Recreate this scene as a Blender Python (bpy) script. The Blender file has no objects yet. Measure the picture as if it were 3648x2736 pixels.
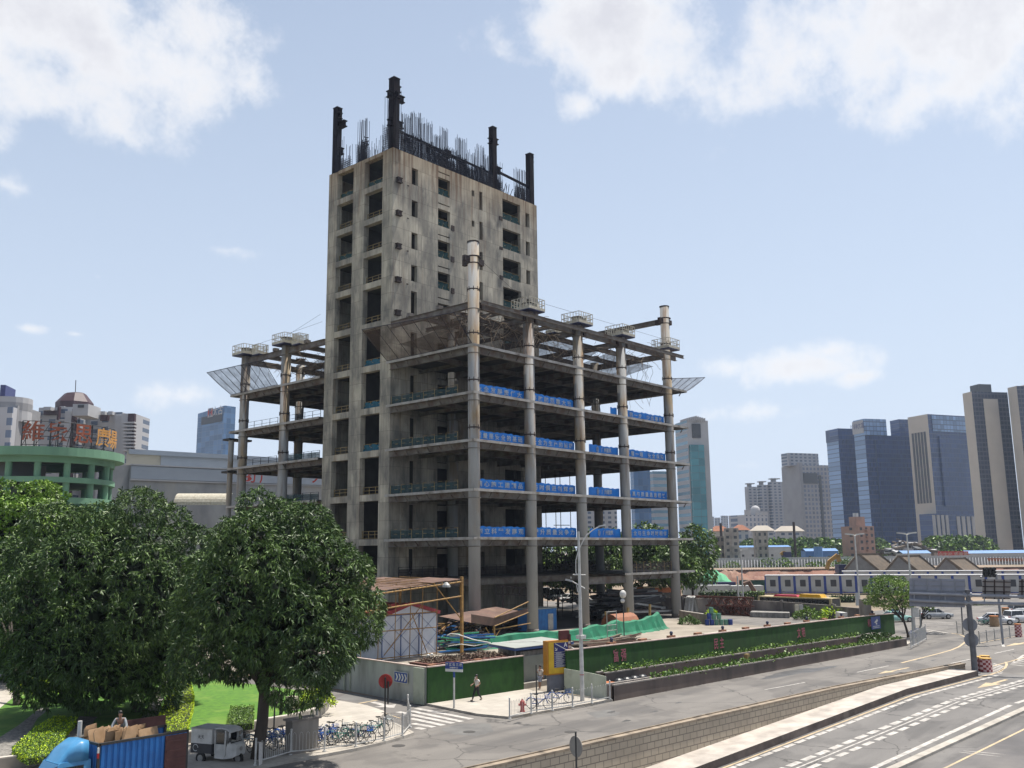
import bpy, math, random
import numpy as np
from mathutils import Vector, Matrix
R = math.radians
random.seed(7)
col = bpy.context.scene.collection
scene = bpy.context.scene
# ------------------------------------------------------------------ camera
F, CX, CY, H = 3335., 1824., 1368., 10.
pitch = math.atan(597 / 3335.); roll = -0.0113; az = R(41.7)
fwd = Vector((math.cos(az), math.sin(az), 0)); rgt = Vector((math.sin(az), -math.cos(az), 0))
FW = fwd * math.cos(pitch) + Vector((0, 0, math.sin(pitch)))
up0 = -fwd * math.sin(pitch) + Vector((0, 0, math.cos(pitch)))
RT = rgt * math.cos(roll) + up0 * math.sin(roll); UP = -rgt * math.sin(roll) + up0 * math.cos(roll)
cd = bpy.data.cameras.new('camera'); cam = bpy.data.objects.new('camera', cd); col.objects.link(cam)
cd.sensor_width = 36; cd.lens = 36 * F / 3648; cd.clip_end = 20000; cd.clip_start = .5
cam.matrix_world = Matrix(((RT.x, UP.x, -FW.x, 0), (RT.y, UP.y, -FW.y, 0), (RT.z, UP.z, -FW.z, H), (0, 0, 0, 1)))
scene.camera = cam
def ray(x, y): return FW + RT * ((x - CX) / F) - UP * ((y - CY) / F)
def atz(x, y, z=0.):
    d = ray(x, y); t = (z - H) / d.z; return Vector((d.x * t, d.y * t, z))
def aty(x, y, Y): d = ray(x, y); t = Y / d.y; return Vector((d.x * t, Y, H + d.z * t))
def atx(x, y, X): d = ray(x, y); t = X / d.x; return Vector((X, d.y * t, H + d.z * t))
def atd(x, y, D): d = ray(x, y); t = D / d.dot(fwd); return Vector((d.x * t, d.y * t, H + d.z * t))
def dep(p): return Vector((p[0], p[1], 0)).dot(fwd)
def zat(px, p): return atd(px[0], px[1], dep(p))
# zoom-window coordinates of the survey photographs -> source pixels
def z3(x, y): return (1350 + x * .5425, 1050 + y * .5425)
def z4(x, y): return (1350 + x * .5425, 1650 + y * .5425)
def z5(x, y): return (900 + x / 2.212, 2200 + y / 2.212)
def z6(x, y): return (1500 + x / 2.212, 2250 + y / 2.212)
def z7(x, y): return (1700 + x * .3617, 1900 + y * .3617)
def z8(x, y): return (x / 2.212, 2200 + y / 2.212)
def z9(x, y): return (2350 + x * .3617, 1850 + y * .3617)
def z10(x, y): return (2950 + x * .3617, 1850 + y * .3617)
def z11(x, y): return (2400 + x * .5642, 2250 + y * .5642)
def z12(x, y): return (1150 + x * .3165, 1950 + y * .3165)
def zb(x, y): return (2350 + x * .5868, 1350 + y * .5868)
def zl(x, y): return (x * .4069, 1350 + y * .4069)
def zz(x, y): return (x * .3014, 1300 + y * .3014)
def V(x, y): return (x * 1.6492, y * 1.6492)
# ------------------------------------------------------------------ materials
MATS = {}
class NT:
    def __init__(s, m):
        s.t = m.node_tree; s.b = s.t.nodes['Principled BSDF']
    def n(s, k, **kw):
        nd = s.t.nodes.new(k)
        for a, v in kw.items():
            if a == 'inp':
                for i, vv in v.items(): nd.inputs[i].default_value = vv
            else: setattr(nd, a, v)
        return nd
    def l(s, a, b): s.t.links.new(a, b)
KA = .82
def c4(c): return (c[0] * KA, c[1] * KA, c[2] * KA, 1)
def coords(N, obj=False):
    if obj: return N.n('ShaderNodeTexCoord').outputs['Object']
    return N.n('ShaderNodeNewGeometry').outputs['Position']
def noise(N, vec, scale, detail=4, stretch=None, rough=.55):
    if stretch:
        mp = N.n('ShaderNodeMapping'); mp.inputs['Scale'].default_value = stretch; N.l(vec, mp.inputs['Vector']); vec = mp.outputs[0]
    t = N.n('ShaderNodeTexNoise', inp={'Scale': scale, 'Detail': detail, 'Roughness': rough}); N.l(vec, t.inputs['Vector'])
    return t.outputs['Fac']
def ramp(N, fac, a, b):
    r = N.n('ShaderNodeMapRange', inp={1: a, 2: b}); N.l(fac, r.inputs[0]); return r.outputs[0]
def mixc(N, fac, a, b, mode='MIX'):
    m = N.n('ShaderNodeMix', data_type='RGBA', blend_type=mode)
    if isinstance(fac, (int, float)): m.inputs[0].default_value = fac
    else: N.l(fac, m.inputs[0])
    for i, v in ((6, a), (7, b)):
        if isinstance(v, tuple): m.inputs[i].default_value = c4(v)
        else: N.l(v, m.inputs[i])
    return m.outputs[2]
def mul(N, a, b):
    m = N.n('ShaderNodeMath', operation='MULTIPLY')
    for i, v in ((0, a), (1, b)):
        if isinstance(v, (int, float)): m.inputs[i].default_value = v
        else: N.l(v, m.inputs[i])
    return m.outputs[0]
def newmat(name, rough=.8, metal=0.):
    m = bpy.data.materials.new(name); m.use_nodes = True; N = NT(m)
    N.b.inputs['Roughness'].default_value = rough; N.b.inputs['Metallic'].default_value = metal
    MATS[name] = m; return m, N
def bump(N, fac, st=.3, dist=.02):
    b = N.n('ShaderNodeBump', inp={'Strength': st, 'Distance': dist}); N.l(fac, b.inputs['Height']); N.l(b.outputs[0], N.b.inputs['Normal'])
def mat(name, c, c2=None, scale=1., rough=.8, metal=0., var=.25, dirt=None, dscale=.25, bmp=0, stretch=None, spec=None):
    """base colour broken up by noise between c and c2, plus optional large dirt patches"""
    if name in MATS: return MATS[name]
    m, N = newmat(name, rough, metal); p = coords(N)
    c2 = c2 or tuple(v * (1 - var) for v in c)
    f = noise(N, p, scale, 5, stretch); out = mixc(N, ramp(N, f, .35, .65), c, c2)
    if dirt:
        g = noise(N, p, dscale, 6, stretch); out = mixc(N, ramp(N, g, .5, .72), out, dirt)
    N.l(out, N.b.inputs['Base Color'])
    if spec is not None: N.b.inputs['Specular IOR Level'].default_value = spec
    if bmp: bump(N, f, bmp)
    return m
def tower_concrete():
    m, N = newmat('tower_concrete', .85); p = coords(N)
    f1 = noise(N, p, 1.1, 8, (1, 1, .22), .7); f2 = noise(N, p, .35, 6, (1, 1, .6)); f3 = noise(N, p, 5., 4, (1, 1, .05))
    base = mixc(N, ramp(N, f1, .36, .62), (.43, .395, .315), (.18, .168, .145))
    base = mixc(N, ramp(N, f2, .42, .62), base, (.60, .54, .42))
    base = mixc(N, mul(N, ramp(N, f3, .52, .66), .5), base, (.16, .15, .135))
    f5 = noise(N, p, 9., 4, (1, 1, .12), .7); base = mixc(N, mul(N, ramp(N, f5, .55, .68), .35), base, (.12, .11, .10))
    # formwork joints
    sx = N.n('ShaderNodeSeparateXYZ'); N.l(p, sx.inputs[0])
    def line(out, per, w):
        a = N.n('ShaderNodeMath', operation='DIVIDE', inp={1: per}); N.l(out, a.inputs[0])
        b = N.n('ShaderNodeMath', operation='FRACT'); N.l(a.outputs[0], b.inputs[0])
        c = N.n('ShaderNodeMath', operation='LESS_THAN', inp={1: w / per}); N.l(b.outputs[0], c.inputs[0]); return c.outputs[0]
    ad = N.n('ShaderNodeMath', operation='ADD'); N.l(sx.outputs[0], ad.inputs[0]); N.l(sx.outputs[1], ad.inputs[1])
    ln = N.n('ShaderNodeMath', operation='MAXIMUM'); N.l(line(ad.outputs[0], 1.22, .05), ln.inputs[0]); N.l(line(sx.outputs[2], 2.35, .07), ln.inputs[1])
    base = mixc(N, mul(N, ln.outputs[0], .45), base, (.07, .06, .05))
    sn = N.n('ShaderNodeVectorMath', operation='SNAP'); cbp = N.n('ShaderNodeCombineXYZ'); N.l(ad.outputs[0], cbp.inputs[0]); N.l(sx.outputs[2], cbp.inputs[1]); N.l(cbp.outputs[0], sn.inputs[0]); sn.inputs[1].default_value = (1.22, 2.35, 1); wnp = N.n('ShaderNodeTexWhiteNoise'); N.l(sn.outputs[0], wnp.inputs['Vector']); base = mixc(N, mul(N, wnp.outputs['Value'], .42), base, (.17, .155, .13))
    # rust runs below the top
    hz = ramp(N, sx.outputs[2], 56., 66.); r1 = noise(N, p, 2.2, 5, (1, 1, .035), .6)
    r2 = ramp(N, r1, .50, .59); r4 = ramp(N, noise(N, p, 6., 4, (1, 1, .02), .6), .47, .60); rf = mul(N, hz, mixc(N, .3, r2, r4)); hz2 = ramp(N, sx.outputs[2], 61., 65.8); base = mixc(N, mul(N, hz2, .45), base, (.40, .27, .13))
    base = mixc(N, mul(N, rf, .95), base, (.13, .055, .02))
    r3 = noise(N, p, .7, 5, (1, 1, .12)); base = mixc(N, mul(N, ramp(N, r3, .6, .75), .5), base, (.2, .11, .05))
    N.l(base, N.b.inputs['Base Color']); bump(N, f1, .5, .05)
tower_concrete()
def steel_col():
    m, N = newmat('column_steel', .8); N.b.inputs['Specular IOR Level'].default_value = .2; p = coords(N)
    f1 = noise(N, p, .8, 6, (1, 1, .2)); f2 = noise(N, p, .35, 4, (1, 1, .35))
    base = mixc(N, ramp(N, f1, .3, .7), (.40, .40, .39), (.29, .29, .285))
    hq = N.n('ShaderNodeSeparateXYZ'); N.l(p, hq.inputs[0]); base = mixc(N, mul(N, mul(N, ramp(N, f2, .48, .62), ramp(N, hq.outputs[2], 8, 26)), .85), base, (.33, .24, .13))
    sx = N.n('ShaderNodeSeparateXYZ'); N.l(p, sx.inputs[0])
    f3 = noise(N, p, 1.6, 5, (1, 1, .1)); hz = ramp(N, sx.outputs[2], 12, 30)
    base = mixc(N, mul(N, mul(N, ramp(N, f3, .5, .65), hz), .7), base, (.17, .09, .04))
    N.l(base, N.b.inputs['Base Color'])
steel_col()
mat('rust_dark', (.05, .028, .022), (.02, .012, .014), 2., .8)
mat('black_steel', (.010, .006, .011), (.006, .004, .008), 1.5, .8, spec=.1)
mat('rebar', (.005, .006, .024), (.003, .004, .016), 3, .8)
mat('beam_steel', (.21, .19, .165), (.10, .08, .065), .9, .7, dirt=(.10, .055, .03), dscale=.7)
mat('slab_concrete', (.05, .046, .042), (.028, .026, .025), .7, .9, dirt=(.07, .06, .055), dscale=.4)  # slab colour lowered to deepen the shade between the decks
mat('deck_edge', (.44, .42, .39), (.32, .30, .27), 1.2, .7, dirt=(.16, .13, .10), dscale=.9)
mat('inner_concrete', (.055, .05, .045), (.03, .028, .026), .6, .9)  # interior shade of the core put into a darkened concrete colour
mat('yellow_paint', (.36, .25, .08), (.22, .15, .06), 3, .5)
mat('bamboo_yellow', (.42, .24, .06), (.22, .12, .04), 3, .7)
mat('green_net', (.012, .06, .06), (.008, .035, .038), 3, .9)
mat('blue_net', (.015, .13, .2), (.01, .08, .12), 3, .9)
mat('cream_paint', (.6, .56, .45), (.42, .37, .27), 2.5, .6)
mat('navy', (.02, .025, .10), None, 1, .5)
def netmat(name, c, opacity, scale=9.):
    m, N = newmat(name, .9); p = coords(N); N.b.inputs['Base Color'].default_value = c4(c)
    f = noise(N, p, .8, 4); a = N.n('ShaderNodeMapRange', inp={1: .3, 2: .7, 3: opacity - .12, 4: opacity + .15}); N.l(f, a.inputs[0])
    N.l(a.outputs[0], N.b.inputs['Alpha'])
netmat('net_brown', (.085, .055, .04), .56); netmat('net_grey', (.05, .05, .07), .5); netmat('net_dark', (.07, .05, .045), .62)
def simple(name, c, rough=.6, metal=0.):
    if name not in MATS: mat(name, c, tuple(v * .8 for v in c), 2., rough, metal)
    return MATS[name]
# ------------------------------------------------------------------ mesh builder
class MB:
    def __init__(s): s.v = []; s.f = []; s.m = []; s.mats = []; s.cur = 0
    def mt(s, name):
        if name not in s.mats: s.mats.append(name)
        s.cur = s.mats.index(name); return s
    def add(s, vs, fs):
        o = len(s.v); s.v += [tuple(v) for v in vs]
        for f in fs: s.f.append([o + i for i in f]); s.m.append(s.cur)
        return s
    def quad(s, a, b, c, d): return s.add((a, b, c, d), ((0, 1, 2, 3),))
    def box(s, x0, x1, y0, y1, z0, z1):
        v = [(x0, y0, z0), (x1, y0, z0), (x1, y1, z0), (x0, y1, z0), (x0, y0, z1), (x1, y0, z1), (x1, y1, z1), (x0, y1, z1)]
        return s.add(v, ((0, 3, 2, 1), (4, 5, 6, 7), (0, 1, 5, 4), (1, 2, 6, 5), (2, 3, 7, 6), (3, 0, 4, 7)))
    def obox(s, c, dim, rz=0, M=None):
        """box centred at c (base z) with size dim, rotated about z"""
        dx, dy, dz = dim[0] / 2, dim[1] / 2, dim[2]
        ca, sa = math.cos(rz), math.sin(rz); v = []
        for z in (0, dz):
            for x, y in ((-dx, -dy), (dx, -dy), (dx, dy), (-dx, dy)):
                v.append((c[0] + x * ca - y * sa, c[1] + x * sa + y * ca, c[2] + z))
        return s.add(v, ((0, 3, 2, 1), (4, 5, 6, 7), (0, 1, 5, 4), (1, 2, 6, 5), (2, 3, 7, 6), (3, 0, 4, 7)))
    def bar(s, a, b, w, h=None, up=(0, 0, 1)):
        a, b = Vector(a), Vector(b); d = (b - a).normalized(); u = Vector(up)
        if abs(d.dot(u)) > .99: u = Vector((1, 0, 0))
        r = d.cross(u).normalized(); u = r.cross(d); h = h or w; v = []
        for p in (a, b):
            for i, j in ((-1, -1), (1, -1), (1, 1), (-1, 1)): v.append(p + r * (i * w / 2) + u * (j * h / 2))
        return s.add(v, ((0, 1, 2, 3), (7, 6, 5, 4), (0, 4, 5, 1), (1, 5, 6, 2), (2, 6, 7, 3), (3, 7, 4, 0)))
    def tube(s, pts, r, n=6, caps=True):
        pts = [Vector(p) for p in pts]; rs = r if isinstance(r, (list, tuple)) else [r] * len(pts); v = []
        prev = None
        for i, p in enumerate(pts):
            d = (pts[min(i + 1, len(pts) - 1)] - pts[max(i - 1, 0)])
            d = d.normalized() if d.length > 1e-9 else Vector((0, 0, 1))
            a = prev if prev is not None else (Vector((0, 0, 1)) if abs(d.z) < .9 else Vector((1, 0, 0)))
            a = (a - d * a.dot(d));  a = a.normalized() if a.length > 1e-6 else d.orthogonal().normalized(); prev = a; b = d.cross(a)
            for k in range(n):
                t = 2 * math.pi * k / n; v.append(p + (a * math.cos(t) + b * math.sin(t)) * rs[i])
        fs = []
        for i in range(len(pts) - 1):
            for k in range(n): fs.append((i * n + k, i * n + (k + 1) % n, (i + 1) * n + (k + 1) % n, (i + 1) * n + k))
        if caps: fs.append(tuple(range(n - 1, -1, -1))); fs.append(tuple((len(pts) - 1) * n + k for k in range(n)))
        return s.add(v, fs)
    def cyl(s, c, r, h, n=16, r2=None):
        return s.tube([c, (c[0], c[1], c[2] + h)], [r, r if r2 is None else r2], n)
    def prism(s, poly, z0, z1):
        n = len(poly); v = [(p[0], p[1], z0) for p in poly] + [(p[0], p[1], z1) for p in poly]
        return s.add(v, [tuple(range(n - 1, -1, -1)), tuple(range(n, 2 * n))] + [(i, (i + 1) % n, n + (i + 1) % n, n + i) for i in range(n)])
    def loft(s, rings, cap=True):
        n = len(rings[0]); v = [p for r in rings for p in r]; fs = []
        for i in range(len(rings) - 1):
            for k in range(n): fs.append((i * n + k, i * n + (k + 1) % n, (i + 1) * n + (k + 1) % n, (i + 1) * n + k))
        if cap: fs.append(tuple(range(n - 1, -1, -1))); fs.append(tuple((len(rings) - 1) * n + k for k in range(n)))
        return s.add(v, fs)
    def ball(s, c, r, n=10, m=6, sc=(1, 1, 1)):
        rings = []
        for i in range(m + 1):
            t = math.pi * i / m; rr = max(math.sin(t), .001)
            rings.append([(c[0] + r * sc[0] * rr * math.cos(2 * math.pi * k / n), c[1] + r * sc[1] * rr * math.sin(2 * math.pi * k / n), c[2] - r * sc[2] * math.cos(t)) for k in range(n)])
        return s.loft(rings)
    def build(s, name, parent=None, mat=None, smooth=False, label=None, cat=None, group=None, kind=None, loc=None):
        me = bpy.data.meshes.new(name)
        vs = s.v
        if loc is not None: vs = [(v[0] - loc[0], v[1] - loc[1], v[2] - loc[2]) for v in s.v]
        me.from_pydata(vs, [], s.f)
        if mat and not s.mats: s.mats = [mat]
        for k in s.mats: me.materials.append(MATS[k])
        if len(s.mats) > 1: me.polygons.foreach_set('material_index', s.m)
        if smooth: me.polygons.foreach_set('use_smooth', [True] * len(s.f))
        me.update()
        o = bpy.data.objects.new(name, me); col.objects.link(o)
        if loc is not None: o.location = loc
        if parent: 
            o.parent = parent
            if loc is None: o.matrix_parent_inverse = Matrix.Translation(-Vector(parent.location)) if parent.rotation_euler.z == 0 else Matrix()
        tag(o, label, cat, group, kind); return o
def tag(o, label=None, cat=None, group=None, kind=None):
    if label: o['label'] = label
    if cat: o['category'] = cat
    if group: o['group'] = group
    if kind: o['kind'] = kind
    return o
def thing(name, label, cat, loc=(0, 0, 0), rz=0, group=None):
    o = bpy.data.objects.new(name, None); col.objects.link(o); o.location = loc; o.rotation_euler = (0, 0, rz)
    o.empty_display_size = .3
    return tag(o, label, cat, group)
def struct(name, mb, mat=None, smooth=False, kind='structure'): return mb.build(name, None, mat, smooth, kind=kind)
def dup(root, loc, rz=0, label=None, group=None):
    r = root.copy(); col.objects.link(r); r.location = loc; r.rotation_euler = (0, 0, rz)
    if label: r['label'] = label
    if group: r['group'] = group
    for ch in list(root.children):
        c = ch.copy(); col.objects.link(c); c.parent = r
        for g in list(ch.children): d = g.copy(); col.objects.link(d); d.parent = c
    return r
def text_mesh(name, s, size, depth, matname, parent=None, bold=0., squeeze=1.):
    """lettering as a thin solid mesh in its local XY plane, centred"""
    cu = bpy.data.curves.new(name, 'FONT'); cu.body = s; cu.size = size; cu.extrude = depth; cu.align_x = 'CENTER'; cu.align_y = 'CENTER'
    cu.offset = bold
    ob = bpy.data.objects.new(name + '_c', cu); col.objects.link(ob)
    dg = bpy.context.evaluated_depsgraph_get(); dg.update()
    me = bpy.data.meshes.new_from_object(ob.evaluated_get(dg)); bpy.data.objects.remove(ob); bpy.data.curves.remove(cu)
    me.materials.clear(); me.materials.append(MATS[matname])
    if squeeze != 1.: me.transform(Matrix.Scale(squeeze, 4, (1, 0, 0)))
    o = bpy.data.objects.new(name, me); col.objects.link(o)
    if parent: o.parent = parent
    return o
# ------------------------------------------------------------------ sky and sun
SUN_EL, SUN_AZ = R(69), R(-13)      # direction towards the sun, azimuth measured from +X
w = bpy.data.worlds.new('World'); scene.world = w; w.use_nodes = True
nt = w.node_tree; nt.nodes.clear()
def wn(k, **kw):
    nd = nt.nodes.new(k)
    for a, v in kw.items():
        if a == 'inp':
            for i, vv in v.items(): nd.inputs[i].default_value = vv
        else: setattr(nd, a, v)
    return nd
def wl(a, b): nt.links.new(a, b)
def wm(op, a, b=None):
    m = wn('ShaderNodeMath', operation=op)
    for i, v in ((0, a), (1, b)):
        if v is None: continue
        if isinstance(v, (int, float)): m.inputs[i].default_value = v
        else: wl(v, m.inputs[i])
    return m.outputs[0]
sky = wn('ShaderNodeTexSky', sky_type='NISHITA', sun_disc=False, sun_elevation=SUN_EL, sun_rotation=R(90) - SUN_AZ, air_density=1.3, dust_density=2.2, ozone_density=2.0)
bg = wn('ShaderNodeBackground', inp={'Strength': .072})
wl(sky.outputs[0], bg.inputs[0])
tc = wn('ShaderNodeTexCoord'); gen = tc.outputs['Generated']
sv = wn('ShaderNodeVectorMath', operation='DOT_PRODUCT'); wl(gen, sv.inputs[0]); sv.inputs[1].default_value = rgt
sxyz = wn('ShaderNodeSeparateXYZ'); wl(gen, sxyz.inputs[0])
warp = wn('ShaderNodeTexNoise', inp={'Scale': 5., 'Detail': 4, 'Roughness': .62}); wl(gen, warp.inputs['Vector'])
fine = wn('ShaderNodeTexNoise', inp={'Scale': 13., 'Detail': 6, 'Roughness': .68}); wl(gen, fine.inputs['Vector'])
best = None
BLOBS = [(60, 0, 620, 240, 1.25), (380, 170, 520, 190, 1.05), (120, 330, 380, 200, 1.1), (640, 120, 420, 260, .85), (2150, 40, 300, 230, 1.1), (2230, 250, 230, 150, .95), (2060, 380, 140, 80, .8),
         (3280, 60, 600, 260, 1.25), (2890, 190, 260, 170, .9), (3350, 330, 450, 170, .9), (2870, 1300, 300, 80, 1.0), (2950, 1250, 150, 70, .95), (2620, 1310, 150, 60, .8), (3050, 1340, 160, 50, .8),
         (660, 1410, 190, 75, .95), (600, 1400, 90, 70, .9), (50, 670, 120, 75, .85), (790, 890, 150, 45, .75), (100, 1170, 90, 30, .6), (270, 1190, 60, 20, .6), (2700, 1470, 300, 60, .66), (2640, 1660, 260, 60, .66), (350, 985, 50, 22, .6)]
for (bx, by, bw, bh, amp) in BLOBS:
    d = ray(bx, by).normalized(); s0, t0 = d.dot(rgt), d.z
    k = F / (ray(bx, by).length * 1.0)
    a = bw / (F * ray(bx, by).length); b = bh / (F * ray(bx, by).length)
    ds = wm('DIVIDE', wm('SUBTRACT', sv.outputs['Value'], s0), a); dt = wm('DIVIDE', wm('SUBTRACT', sxyz.outputs[2], t0), b)
    ln = wm('SQRT', wm('ADD', wm('MULTIPLY', ds, ds), wm('MULTIPLY', dt, dt)))
    v = wm('SUBTRACT', amp, wm('MULTIPLY', ln, .8))
    best = v if best is None else wm('MAXIMUM', best, v)
dens = wm('ADD', wm('ADD', best, wm('MULTIPLY', wm('SUBTRACT', warp.outputs['Fac'], .5), 2.6)), wm('MULTIPLY', wm('SUBTRACT', fine.outputs['Fac'], .5), 2.1))
mk = wn('ShaderNodeMapRange', interpolation_type='SMOOTHSTEP', inp={1: .12, 2: .95, 3: 0., 4: .9}); wl(dens, mk.inputs[0])
core = wn('ShaderNodeMapRange', inp={1: .75, 2: 1.9, 3: 1., 4: .74}); wl(wm('ADD', dens, wm('MULTIPLY', fine.outputs['Fac'], .6)), core.inputs[0])
cc = wn('ShaderNodeCombineColor'); wl(core.outputs[0], cc.inputs[0]); wl(core.outputs[0], cc.inputs[1]); wl(wm('ADD', wm('MULTIPLY', core.outputs[0], .85), .16), cc.inputs[2])
bc = wn('ShaderNodeBackground', inp={'Strength': .68}); wl(cc.outputs[0], bc.inputs[0])
# thin veil of humid air that whitens towards the horizon
vl = wn('ShaderNodeMapRange', inp={1: .0, 2: .9, 3: .9, 4: .06}); wl(sxyz.outputs[2], vl.inputs[0])
bv = wn('ShaderNodeBackground', inp={'Color': (.665, .765, .93, 1), 'Strength': .74})
m1 = wn('ShaderNodeMixShader'); wl(vl.outputs[0], m1.inputs[0]); wl(bg.outputs[0], m1.inputs[1]); wl(bv.outputs[0], m1.inputs[2])
m2 = wn('ShaderNodeMixShader'); wl(mk.outputs[0], m2.inputs[0]); wl(m1.outputs[0], m2.inputs[1]); wl(bc.outputs[0], m2.inputs[2])
wo = wn('ShaderNodeOutputWorld'); wl(m2.outputs[0], wo.inputs[0])
sl = bpy.data.lights.new('sun', 'SUN'); sl.energy = 5.; sl.angle = R(.6); sl.color = (1, .95, .87)
so = bpy.data.objects.new('sun', sl); col.objects.link(so)
sd = Vector((math.cos(SUN_EL) * math.cos(SUN_AZ), math.cos(SUN_EL) * math.sin(SUN_AZ), math.sin(SUN_EL)))
so.rotation_euler = sd.to_track_quat('Z', 'Y').to_euler()
scene.view_settings.view_transform = 'Standard'; scene.view_settings.look = 'None'; scene.view_settings.gamma = 1; scene.view_settings.exposure = .6
w.cycles.sampling_method = 'MANUAL'; w.cycles.sample_map_resolution = 256
scene.cycles.max_bounces = 5; scene.cycles.diffuse_bounces = 2; scene.cycles.transparent_max_bounces = 12
# ------------------------------------------------------------------ the unfinished tower and its steel podium
TX0, TX1, TY0, TY1, TZ = 80.5, 111.3, 93.35, 107.7, 65.5
bld = thing('unfinished_building', 'abandoned concrete core tower rising from a bare steel framed podium', 'building', (TX0, TY0, 0))
TOPS = [65.0, 60.2, 55.45, 50.72, 46.07, 40.28, 34.32, 28.45, 22.63, 16.8, 10.98, 6.05]
BOTS = [t + .85 for t in TOPS[1:]] + [0.3]
def wall(mb, axis, c, t, u0, u1, z0, z1, ops):
    """wall in the plane axis=c, thickness t (inwards positive), with real openings"""
    us = sorted({u0, u1} | {v for o in ops for v in o[:2]}); zs = sorted({z0, z1} | {v for o in ops for v in o[2:4]})
    P = (lambda u, d, z: (c + d, u, z)) if axis == 'x' else (lambda u, d, z: (u, c + d, z))
    def inside(u, z): return any(o[0] <= u <= o[1] and o[2] <= z <= o[3] for o in ops)
    for i in range(len(us) - 1):
        j = 0
        while j < len(zs) - 1:
            if inside((us[i] + us[i + 1]) / 2, (zs[j] + zs[j + 1]) / 2): j += 1; continue
            k = j
            while k + 1 < len(zs) - 1 and not inside((us[i] + us[i + 1]) / 2, (zs[k + 1] + zs[k + 2]) / 2): k += 1
            for d in (0, t): mb.quad(P(us[i], d, zs[j]), P(us[i + 1], d, zs[j]), P(us[i + 1], d, zs[k + 1]), P(us[i], d, zs[k + 1]))
            j = k + 1
    for a, b, e, g in [o[:4] for o in ops] + [(u0, u1, z0, z1)]:
        mb.quad(P(a, 0, e), P(a, t, e), P(a, t, g), P(a, 0, g)); mb.quad(P(b, 0, e), P(b, t, e), P(b, t, g), P(b, 0, g))
        mb.quad(P(a, 0, e), P(a, t, e), P(b, t, e), P(b, 0, e)); mb.quad(P(a, 0, g), P(a, t, g), P(b, t, g), P(b, 0, g))
mb = MB().mt('tower_concrete')
wall(mb, 'x', TX0, .85, TY0 + .002, TY1, 0, TZ, [(101.95, 105.65, b, t) for b, t in zip(BOTS, TOPS)] + [(95.47, 99.4, b, t) for b, t in zip(BOTS, TOPS)])
ops = []
for i, T in enumerate(TOPS):
    tall = i > 3; B = BOTS[i]
    if T < 7: continue
    ops.append((84.05, 85.2, B + (.1 if not tall else .3), T - (1.4 if not tall else .5)))
    ops.append((89.15, 91.55, B + .1, T - 1.2)); ops.append((103., 107.2, B, T - .6))
    if not tall: ops.append((96.13, 96.72, T - 2.15, T - 1.2))
    ops.append((97.78, 98.48, B + .1, T - .95)); ops.append((108.48, 109.45, B + .15, T - 1.45))
    ops.append((89.15, 91.5, T - .5, T - .33))
wall(mb, 'y', TY0, .6, TX0 + .85, TX1, 0, TZ - .01, ops)
wall(mb, 'x', TX1 - .5, .5, TY0 + .6, TY1 - .5, 0, TZ - .02, [(99, 102, b, t - 1) for b, t in zip(BOTS[:-1], TOPS[:-1])])
bk = []
for b, t in list(zip(BOTS, TOPS))[:-1]: bk += [(92, 94, b, t - 1), (104, 106, b, t - .8)]
wall(mb, 'y', TY1 - .5, .5, TX0 + .85, TX1, 0, TZ - .03, bk)
mb.build('core_wall', bld)
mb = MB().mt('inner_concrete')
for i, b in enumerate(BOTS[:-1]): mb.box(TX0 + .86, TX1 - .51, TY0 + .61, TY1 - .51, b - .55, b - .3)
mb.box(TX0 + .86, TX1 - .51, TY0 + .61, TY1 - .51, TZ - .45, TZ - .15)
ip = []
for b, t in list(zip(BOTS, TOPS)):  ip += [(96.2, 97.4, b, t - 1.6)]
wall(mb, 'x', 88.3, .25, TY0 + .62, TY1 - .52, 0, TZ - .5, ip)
mb.box(TX0 + .87, 88.28, 100.5, 100.8, 0, TZ - .5)  # partition added inside the core to keep its openings dark
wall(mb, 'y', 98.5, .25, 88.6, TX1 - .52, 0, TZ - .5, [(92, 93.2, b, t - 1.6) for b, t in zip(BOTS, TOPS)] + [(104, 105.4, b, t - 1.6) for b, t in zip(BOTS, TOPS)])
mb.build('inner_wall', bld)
# brackets and rusty embedded plates on the right-hand face
mb = MB().mt('rust_dark')
for i, T in enumerate(TOPS[:5]):
    z = T - 4.5
    mb.box(81.05, 81.95, TY0 - .5, TY0 - .003, z + .62, z + .75); mb.box(81.15, 81.85, TY0 - .45, TY0 - .003, z + .13, z + .62); mb.box(81.05, 81.95, TY0 - .5, TY0 - .003, z, z + .13)
    if i > 0: mb.box(91.7 + .1 * (i % 2), 92.35, TY0 - .14, TY0 - .003, z + .55, z + 1.35)
    if i < 4: mb.box(102.2, 102.9, TY0 - .12, TY0 - .003, z + .2, z + .8 - .15 * (i % 2))
    mb.box(83.2, 83.5, TY0 - .05, TY0 - .003, z + .1, z + .25)
mb.build('bracket', bld)
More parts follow.
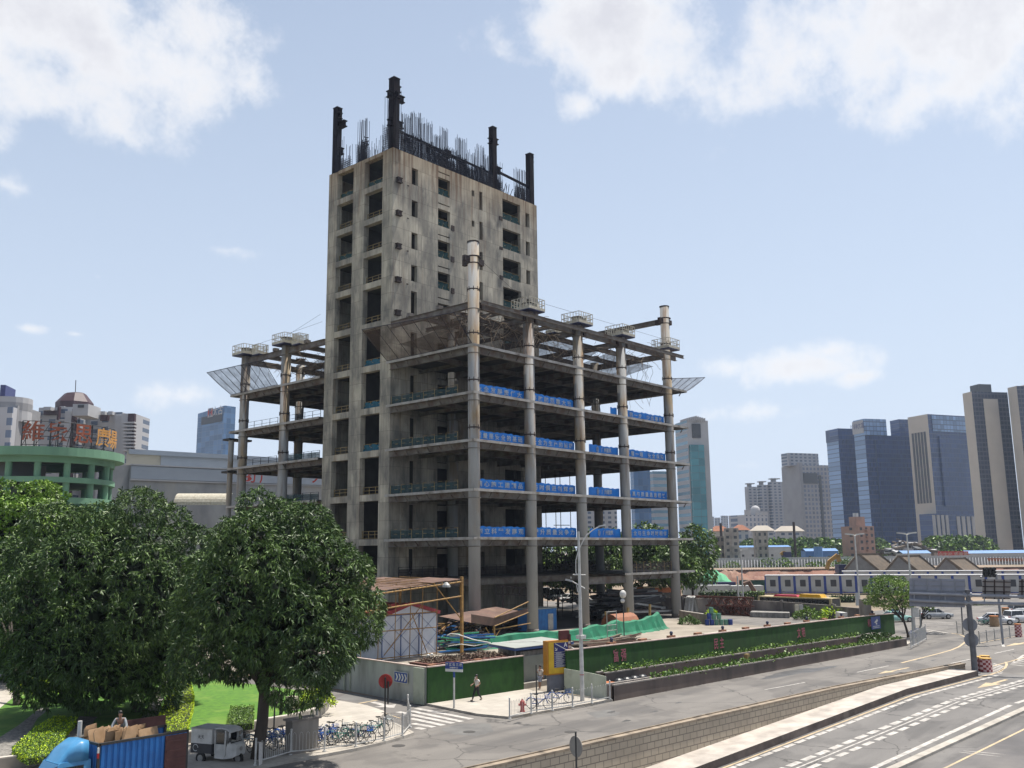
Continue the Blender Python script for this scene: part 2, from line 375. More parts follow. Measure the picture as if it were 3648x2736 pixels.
# steel posts above the core
def hpost(name, x, y, z0, z1, w, stubs=()):
    m = MB().mt('black_steel')
    m.box(x - w / 2, x + w / 2, y - w / 2, y + w / 2, z0, z1)
    m.box(x - w / 2 - .06, x + w / 2 + .06, y - w / 2 - .06, y + w / 2 + .06, z1, z1 + .12)
    for (z, dx, dy, L) in stubs:
        for e in (-.42, .42): m.obox((x + dx * (w / 2 + L / 2), y + dy * (w / 2 + L / 2), z + e - .06), (L if dx else .7, L if dy else .7, .13))
        m.obox((x + dx * (w / 2 + L / 2), y + dy * (w / 2 + L / 2), z - .36), (L * .98 if dx else .16, L * .98 if dy else .16, .72))
    return m.build(name, bld)
hpost('steel_post', 81.25, 94.1, TZ - .4, 76.2, 1.1, [(73.6, 1, 0, 1.2), (73.6, -1, 0, .7), (73.6, 0, -1, .4), (69.6, 1, 0, 1.), (69.4, -1, 0, .5), (74.9, 1, 0, .5)])
hpost('steel_post', 81.25, 107., TZ - .4, 76.1, .95, [(73.2, 0, -1, 1.5), (69., 0, -1, .9), (74.8, 0, -1, .35)])
hpost('steel_post', 101.7, 94.1, TZ - .4, 75.9, .9, [(73.8, 1, 0, .6), (73.6, -1, 0, .4), (69.2, 1, 0, 1.3)])
hpost('steel_post', 110.6, 94.1, TZ - .4, 74.3, .95, [(73.6, 1, 0, .25)])
hpost('steel_post', 110.6, 107., TZ - .4, 71.3, .95)
# reinforcement bars left standing: one clump per wall pier
def rebar(x0, x1, y0, y1, hbase, hvar, rows=2, step=.17, hoop=True, gap=.5, name='rebar_cluster'):
    m = MB().mt('rebar'); L = math.hypot(x1 - x0, y1 - y0); n = max(3, int(L / step)); dx, dy = (x1 - x0) / L, (y1 - y0) / L
    hh = hbase
    for r in range(rows):
        ox, oy = -dy * (r - (rows - 1) / 2) * gap, dx * (r - (rows - 1) / 2) * gap
        for i in range(n + 1):
            if i % 7 == 0: hh = hbase + random.uniform(-.3, .4) * hvar
            h = (hh * 1.18 if i % 3 == 0 else hh * .58) + random.uniform(-.3, .3); t = i / n * L + random.uniform(-.03, .03)
            x, y = x0 + dx * t + ox, y0 + dy * t + oy; q = random.gauss(0, .05), random.gauss(0, .05)
            m.tube([(x, y, TZ - .1), (x + q[0], y + q[1], TZ + h)], .038, 4)
        if hoop:
            z = TZ + .2
            while z < TZ + hbase * .5:
                a = random.uniform(-.05, .05); m.tube([(x0 + ox, y0 + oy, z), (x1 + ox, y1 + oy, z + a)], .03, 4); z += .3
    return m.build(name, bld)
rebar(80.8, 82.4, 93.6, 93.7, 7.4, .8, 3, .3); rebar(80.75, 80.8, 93.7, 95.3, 6.4, .8, 3, .2)
for (a, b, h, v) in ((82.4, 84.2, 4.2, .4), (84.2, 86, 4.9, .8), (86.1, 88.3, 4.6, 1.), (88.4, 90, 3.6, .8), (90.1, 91.4, 4.7, .5), (91.6, 93.2, 2.6, .8), (93.3, 95.4, 4.3, .7), (95.6, 97.5, 3.2, .8), (97.6, 99.3, 4.2, 1.), (99.5, 101, 3.6, .8), (102.2, 103.2, 2.9, 1.3)):
    rebar(a, b, 93.75, 93.75, h * 1.15, v, 4, .13, True, .16)
    rebar(a, b, 97.9, 97.9, h * .8, v, 2, .2, True, .2)
rebar(106.5, 109.8, 93.75, 93.75, 4.3, .8, 3, .16, True, .2); rebar(103.4, 106.4, 95.6, 95.6, 2.2, .9, 2, .3)
rebar(80.95, 80.95, 105.6, 106.4, 4.6, .6, 3, .13); rebar(80.95, 80.95, 103.2, 105.3, 3.1, 1., 2, .22); rebar(81.1, 81.1, 99.7, 101.8, 5.6, .5, 3, .14, True, .3)
rebar(81.0, 81.0, 96.4, 99.3, 2., .6, 2, .3, False); rebar(90, 110, 107.2, 107.2, 2.6, 1.2, 2, .25)
m = MB().mt('black_steel')
m.bar((82, 94.1, 68.7), (101.2, 94.1, 68.2), .2, .3); m.bar((102.3, 94.1, 69.), (110.2, 94.1, 68.6), .25, .35)
for i in range(60):
    x = 82.5 + i * .31; m.bar((x, 93.8, 65.4 + random.random()), (x + random.uniform(.6, 1.6), 94.6, 66.3 + 2.2 * random.random()), .07)
for i in range(14): m.bar((81.1, 100 + random.random() * 1.6, 66 + i * .27), (81.5, 99.8 + random.random() * 1.9, 66.1 + i * .27), .14, .1)
for i in range(14): m.bar((103 + i * .5, 94, 65.6), (103.5 + i * .5 + random.random(), 94.2, 66.2 + 1.6 * random.random()), .07)
m.box(91.6, 92.5, 94.6, 95.4, 65.2, 68.4); m.box(93.4, 94.5, 96, 97, 69.2, 70.3)
m.bar((90, 96.5, 69.8), (98, 96.5, 69.7), .3, .4)
m.build('steel_beam', bld)
# --- barriers in the window openings (parts)
def rail(y0, y1, x, z, h=1.15, axis='x', net=None, n=3, colr='yellow_paint'):
    m = MB().mt(colr); P = (lambda u, d, zz: (x + d, u, zz)) if axis == 'x' else (lambda u, d, zz: (u, x + d, zz))
    for k in range(n + 1):
        u = y0 + .06 + (y1 - y0 - .12) * k / n; m.bar(P(u, 0, z), P(u, 0, z + h), .07)
    for zz in (.12, h * .55 if net is None else h * .5, h - .04): m.bar(P(y0, 0, z + zz), P(y1, 0, z + zz), .055)
    if net:
        m.mt(net); k = 8; A = [(y0 + (y1 - y0) * i / k) for i in range(k + 1)]
        for i in range(k):
            s = [.06 * math.sin(i * 2.1), .06 * math.sin((i + 1) * 2.1)]
            m.quad(P(A[i], -.05 + s[0], z - .02), P(A[i + 1], -.05 + s[1], z - .02), P(A[i + 1], -.05 - s[1], z + h * .85 + s[1] * 2), P(A[i], -.05 - s[0], z + h * .85 + s[0] * 2))
    return m.build('guard_rail', bld)
netL = {0: 'green_net', 2: 'green_net'}
for i in range(11):
    rail(101.95, 105.65, TX0 + .62, BOTS[i], 1.05, net='green_net' if i in (0, 2) else None)
    rail(95.47, 99.4, TX0 + .62, BOTS[i], 1.05, net='green_net' if i == 0 else ('blue_net' if i in (5, 6, 7) else None))
for i in range(6):
    rail(103., 107.2, TY0 + .35, BOTS[i], 1.3, 'y', 'green_net', 2, 'yellow_paint')
    rail(89.15, 91.55, TY0 + .3, BOTS[i] + .1, 1.25, 'y', 'green_net', 2, 'yellow_paint')
# --- podium floors
LV = [6.85, 11.73, 17.42, 23.32, 29.12, 34.95]
ex0, ex1, ey0, ey1 = 79.7, 128.6, 77.2, 131.
GX = [80.5, 90.85, 101.35, 111.7, 124.1]; GY = [77.95, 92., 106., 117.2, 128.1]
def ibeam(m, a, b, d=.75, w=.4):
    a, b = Vector(a), Vector(b); up = Vector((0, 0, 1)); t = .05
    m.bar(a + up * (d / 2 - t / 2), b + up * (d / 2 - t / 2), w, t); m.bar(a - up * (d / 2 - t / 2), b - up * (d / 2 - t / 2), w, t); m.bar(a, b, .05, d - 2 * t)
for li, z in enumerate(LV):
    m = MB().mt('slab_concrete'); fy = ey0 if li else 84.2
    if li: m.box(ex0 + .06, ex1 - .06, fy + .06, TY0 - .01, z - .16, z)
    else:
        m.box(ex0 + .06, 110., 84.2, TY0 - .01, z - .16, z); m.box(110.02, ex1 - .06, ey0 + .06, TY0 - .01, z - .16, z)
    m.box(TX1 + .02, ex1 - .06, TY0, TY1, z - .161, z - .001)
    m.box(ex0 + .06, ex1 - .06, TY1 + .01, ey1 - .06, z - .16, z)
    m.mt('deck_edge')   # pressed steel edge form
    e0, e1 = z - .3, z + .02
    if li: m.box(ex0, ex1, ey0, ey0 + .055, e0, e1); m.box(ex0, ex0 + .055, ey0 + .06, TY0 - .05, e0, e1)
    else: m.box(110., ex1, ey0, ey0 + .055, e0, e1)
    m.box(ex1 - .055, ex1, ey0 + .06, ey1, e0, e1); m.box(ex0, ex0 + .055, TY1 + .05, ey1, e0, e1); m.box(ex0, ex1, ey1 - .055, ey1, e0 + .001, e1)
    m.build('floor_slab', bld)
    m = MB().mt('beam_steel'); zb_ = z - .17 - .42; d = .82
    if li:
        ibeam(m, (GX[0], GY[0], zb_), (GX[4], GY[0], zb_), d); ibeam(m, (GX[0], GY[0], zb_), (GX[0], TY0, zb_), d)
    else:
        ibeam(m, (102.1, GY[0], zb_ - .25), (111., GY[0], zb_ - .25), .95); ibeam(m, (GX[3], GY[0], zb_), (GX[4], GY[0], zb_), d); ibeam(m, (GX[0], 84.5, zb_), (GX[3], 84.5, zb_), d)
    ibeam(m, (GX[4], GY[0], zb_), (GX[4], GY[4], zb_), d); ibeam(m, (GX[0], TY1, zb_), (GX[0], GY[4], zb_), d); ibeam(m, (GX[0], GY[4], zb_), (GX[4], GY[4], zb_), d)
    for x in GX[1:4]: ibeam(m, (x, GY[0] if li else 84.5, zb_ - .01), (x, TY0, zb_ - .01), d - .05); ibeam(m, (x, TY1, zb_ - .01), (x, GY[4], zb_ - .01), d - .05)
    for y in (84.9,): ibeam(m, (GX[0], y, zb_ - .02), (GX[4], y, zb_ - .02), .6)
    for y in GY[1:4]: ibeam(m, (TX1, y, zb_ - .02), (GX[4], y, zb_ - .02), .6)
    for y in (112.5, 117.2, 122.5): ibeam(m, (GX[0], y, zb_ - .02), (GX[4], y, zb_ - .02), .6)
    for x in (85.7, 96.1, 106.5, 117.9): ibeam(m, (x, GY[0] + .3, zb_ - .03), (x, TY0 - .02, zb_ - .03), .45) if li else None; ibeam(m, (x, TY1 + .02, zb_ - .03), (x, GY[4] - .3, zb_ - .03), .45)
    # slanted edge brackets
    yy = 79.4
    while yy < 130:
        if (yy < 93 and li) or yy > 108.5: m.bar((ex0 + .15, yy, z - .3), (GX[0] - .1, yy, z - .95), .06, .14)
        yy += 2.05
    xx = 83.
    while xx < 128:
        if li or xx > 111: m.bar((xx, ey0 + .15, z - .3), (xx, GY[0] - .1, z - .95), .06, .14)
        xx += 2.6
    m.build('floor_beam', bld)
# --- columns
def column(x, y, top, bands=True, r=.71, rust=0):
    m = MB().mt('column_steel'); m.cyl((x, y, 0), r, top, 28)
    o = m
    for z in LV[1:] + [40.5]:
        if z < top:
            m.mt('beam_steel'); m.cyl((x, y, z - 1.12), r + .1, .09, 24); m.mt('rust_dark')
            if bands and z > 18: m.cyl((x, y, z + 1.35), r + .025, .16, 24); [m.bar((x + (r + .05) * math.cos(a), y + (r + .05) * math.sin(a), z + 1.2), (x + (r + .05) * math.cos(a), y + (r + .05) * math.sin(a), z + 1.75), .06) for a in [k * math.pi / 4 for k in range(8)]]
            m.mt('column_steel')
    m.mt('beam_steel'); m.cyl((x, y, .02), r + .06, .5, 24)
    ob = m.build('column', bld, smooth=False)
    for p in ob.data.polygons:
        if len(p.vertices) == 4 and abs(p.normal.z) < .5 and p.area > .05: p.use_smooth = True
    return ob
column(GX[0], GY[0], 48.1); [column(x, GY[0], 41.2) for x in GX[1:4]]; column(GX[4], GY[0], 48.1)
for x, y in ((124.1, 92.), (124.1, 106.), (124.1, 117.2), (80.5, 117.2), (80.5, 128.1), (90.85, 117.2), (90.85, 128.1), (101.35, 128.1), (111.7, 128.1), (124.1, 128.1), (111.7, 117.2), (91.0, 92.2)):
    column(x, y, 40.9 if y > 92.1 or x > 100 else 34.9)
m = MB().mt('column_steel'); m.cyl((80.6, 131.6, 0), .42, 28., 14); m.build('column', bld)
m = MB().mt('slab_concrete')
for z in (28.15, 23.0): m = MB().mt('slab_concrete'); m.box(79.9, 84., 131.05, 133., z - .3, z); m.build('floor_slab', bld)
m = MB().mt('rust_dark')     # collars at the heads of the two tall corner columns
for x in (GX[0], GX[4]):
    m.cyl((x, 77.95, 46.05), .95, .12, 20); m.cyl((x, 77.95, 45.2), .9, .1, 20); m.cyl((x, 77.95, 48.), .78, .14, 20)
    for dx, dy in ((1, 0), (-1, 0), (0, 1)): m.obox((x + dx * 1.25, 77.95 + dy * 1.25, 45.3), (.9 if dx else .5, .9 if dy else .5, .75))
m.build('column_collar', bld)
# --- open roof frame at 40.5 m
m = MB().mt('beam_steel'); zt = 40.08
def dbl(a, b): 
    a, b = Vector(a), Vector(b); n = (b - a).normalized().cross(Vector((0, 0, 1))) * .0
    ibeam(m, a, b, .85, .5)
dbl((GX[0], GY[0], zt), (126.9, GY[0], zt)); ibeam(m, (GX[0], 76.6, zt + .02), (127, 76.6, zt + .02), .5, .3)
dbl((GX[0], GY[0], zt), (GX[0], TY0, zt)); dbl((GX[0], TY1, zt), (GX[0], GY[4], zt)); dbl((GX[4], GY[0], zt), (GX[4], GY[4], zt)); dbl((GX[0], GY[4], zt), (GX[4], GY[4], zt))
for x in GX[1:4]: dbl((x, GY[0], zt), (x, 92.5 if x < 111 else GY[4], zt)); dbl((x, TY1, zt), (x, GY[4], zt))
for y in (82.6, 87.4): ibeam(m, (GX[0], y, zt - .03), (GX[4], y, zt - .03), .65)
for y in (112.5, 117.2, 122.5): ibeam(m, (GX[0], y, zt - .03), (GX[4], y, zt - .03), .65)
ibeam(m, (TX1, 92., zt), (GX[4], 92., zt), .7)
for x in (85.7, 96.1): ibeam(m, (x, GY[0] + .3, zt - .05), (x, 92., zt - .05), .5)
ibeam(m, (GX[4], GY[0], 45.75), (GX[4], 92.5, 45.75), .8, .45)
for y in (84, 89.5, 112, 115, 120, 125): m.box(80.1, 80.9, y - .3, y + .3, 40.52, 41.0)
m.mt('rust_dark')
for x in GX[:4]:
    for s in (1.15, -1.15): 
        if x + s > 80.6: m.bar((x + s, GY[0] - .03, zt), (x + s + .35, GY[0] - .03, zt), .56, .87)
m.build('roof_beam', bld)
# --- floor edge guard rails (parts)
def edge_rail(p0, p1, z, net, h=1.2, colr='yellow_paint', step=2.):
    m = MB().mt(colr); p0, p1 = Vector((*p0, 0)), Vector((*p1, 0)); L = (p1 - p0).length; n = max(1, round(L / step)); d = (p1 - p0) / n
    for k in range(n + 1): q = p0 + d * k; m.bar(q + Vector((0, 0, z)), q + Vector((0, 0, z + h)), .06)
    for zz in (h * .5, h):
        for k in range(n * 3):
            if k % 2 == 0: q = p0 + d * (k / 3); m.bar(q + Vector((0, 0, z + zz)), q + d * .3 + Vector((0, 0, z + zz)), .05)
    m.mt('rebar')
    for zz in (h * .5, h): m.bar(p0 + Vector((.02, .02, z + zz)), p1 + Vector((.02, .02, z + zz)), .035)
    if net: m.mt(net); m.quad(p0 + Vector((0, 0, z)), p1 + Vector((0, 0, z)), p1 + Vector((0, 0, z + h * .92)), p0 + Vector((0, 0, z + h * .8)))
    return m.build('guard_rail', bld)
netmat('net_green', (.012, .045, .05), .8)
for z in LV[1:5]: edge_rail((80.3, 80.5), (80.3, 92.8), z, 'net_green')
for z in LV[0:5]:
    for a, b in ((108.5, 116.), (119, 127.4)): edge_rail((80.6, a), (80.6, b), z, 'net_green' if z < 25 and a < 110 else None, 1.15, 'rebar')
edge_rail((GX[3] + 1, 92.6), (127.8, 92.6), LV[0], 'net_dark', 1.6, 'rebar', 1.2); edge_rail((82, 93), (111, 93), LV[0], 'net_dark', 1.3, 'rebar')
edge_rail((112, 77.9), (123, 77.9), LV[0], 'net_dark', 1.5, 'yellow_paint'); edge_rail((112.4, 84), (112.4, 107), LV[0], 'net_dark', 1.6, 'rebar')
# scaffold tubes inside the podium, right bays
m = MB().mt('rust_dark')
for x in (115.5, 118.):
    for y in (93, 96, 99): m.tube([(x, y, 0), (x, y, 23)], .06, 5)
for z in (2, 4, 6, 9, 11, 14, 17, 20, 22): m.tube([(115, 94, z), (119, 94, z + .05)], .06, 5)
m.build('scaffold_tube', bld)
# ------------------------------------------------------------------ ground, roads, pavements
ANG = R(-4.0); RD = Vector((math.cos(ANG), math.sin(ANG), 0)); RN = Vector((-RD.y, RD.x, 0)); PE = Vector((83.87, 25.6, 0))
def par_y(x, off=0.): return PE.y + (x - PE.x) * math.tan(ANG) + off
def lz(x): return min(0., -(68. - x) * .047)
def low(px, dz=0.):
    """point on the sloping underpass road under a pixel"""
    z = 0.
    for _ in range(12): p = atz(px[0], px[1], z + dz); z = lz(p.x)
    return Vector((p.x, p.y, z + dz))
def asphaltmat(name, c1, c2, dark):
    m, N = newmat(name, .92); p = coords(N); b = mixc(N, ramp(N, noise(N, p, .3, 5), .38, .62), c1, c2)
    b = mixc(N, mul(N, ramp(N, noise(N, p, .5, 5, (.10, 1.1, 1), .6), .44, .62), .8), b, dark)
    b = mixc(N, mul(N, ramp(N, noise(N, p, .16, 4), .50, .54), .5), b, tuple(v * 1.18 for v in c1))
    wp = N.n('ShaderNodeVectorMath', operation='ADD'); nz = N.n('ShaderNodeTexNoise', inp={'Scale': .9, 'Detail': 4}); N.l(p, nz.inputs['Vector']); N.l(p, wp.inputs[0]); N.l(nz.outputs['Color'], wp.inputs[1])
    v = N.n('ShaderNodeTexVoronoi', feature='DISTANCE_TO_EDGE', inp={'Scale': .17}); N.l(wp.outputs[0], v.inputs['Vector']); k = N.n('ShaderNodeMapRange', inp={1: .0, 2: .012, 3: 1, 4: 0}); N.l(v.outputs['Distance'], k.inputs[0])
    b = mixc(N, mul(N, mul(N, k.outputs[0], ramp(N, noise(N, p, .08, 3), .40, .5)), .85), b, (.05, .047, .045)); b = mixc(N, mul(N, ramp(N, noise(N, p, 14., 3), .5, .7), .3), b, tuple(v * .6 for v in c2)); b = mixc(N, mul(N, ramp(N, noise(N, p, 1.7, 4), .66, .72), .6), b, (.07, .065, .06)); N.l(b, N.b.inputs['Base Color'])
asphaltmat('asphalt', (.19, .175, .158), (.145, .133, .122), (.105, .098, .093))
mat('asphalt_dark', (.15, .14, .14), (.10, .095, .095), .3, .9, dirt=(.2, .185, .17), dscale=.2)
mat('asphalt_patch', (.17, .165, .155), (.12, .115, .11), .8, .9)
asphaltmat('tyre_grey', (.18, .17, .16), (.135, .128, .122), (.095, .09, .088))
mat('yard_concrete', (.38, .335, .27), (.25, .215, .175), .22, .95, dirt=(.17, .15, .125), dscale=.12)
mat('earth', (.30, .22, .15), (.20, .15, .105), .05, .95, dirt=(.12, .13, .06), dscale=.02)
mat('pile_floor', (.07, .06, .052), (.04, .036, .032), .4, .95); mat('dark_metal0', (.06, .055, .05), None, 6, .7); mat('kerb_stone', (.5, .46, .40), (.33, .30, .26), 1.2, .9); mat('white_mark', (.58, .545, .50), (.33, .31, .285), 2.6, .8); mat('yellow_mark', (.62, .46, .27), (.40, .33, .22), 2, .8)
mat('patch_dark', (.05, .05, .05), (.09, .085, .08), 1., .5); mat('pebble', (.30, .28, .25), (.10, .095, .085), 7., .95)
mat('lawn', (.10, .23, .018), (.055, .15, .015), 3., .95, dirt=(.17, .27, .04), dscale=.35, bmp=.6)
def tilemat(name, c1, c2, cm, w, h, ms=.02, rough=.8, flat=True, off=0.):
    m, N = newmat(name, rough); p = coords(N)
    if not flat:   # wall running along x: use (x, z)
        sx = N.n('ShaderNodeSeparateXYZ'); N.l(p, sx.inputs[0]); cb = N.n('ShaderNodeCombineXYZ'); N.l(sx.outputs[0], cb.inputs[0]); N.l(sx.outputs[2], cb.inputs[1]); p2 = cb.outputs[0]
    else:
        mp = N.n('ShaderNodeMapping'); mp.inputs['Rotation'].default_value = (0, 0, off); N.l(p, mp.inputs[0]); p2 = mp.outputs[0]
    b = N.n('ShaderNodeTexBrick', inp={'Scale': 1., 'Mortar Size': ms, 'Brick Width': w, 'Row Height': h, 'Bias': 0.}); N.l(p2, b.inputs['Vector'])
    b.inputs['Color1'].default_value = c4(c1); b.inputs['Color2'].default_value = c4(c2); b.inputs['Mortar'].default_value = c4(cm)
    f = noise(N, p, .5, 6); o = mixc(N, mul(N, ramp(N, f, .42, .75), .55), b.outputs['Color'], tuple(v * .55 for v in c1)); N.l(o, N.b.inputs['Base Color'])
tilemat('paving', (.50, .455, .39), (.44, .40, .345), (.30, .27, .23), .8, .8, .012, .9, True, .06)
tilemat('wall_tile', (.45, .385, .29), (.40, .34, .26), (.17, .14, .11), .62, .34, .025, .6, False)
def poly(name, pts, matname, z0=None, thick=None, kind='structure'):
    m = MB().mt(matname)
    if thick: m.prism(pts, z0 - thick, z0)
    else: m.add([(p[0], p[1], p[2] if z0 is None else z0) for p in pts], [tuple(range(len(pts)))])
    return m.build(name, kind=kind)
# base ground: north of the retaining wall, and everything east of it
poly('ground', [(-3000, par_y(-3000)), (PE.x, PE.y), (PE.x, -3000), (6000, -3000), (6000, 9000), (-3000, 9000)], 'earth', -.012)
# lower road
m = MB().mt('tyre_grey')
xs = [-120, -40, 0, 20, 30, 40, 50, 60, 68, 76, PE.x]
for a, b in zip(xs[:-1], xs[1:]): m.quad((a, -80, lz(a)), (b, -80, lz(b)), (b, par_y(b), lz(b)), (a, par_y(a), lz(a)))
m.build('underpass_road', kind='structure')
# upper street and the junction at its right end
S0 = Vector((53.51, 38.87)); 
def kerb_y(x): return 38.87 - (x - 53.51) * .0564
street = [(-60, 47.), (19, 50.2), (23.5, 48.), (26.7, 40.55), (30.9, 40.2), (34.4, 40.4), (37.9, 41.8), (38.5, 44), (40.6, 58), (40.9, 90), (44.9, 90), (45.1, 47.4), (43.7, 41.8), (44.2, 39.8), (53.5, 38.87), (101.3, 36.2), (104, 36.6), (106.2, 39.), (106.8, 90), (118, 190), (150, 190), (150, 60), (400, 30), (400, -80), (PE.x + .01, -80), (PE.x + .01, PE.y)]
street += [(PE.x - .01, PE.y + .02), (-60, par_y(-60, .02))]
poly('road', street, 'asphalt', .0)
poly('access_road', [(60, 148), (150, 176), (150, 190), (40, 158)], 'asphalt', .004)
# pavements: real steps
def slab(name, pts, matname, z=.14, kerb=.18):
    return poly(name, pts, matname, z, .3)
park_edge = [z8(-500, 1215), z8(0, 1170), z8(600, 1060), z8(1480, 960), z8(2212, 845), z5(100, 868), z5(300, 838), z5(440, 800), z5(540, 755), z5(598, 700), z5(612, 655), z5(560, 620), z5(430, 590)]
PEg = [atz(*p, .14) for p in park_edge]
kerbl = [atz(*z5(*p), .14) for p in ((1262, 905), (1180, 935), (1040, 975), (810, 1028), (565, 1075), (300, 1120), (0, 1180))]
kerbl += [atz(*z8(*p), .14) for p in ((2000, 1225), (1480, 1330), (600, 1400), (-500, 1600))]
side = [Vector(p) for p in ((38.3, 43.6, .14), (38.55, 45.5, .14))] + [atz(*z5(*p), .14) for p in ((1050, 740), (900, 690), (650, 648), (430, 575))]
pav = [(p.x, p.y) for p in PEg] + [(p.x, p.y) for p in reversed(side)] + [(p.x, p.y) for p in kerbl]
poly('pavement', pav, 'paving', .14, .3)
edge = [(p.x, p.y) for p in [side[1], side[0]] + kerbl]
m = MB().mt('kerb_stone')
for a, b in zip(edge[:-1], edge[1:]): m.bar((a[0], a[1], .07), (b[0], b[1], .07), .16, .17)
m.build('kerb', kind='structure')
pv2 = [(44.2, 39.95), (53.5, 38.95), (53.5, 44.2), (53.6, 47.2), (44.6, 47.9), (43.8, 42.2)]
poly('pavement', pv2, 'paving', .12, .3)
m = MB().mt('kerb_stone')
for a, b in (((44.2, 39.95), (46.9, 39.66)), ((46.9, 39.66), (53.5, 38.95)), ((44.2, 39.95), (43.8, 42.2)), ((43.8, 42.2), (44.6, 47.6)), ((44.6, 47.6), (45.6, 56))): m.bar((*a, .06), (*b, .06), .15, .17)
m.build('kerb', kind='structure')
poly('pavement', [(101.6, 36.3), (104.3, 36.8), (106.2, 39.2), (106.6, 60), (101, 60), (101, 42)], 'paving', .13, .3)
m = MB().mt('kerb_stone')
for a, b in (((101.6, 36.3), (104.3, 36.8)), ((104.3, 36.8), (106.2, 39.2)), ((106.2, 39.2), (106.6, 60))): m.bar((*a, .06), (*b, .06), .2, .18)
m.build('kerb', kind='structure')
# building yard
poly('yard', [(45.9, 47.8), (53.5, 46.95), (54.7, 44.1), (114.1, 42.1), (116, 60), (128, 100), (150, 150), (44, 190), (47, 60)], 'yard_concrete', .03)
poly('shade_floor', [(80.6, 79), (128, 79), (128, 131), (80.6, 131)], 'pile_floor', .045)  # dark floor sheet added to deepen the shade under the podium
# street markings
mk_ = MB().mt('white_mark'); ZM = .005
def stripe(a, b, wd, m=mk_, z=ZM):
    a, b = Vector((a[0], a[1], 0)), Vector((b[0], b[1], 0)); n = (b - a).normalized().cross(Vector((0, 0, 1))) * (wd / 2)
    m.quad((*(a - n).xy, z), (*(a + n).xy, z), (*(b + n).xy, z), (*(b - n).xy, z))
def gz(f, *p): return atz(*f(*p))
for a, b in (((1290, 715), (1725, 800)), ((1245, 735), (1650, 820)), ((1245, 765), (1580, 833)), ((1250, 795), (1505, 850)), ((1262, 835), (1430, 863)), ((1290, 868), (1350, 880)), ((1145, 742), (1240, 762))):
    stripe(gz(z5, *a), gz(z5, *b), .42)
mk_.build('crossing_marking', kind='structure')
m = MB().mt('white_mark')
stripe(gz(z10, 285, 1507), gz(z10, 595, 1443), .14, m); stripe(gz(z11, 575, 367), gz(z11, 830, 321), .13, m); stripe(gz(z10, 1210, 1420), gz(z10, 1400, 1378), .15, m); stripe(gz(z10, 1640, 1321), gz(z10, 1830, 1280), .15, m)
for a, b in (((970, 1085), (1190, 1122)), ((970, 1100), (1110, 1126)), ((970, 1115), (1030, 1128)), ((930, 1010), (1240, 1020)), ((930, 1025), (1240, 1035)), ((1070, 1060), (1180, 1060)), ((1450, 1040), (1500, 1045)), ((1730, 1255), (1717, 1225))): stripe(gz(z10, *a), gz(z10, *b), .28, m)
stripe((75.9, 31.6), (94, 30.2), .12, m) if False else None
for k in range(9): stripe(gz(z10, 1600 + k * 6, 1500 - k * 16), gz(z10, 1715 + k * 3, 1520 - k * 13), .18, m) if k < 6 else None
for k in range(6): stripe(gz(z10, 1790 + k * 10, 1430 - k * 7), gz(z10, 1930, 1445 - k * 22), .2, m)
def arrow(tail, tip, wd, m):
    t, h = Vector((tail[0], tail[1], 0)), Vector((tip[0], tip[1], 0)); L = (h - t).length; d = (h - t) / L; n = Vector((-d.y, d.x, 0)); nk = h - d * L * .4
    stripe(t, nk, wd, m); m.add([(*(nk + n * wd * 1.8).xy, ZM + .001), (*(nk - n * wd * 1.8).xy, ZM + .001), (*h.xy, ZM + .001)], [(0, 1, 2)])
arrow(gz(z5, 945, 665), gz(z5, 1115, 712), .45, m)
m.build('lane_marking', kind='structure')
m = MB().mt('yellow_mark')
pts = [gz(z10, *p) for p in ((720, 1415), (900, 1370), (1100, 1320), (1220, 1285), (1290, 1255), (1345, 1215), (1360, 1185), (1345, 1155), (1300, 1135), (1215, 1122))]
for a, b in zip(pts[:-1], pts[1:]): stripe(a, b, .22, m)
pts = [gz(z10, *p) for p in ((1345, 1245), (1400, 1240), (1560, 1205), (1930, 1140))]
for a, b in zip(pts[:-1], pts[1:]): stripe(a, b, .14, m, ZM + .002)
pts = [gz(z10, *p) for p in ((1470, 1548), (1600, 1530), (1690, 1500), (1745, 1460), (1760, 1430), (1750, 1405))]
for a, b in zip(pts[:-1], pts[1:]): stripe(a, b, .2, m)
stripe(gz(z10, 1630, 1445), gz(z10, 1930, 1362), .14, m, ZM + .003)
arrow(gz(z10, 795, 1460), gz(z10, 490, 1523), .22, m); arrow(gz(z10, 2100, 1180), gz(z10, 1745, 1252), .3, m)
pts = [gz(z5, *p) for p in ((735, 570), (835, 672), (940, 712), (1120, 775), (1200, 800))]
stripe(gz(z5, 835, 678), gz(z5, 985, 650), .22, m, ZM + .004); stripe(gz(z5, 890, 706), gz(z5, 1180, 800), .08, m, ZM + .004)
m.build('lane_marking', kind='structure')
m = MB().mt('asphalt_patch')
m.add([(*gz(z5, *p).xy, .0025) for p in ((1470, 880), (1640, 835), (1870, 835), (1900, 900), (1760, 935), (1580, 920))], [tuple(range(6))])
m.add([(*gz(z5, *p).xy, .0025) for p in ((660, 640), (760, 590), (1000, 640), (900, 665), (830, 668))], [tuple(range(5))])
m.add([(*gz(z6, *p).xy, .0025) for p in ((1300, 640), (1480, 615), (1570, 640), (1540, 665), (1380, 680))], [tuple(range(5))])
m.build('road_patch', kind='structure')
m = MB().mt('patch_dark')  # irregular dark blobs laid flat on the street
def blob(f, cx, cy, rx, ry, z, n=14, sk=-.15):
    pts = []
    for k in range(n):
        a = 2 * math.pi * k / n; q = 1 + .35 * math.sin(3 * a + cx) * random.random(); x, y = rx * math.cos(a) * q, ry * math.sin(a) * q
        p = atz(*f(cx + x, cy + y + x * sk), 0); pts.append((p.x, p.y, z))
    m.add(pts, [tuple(range(n))])
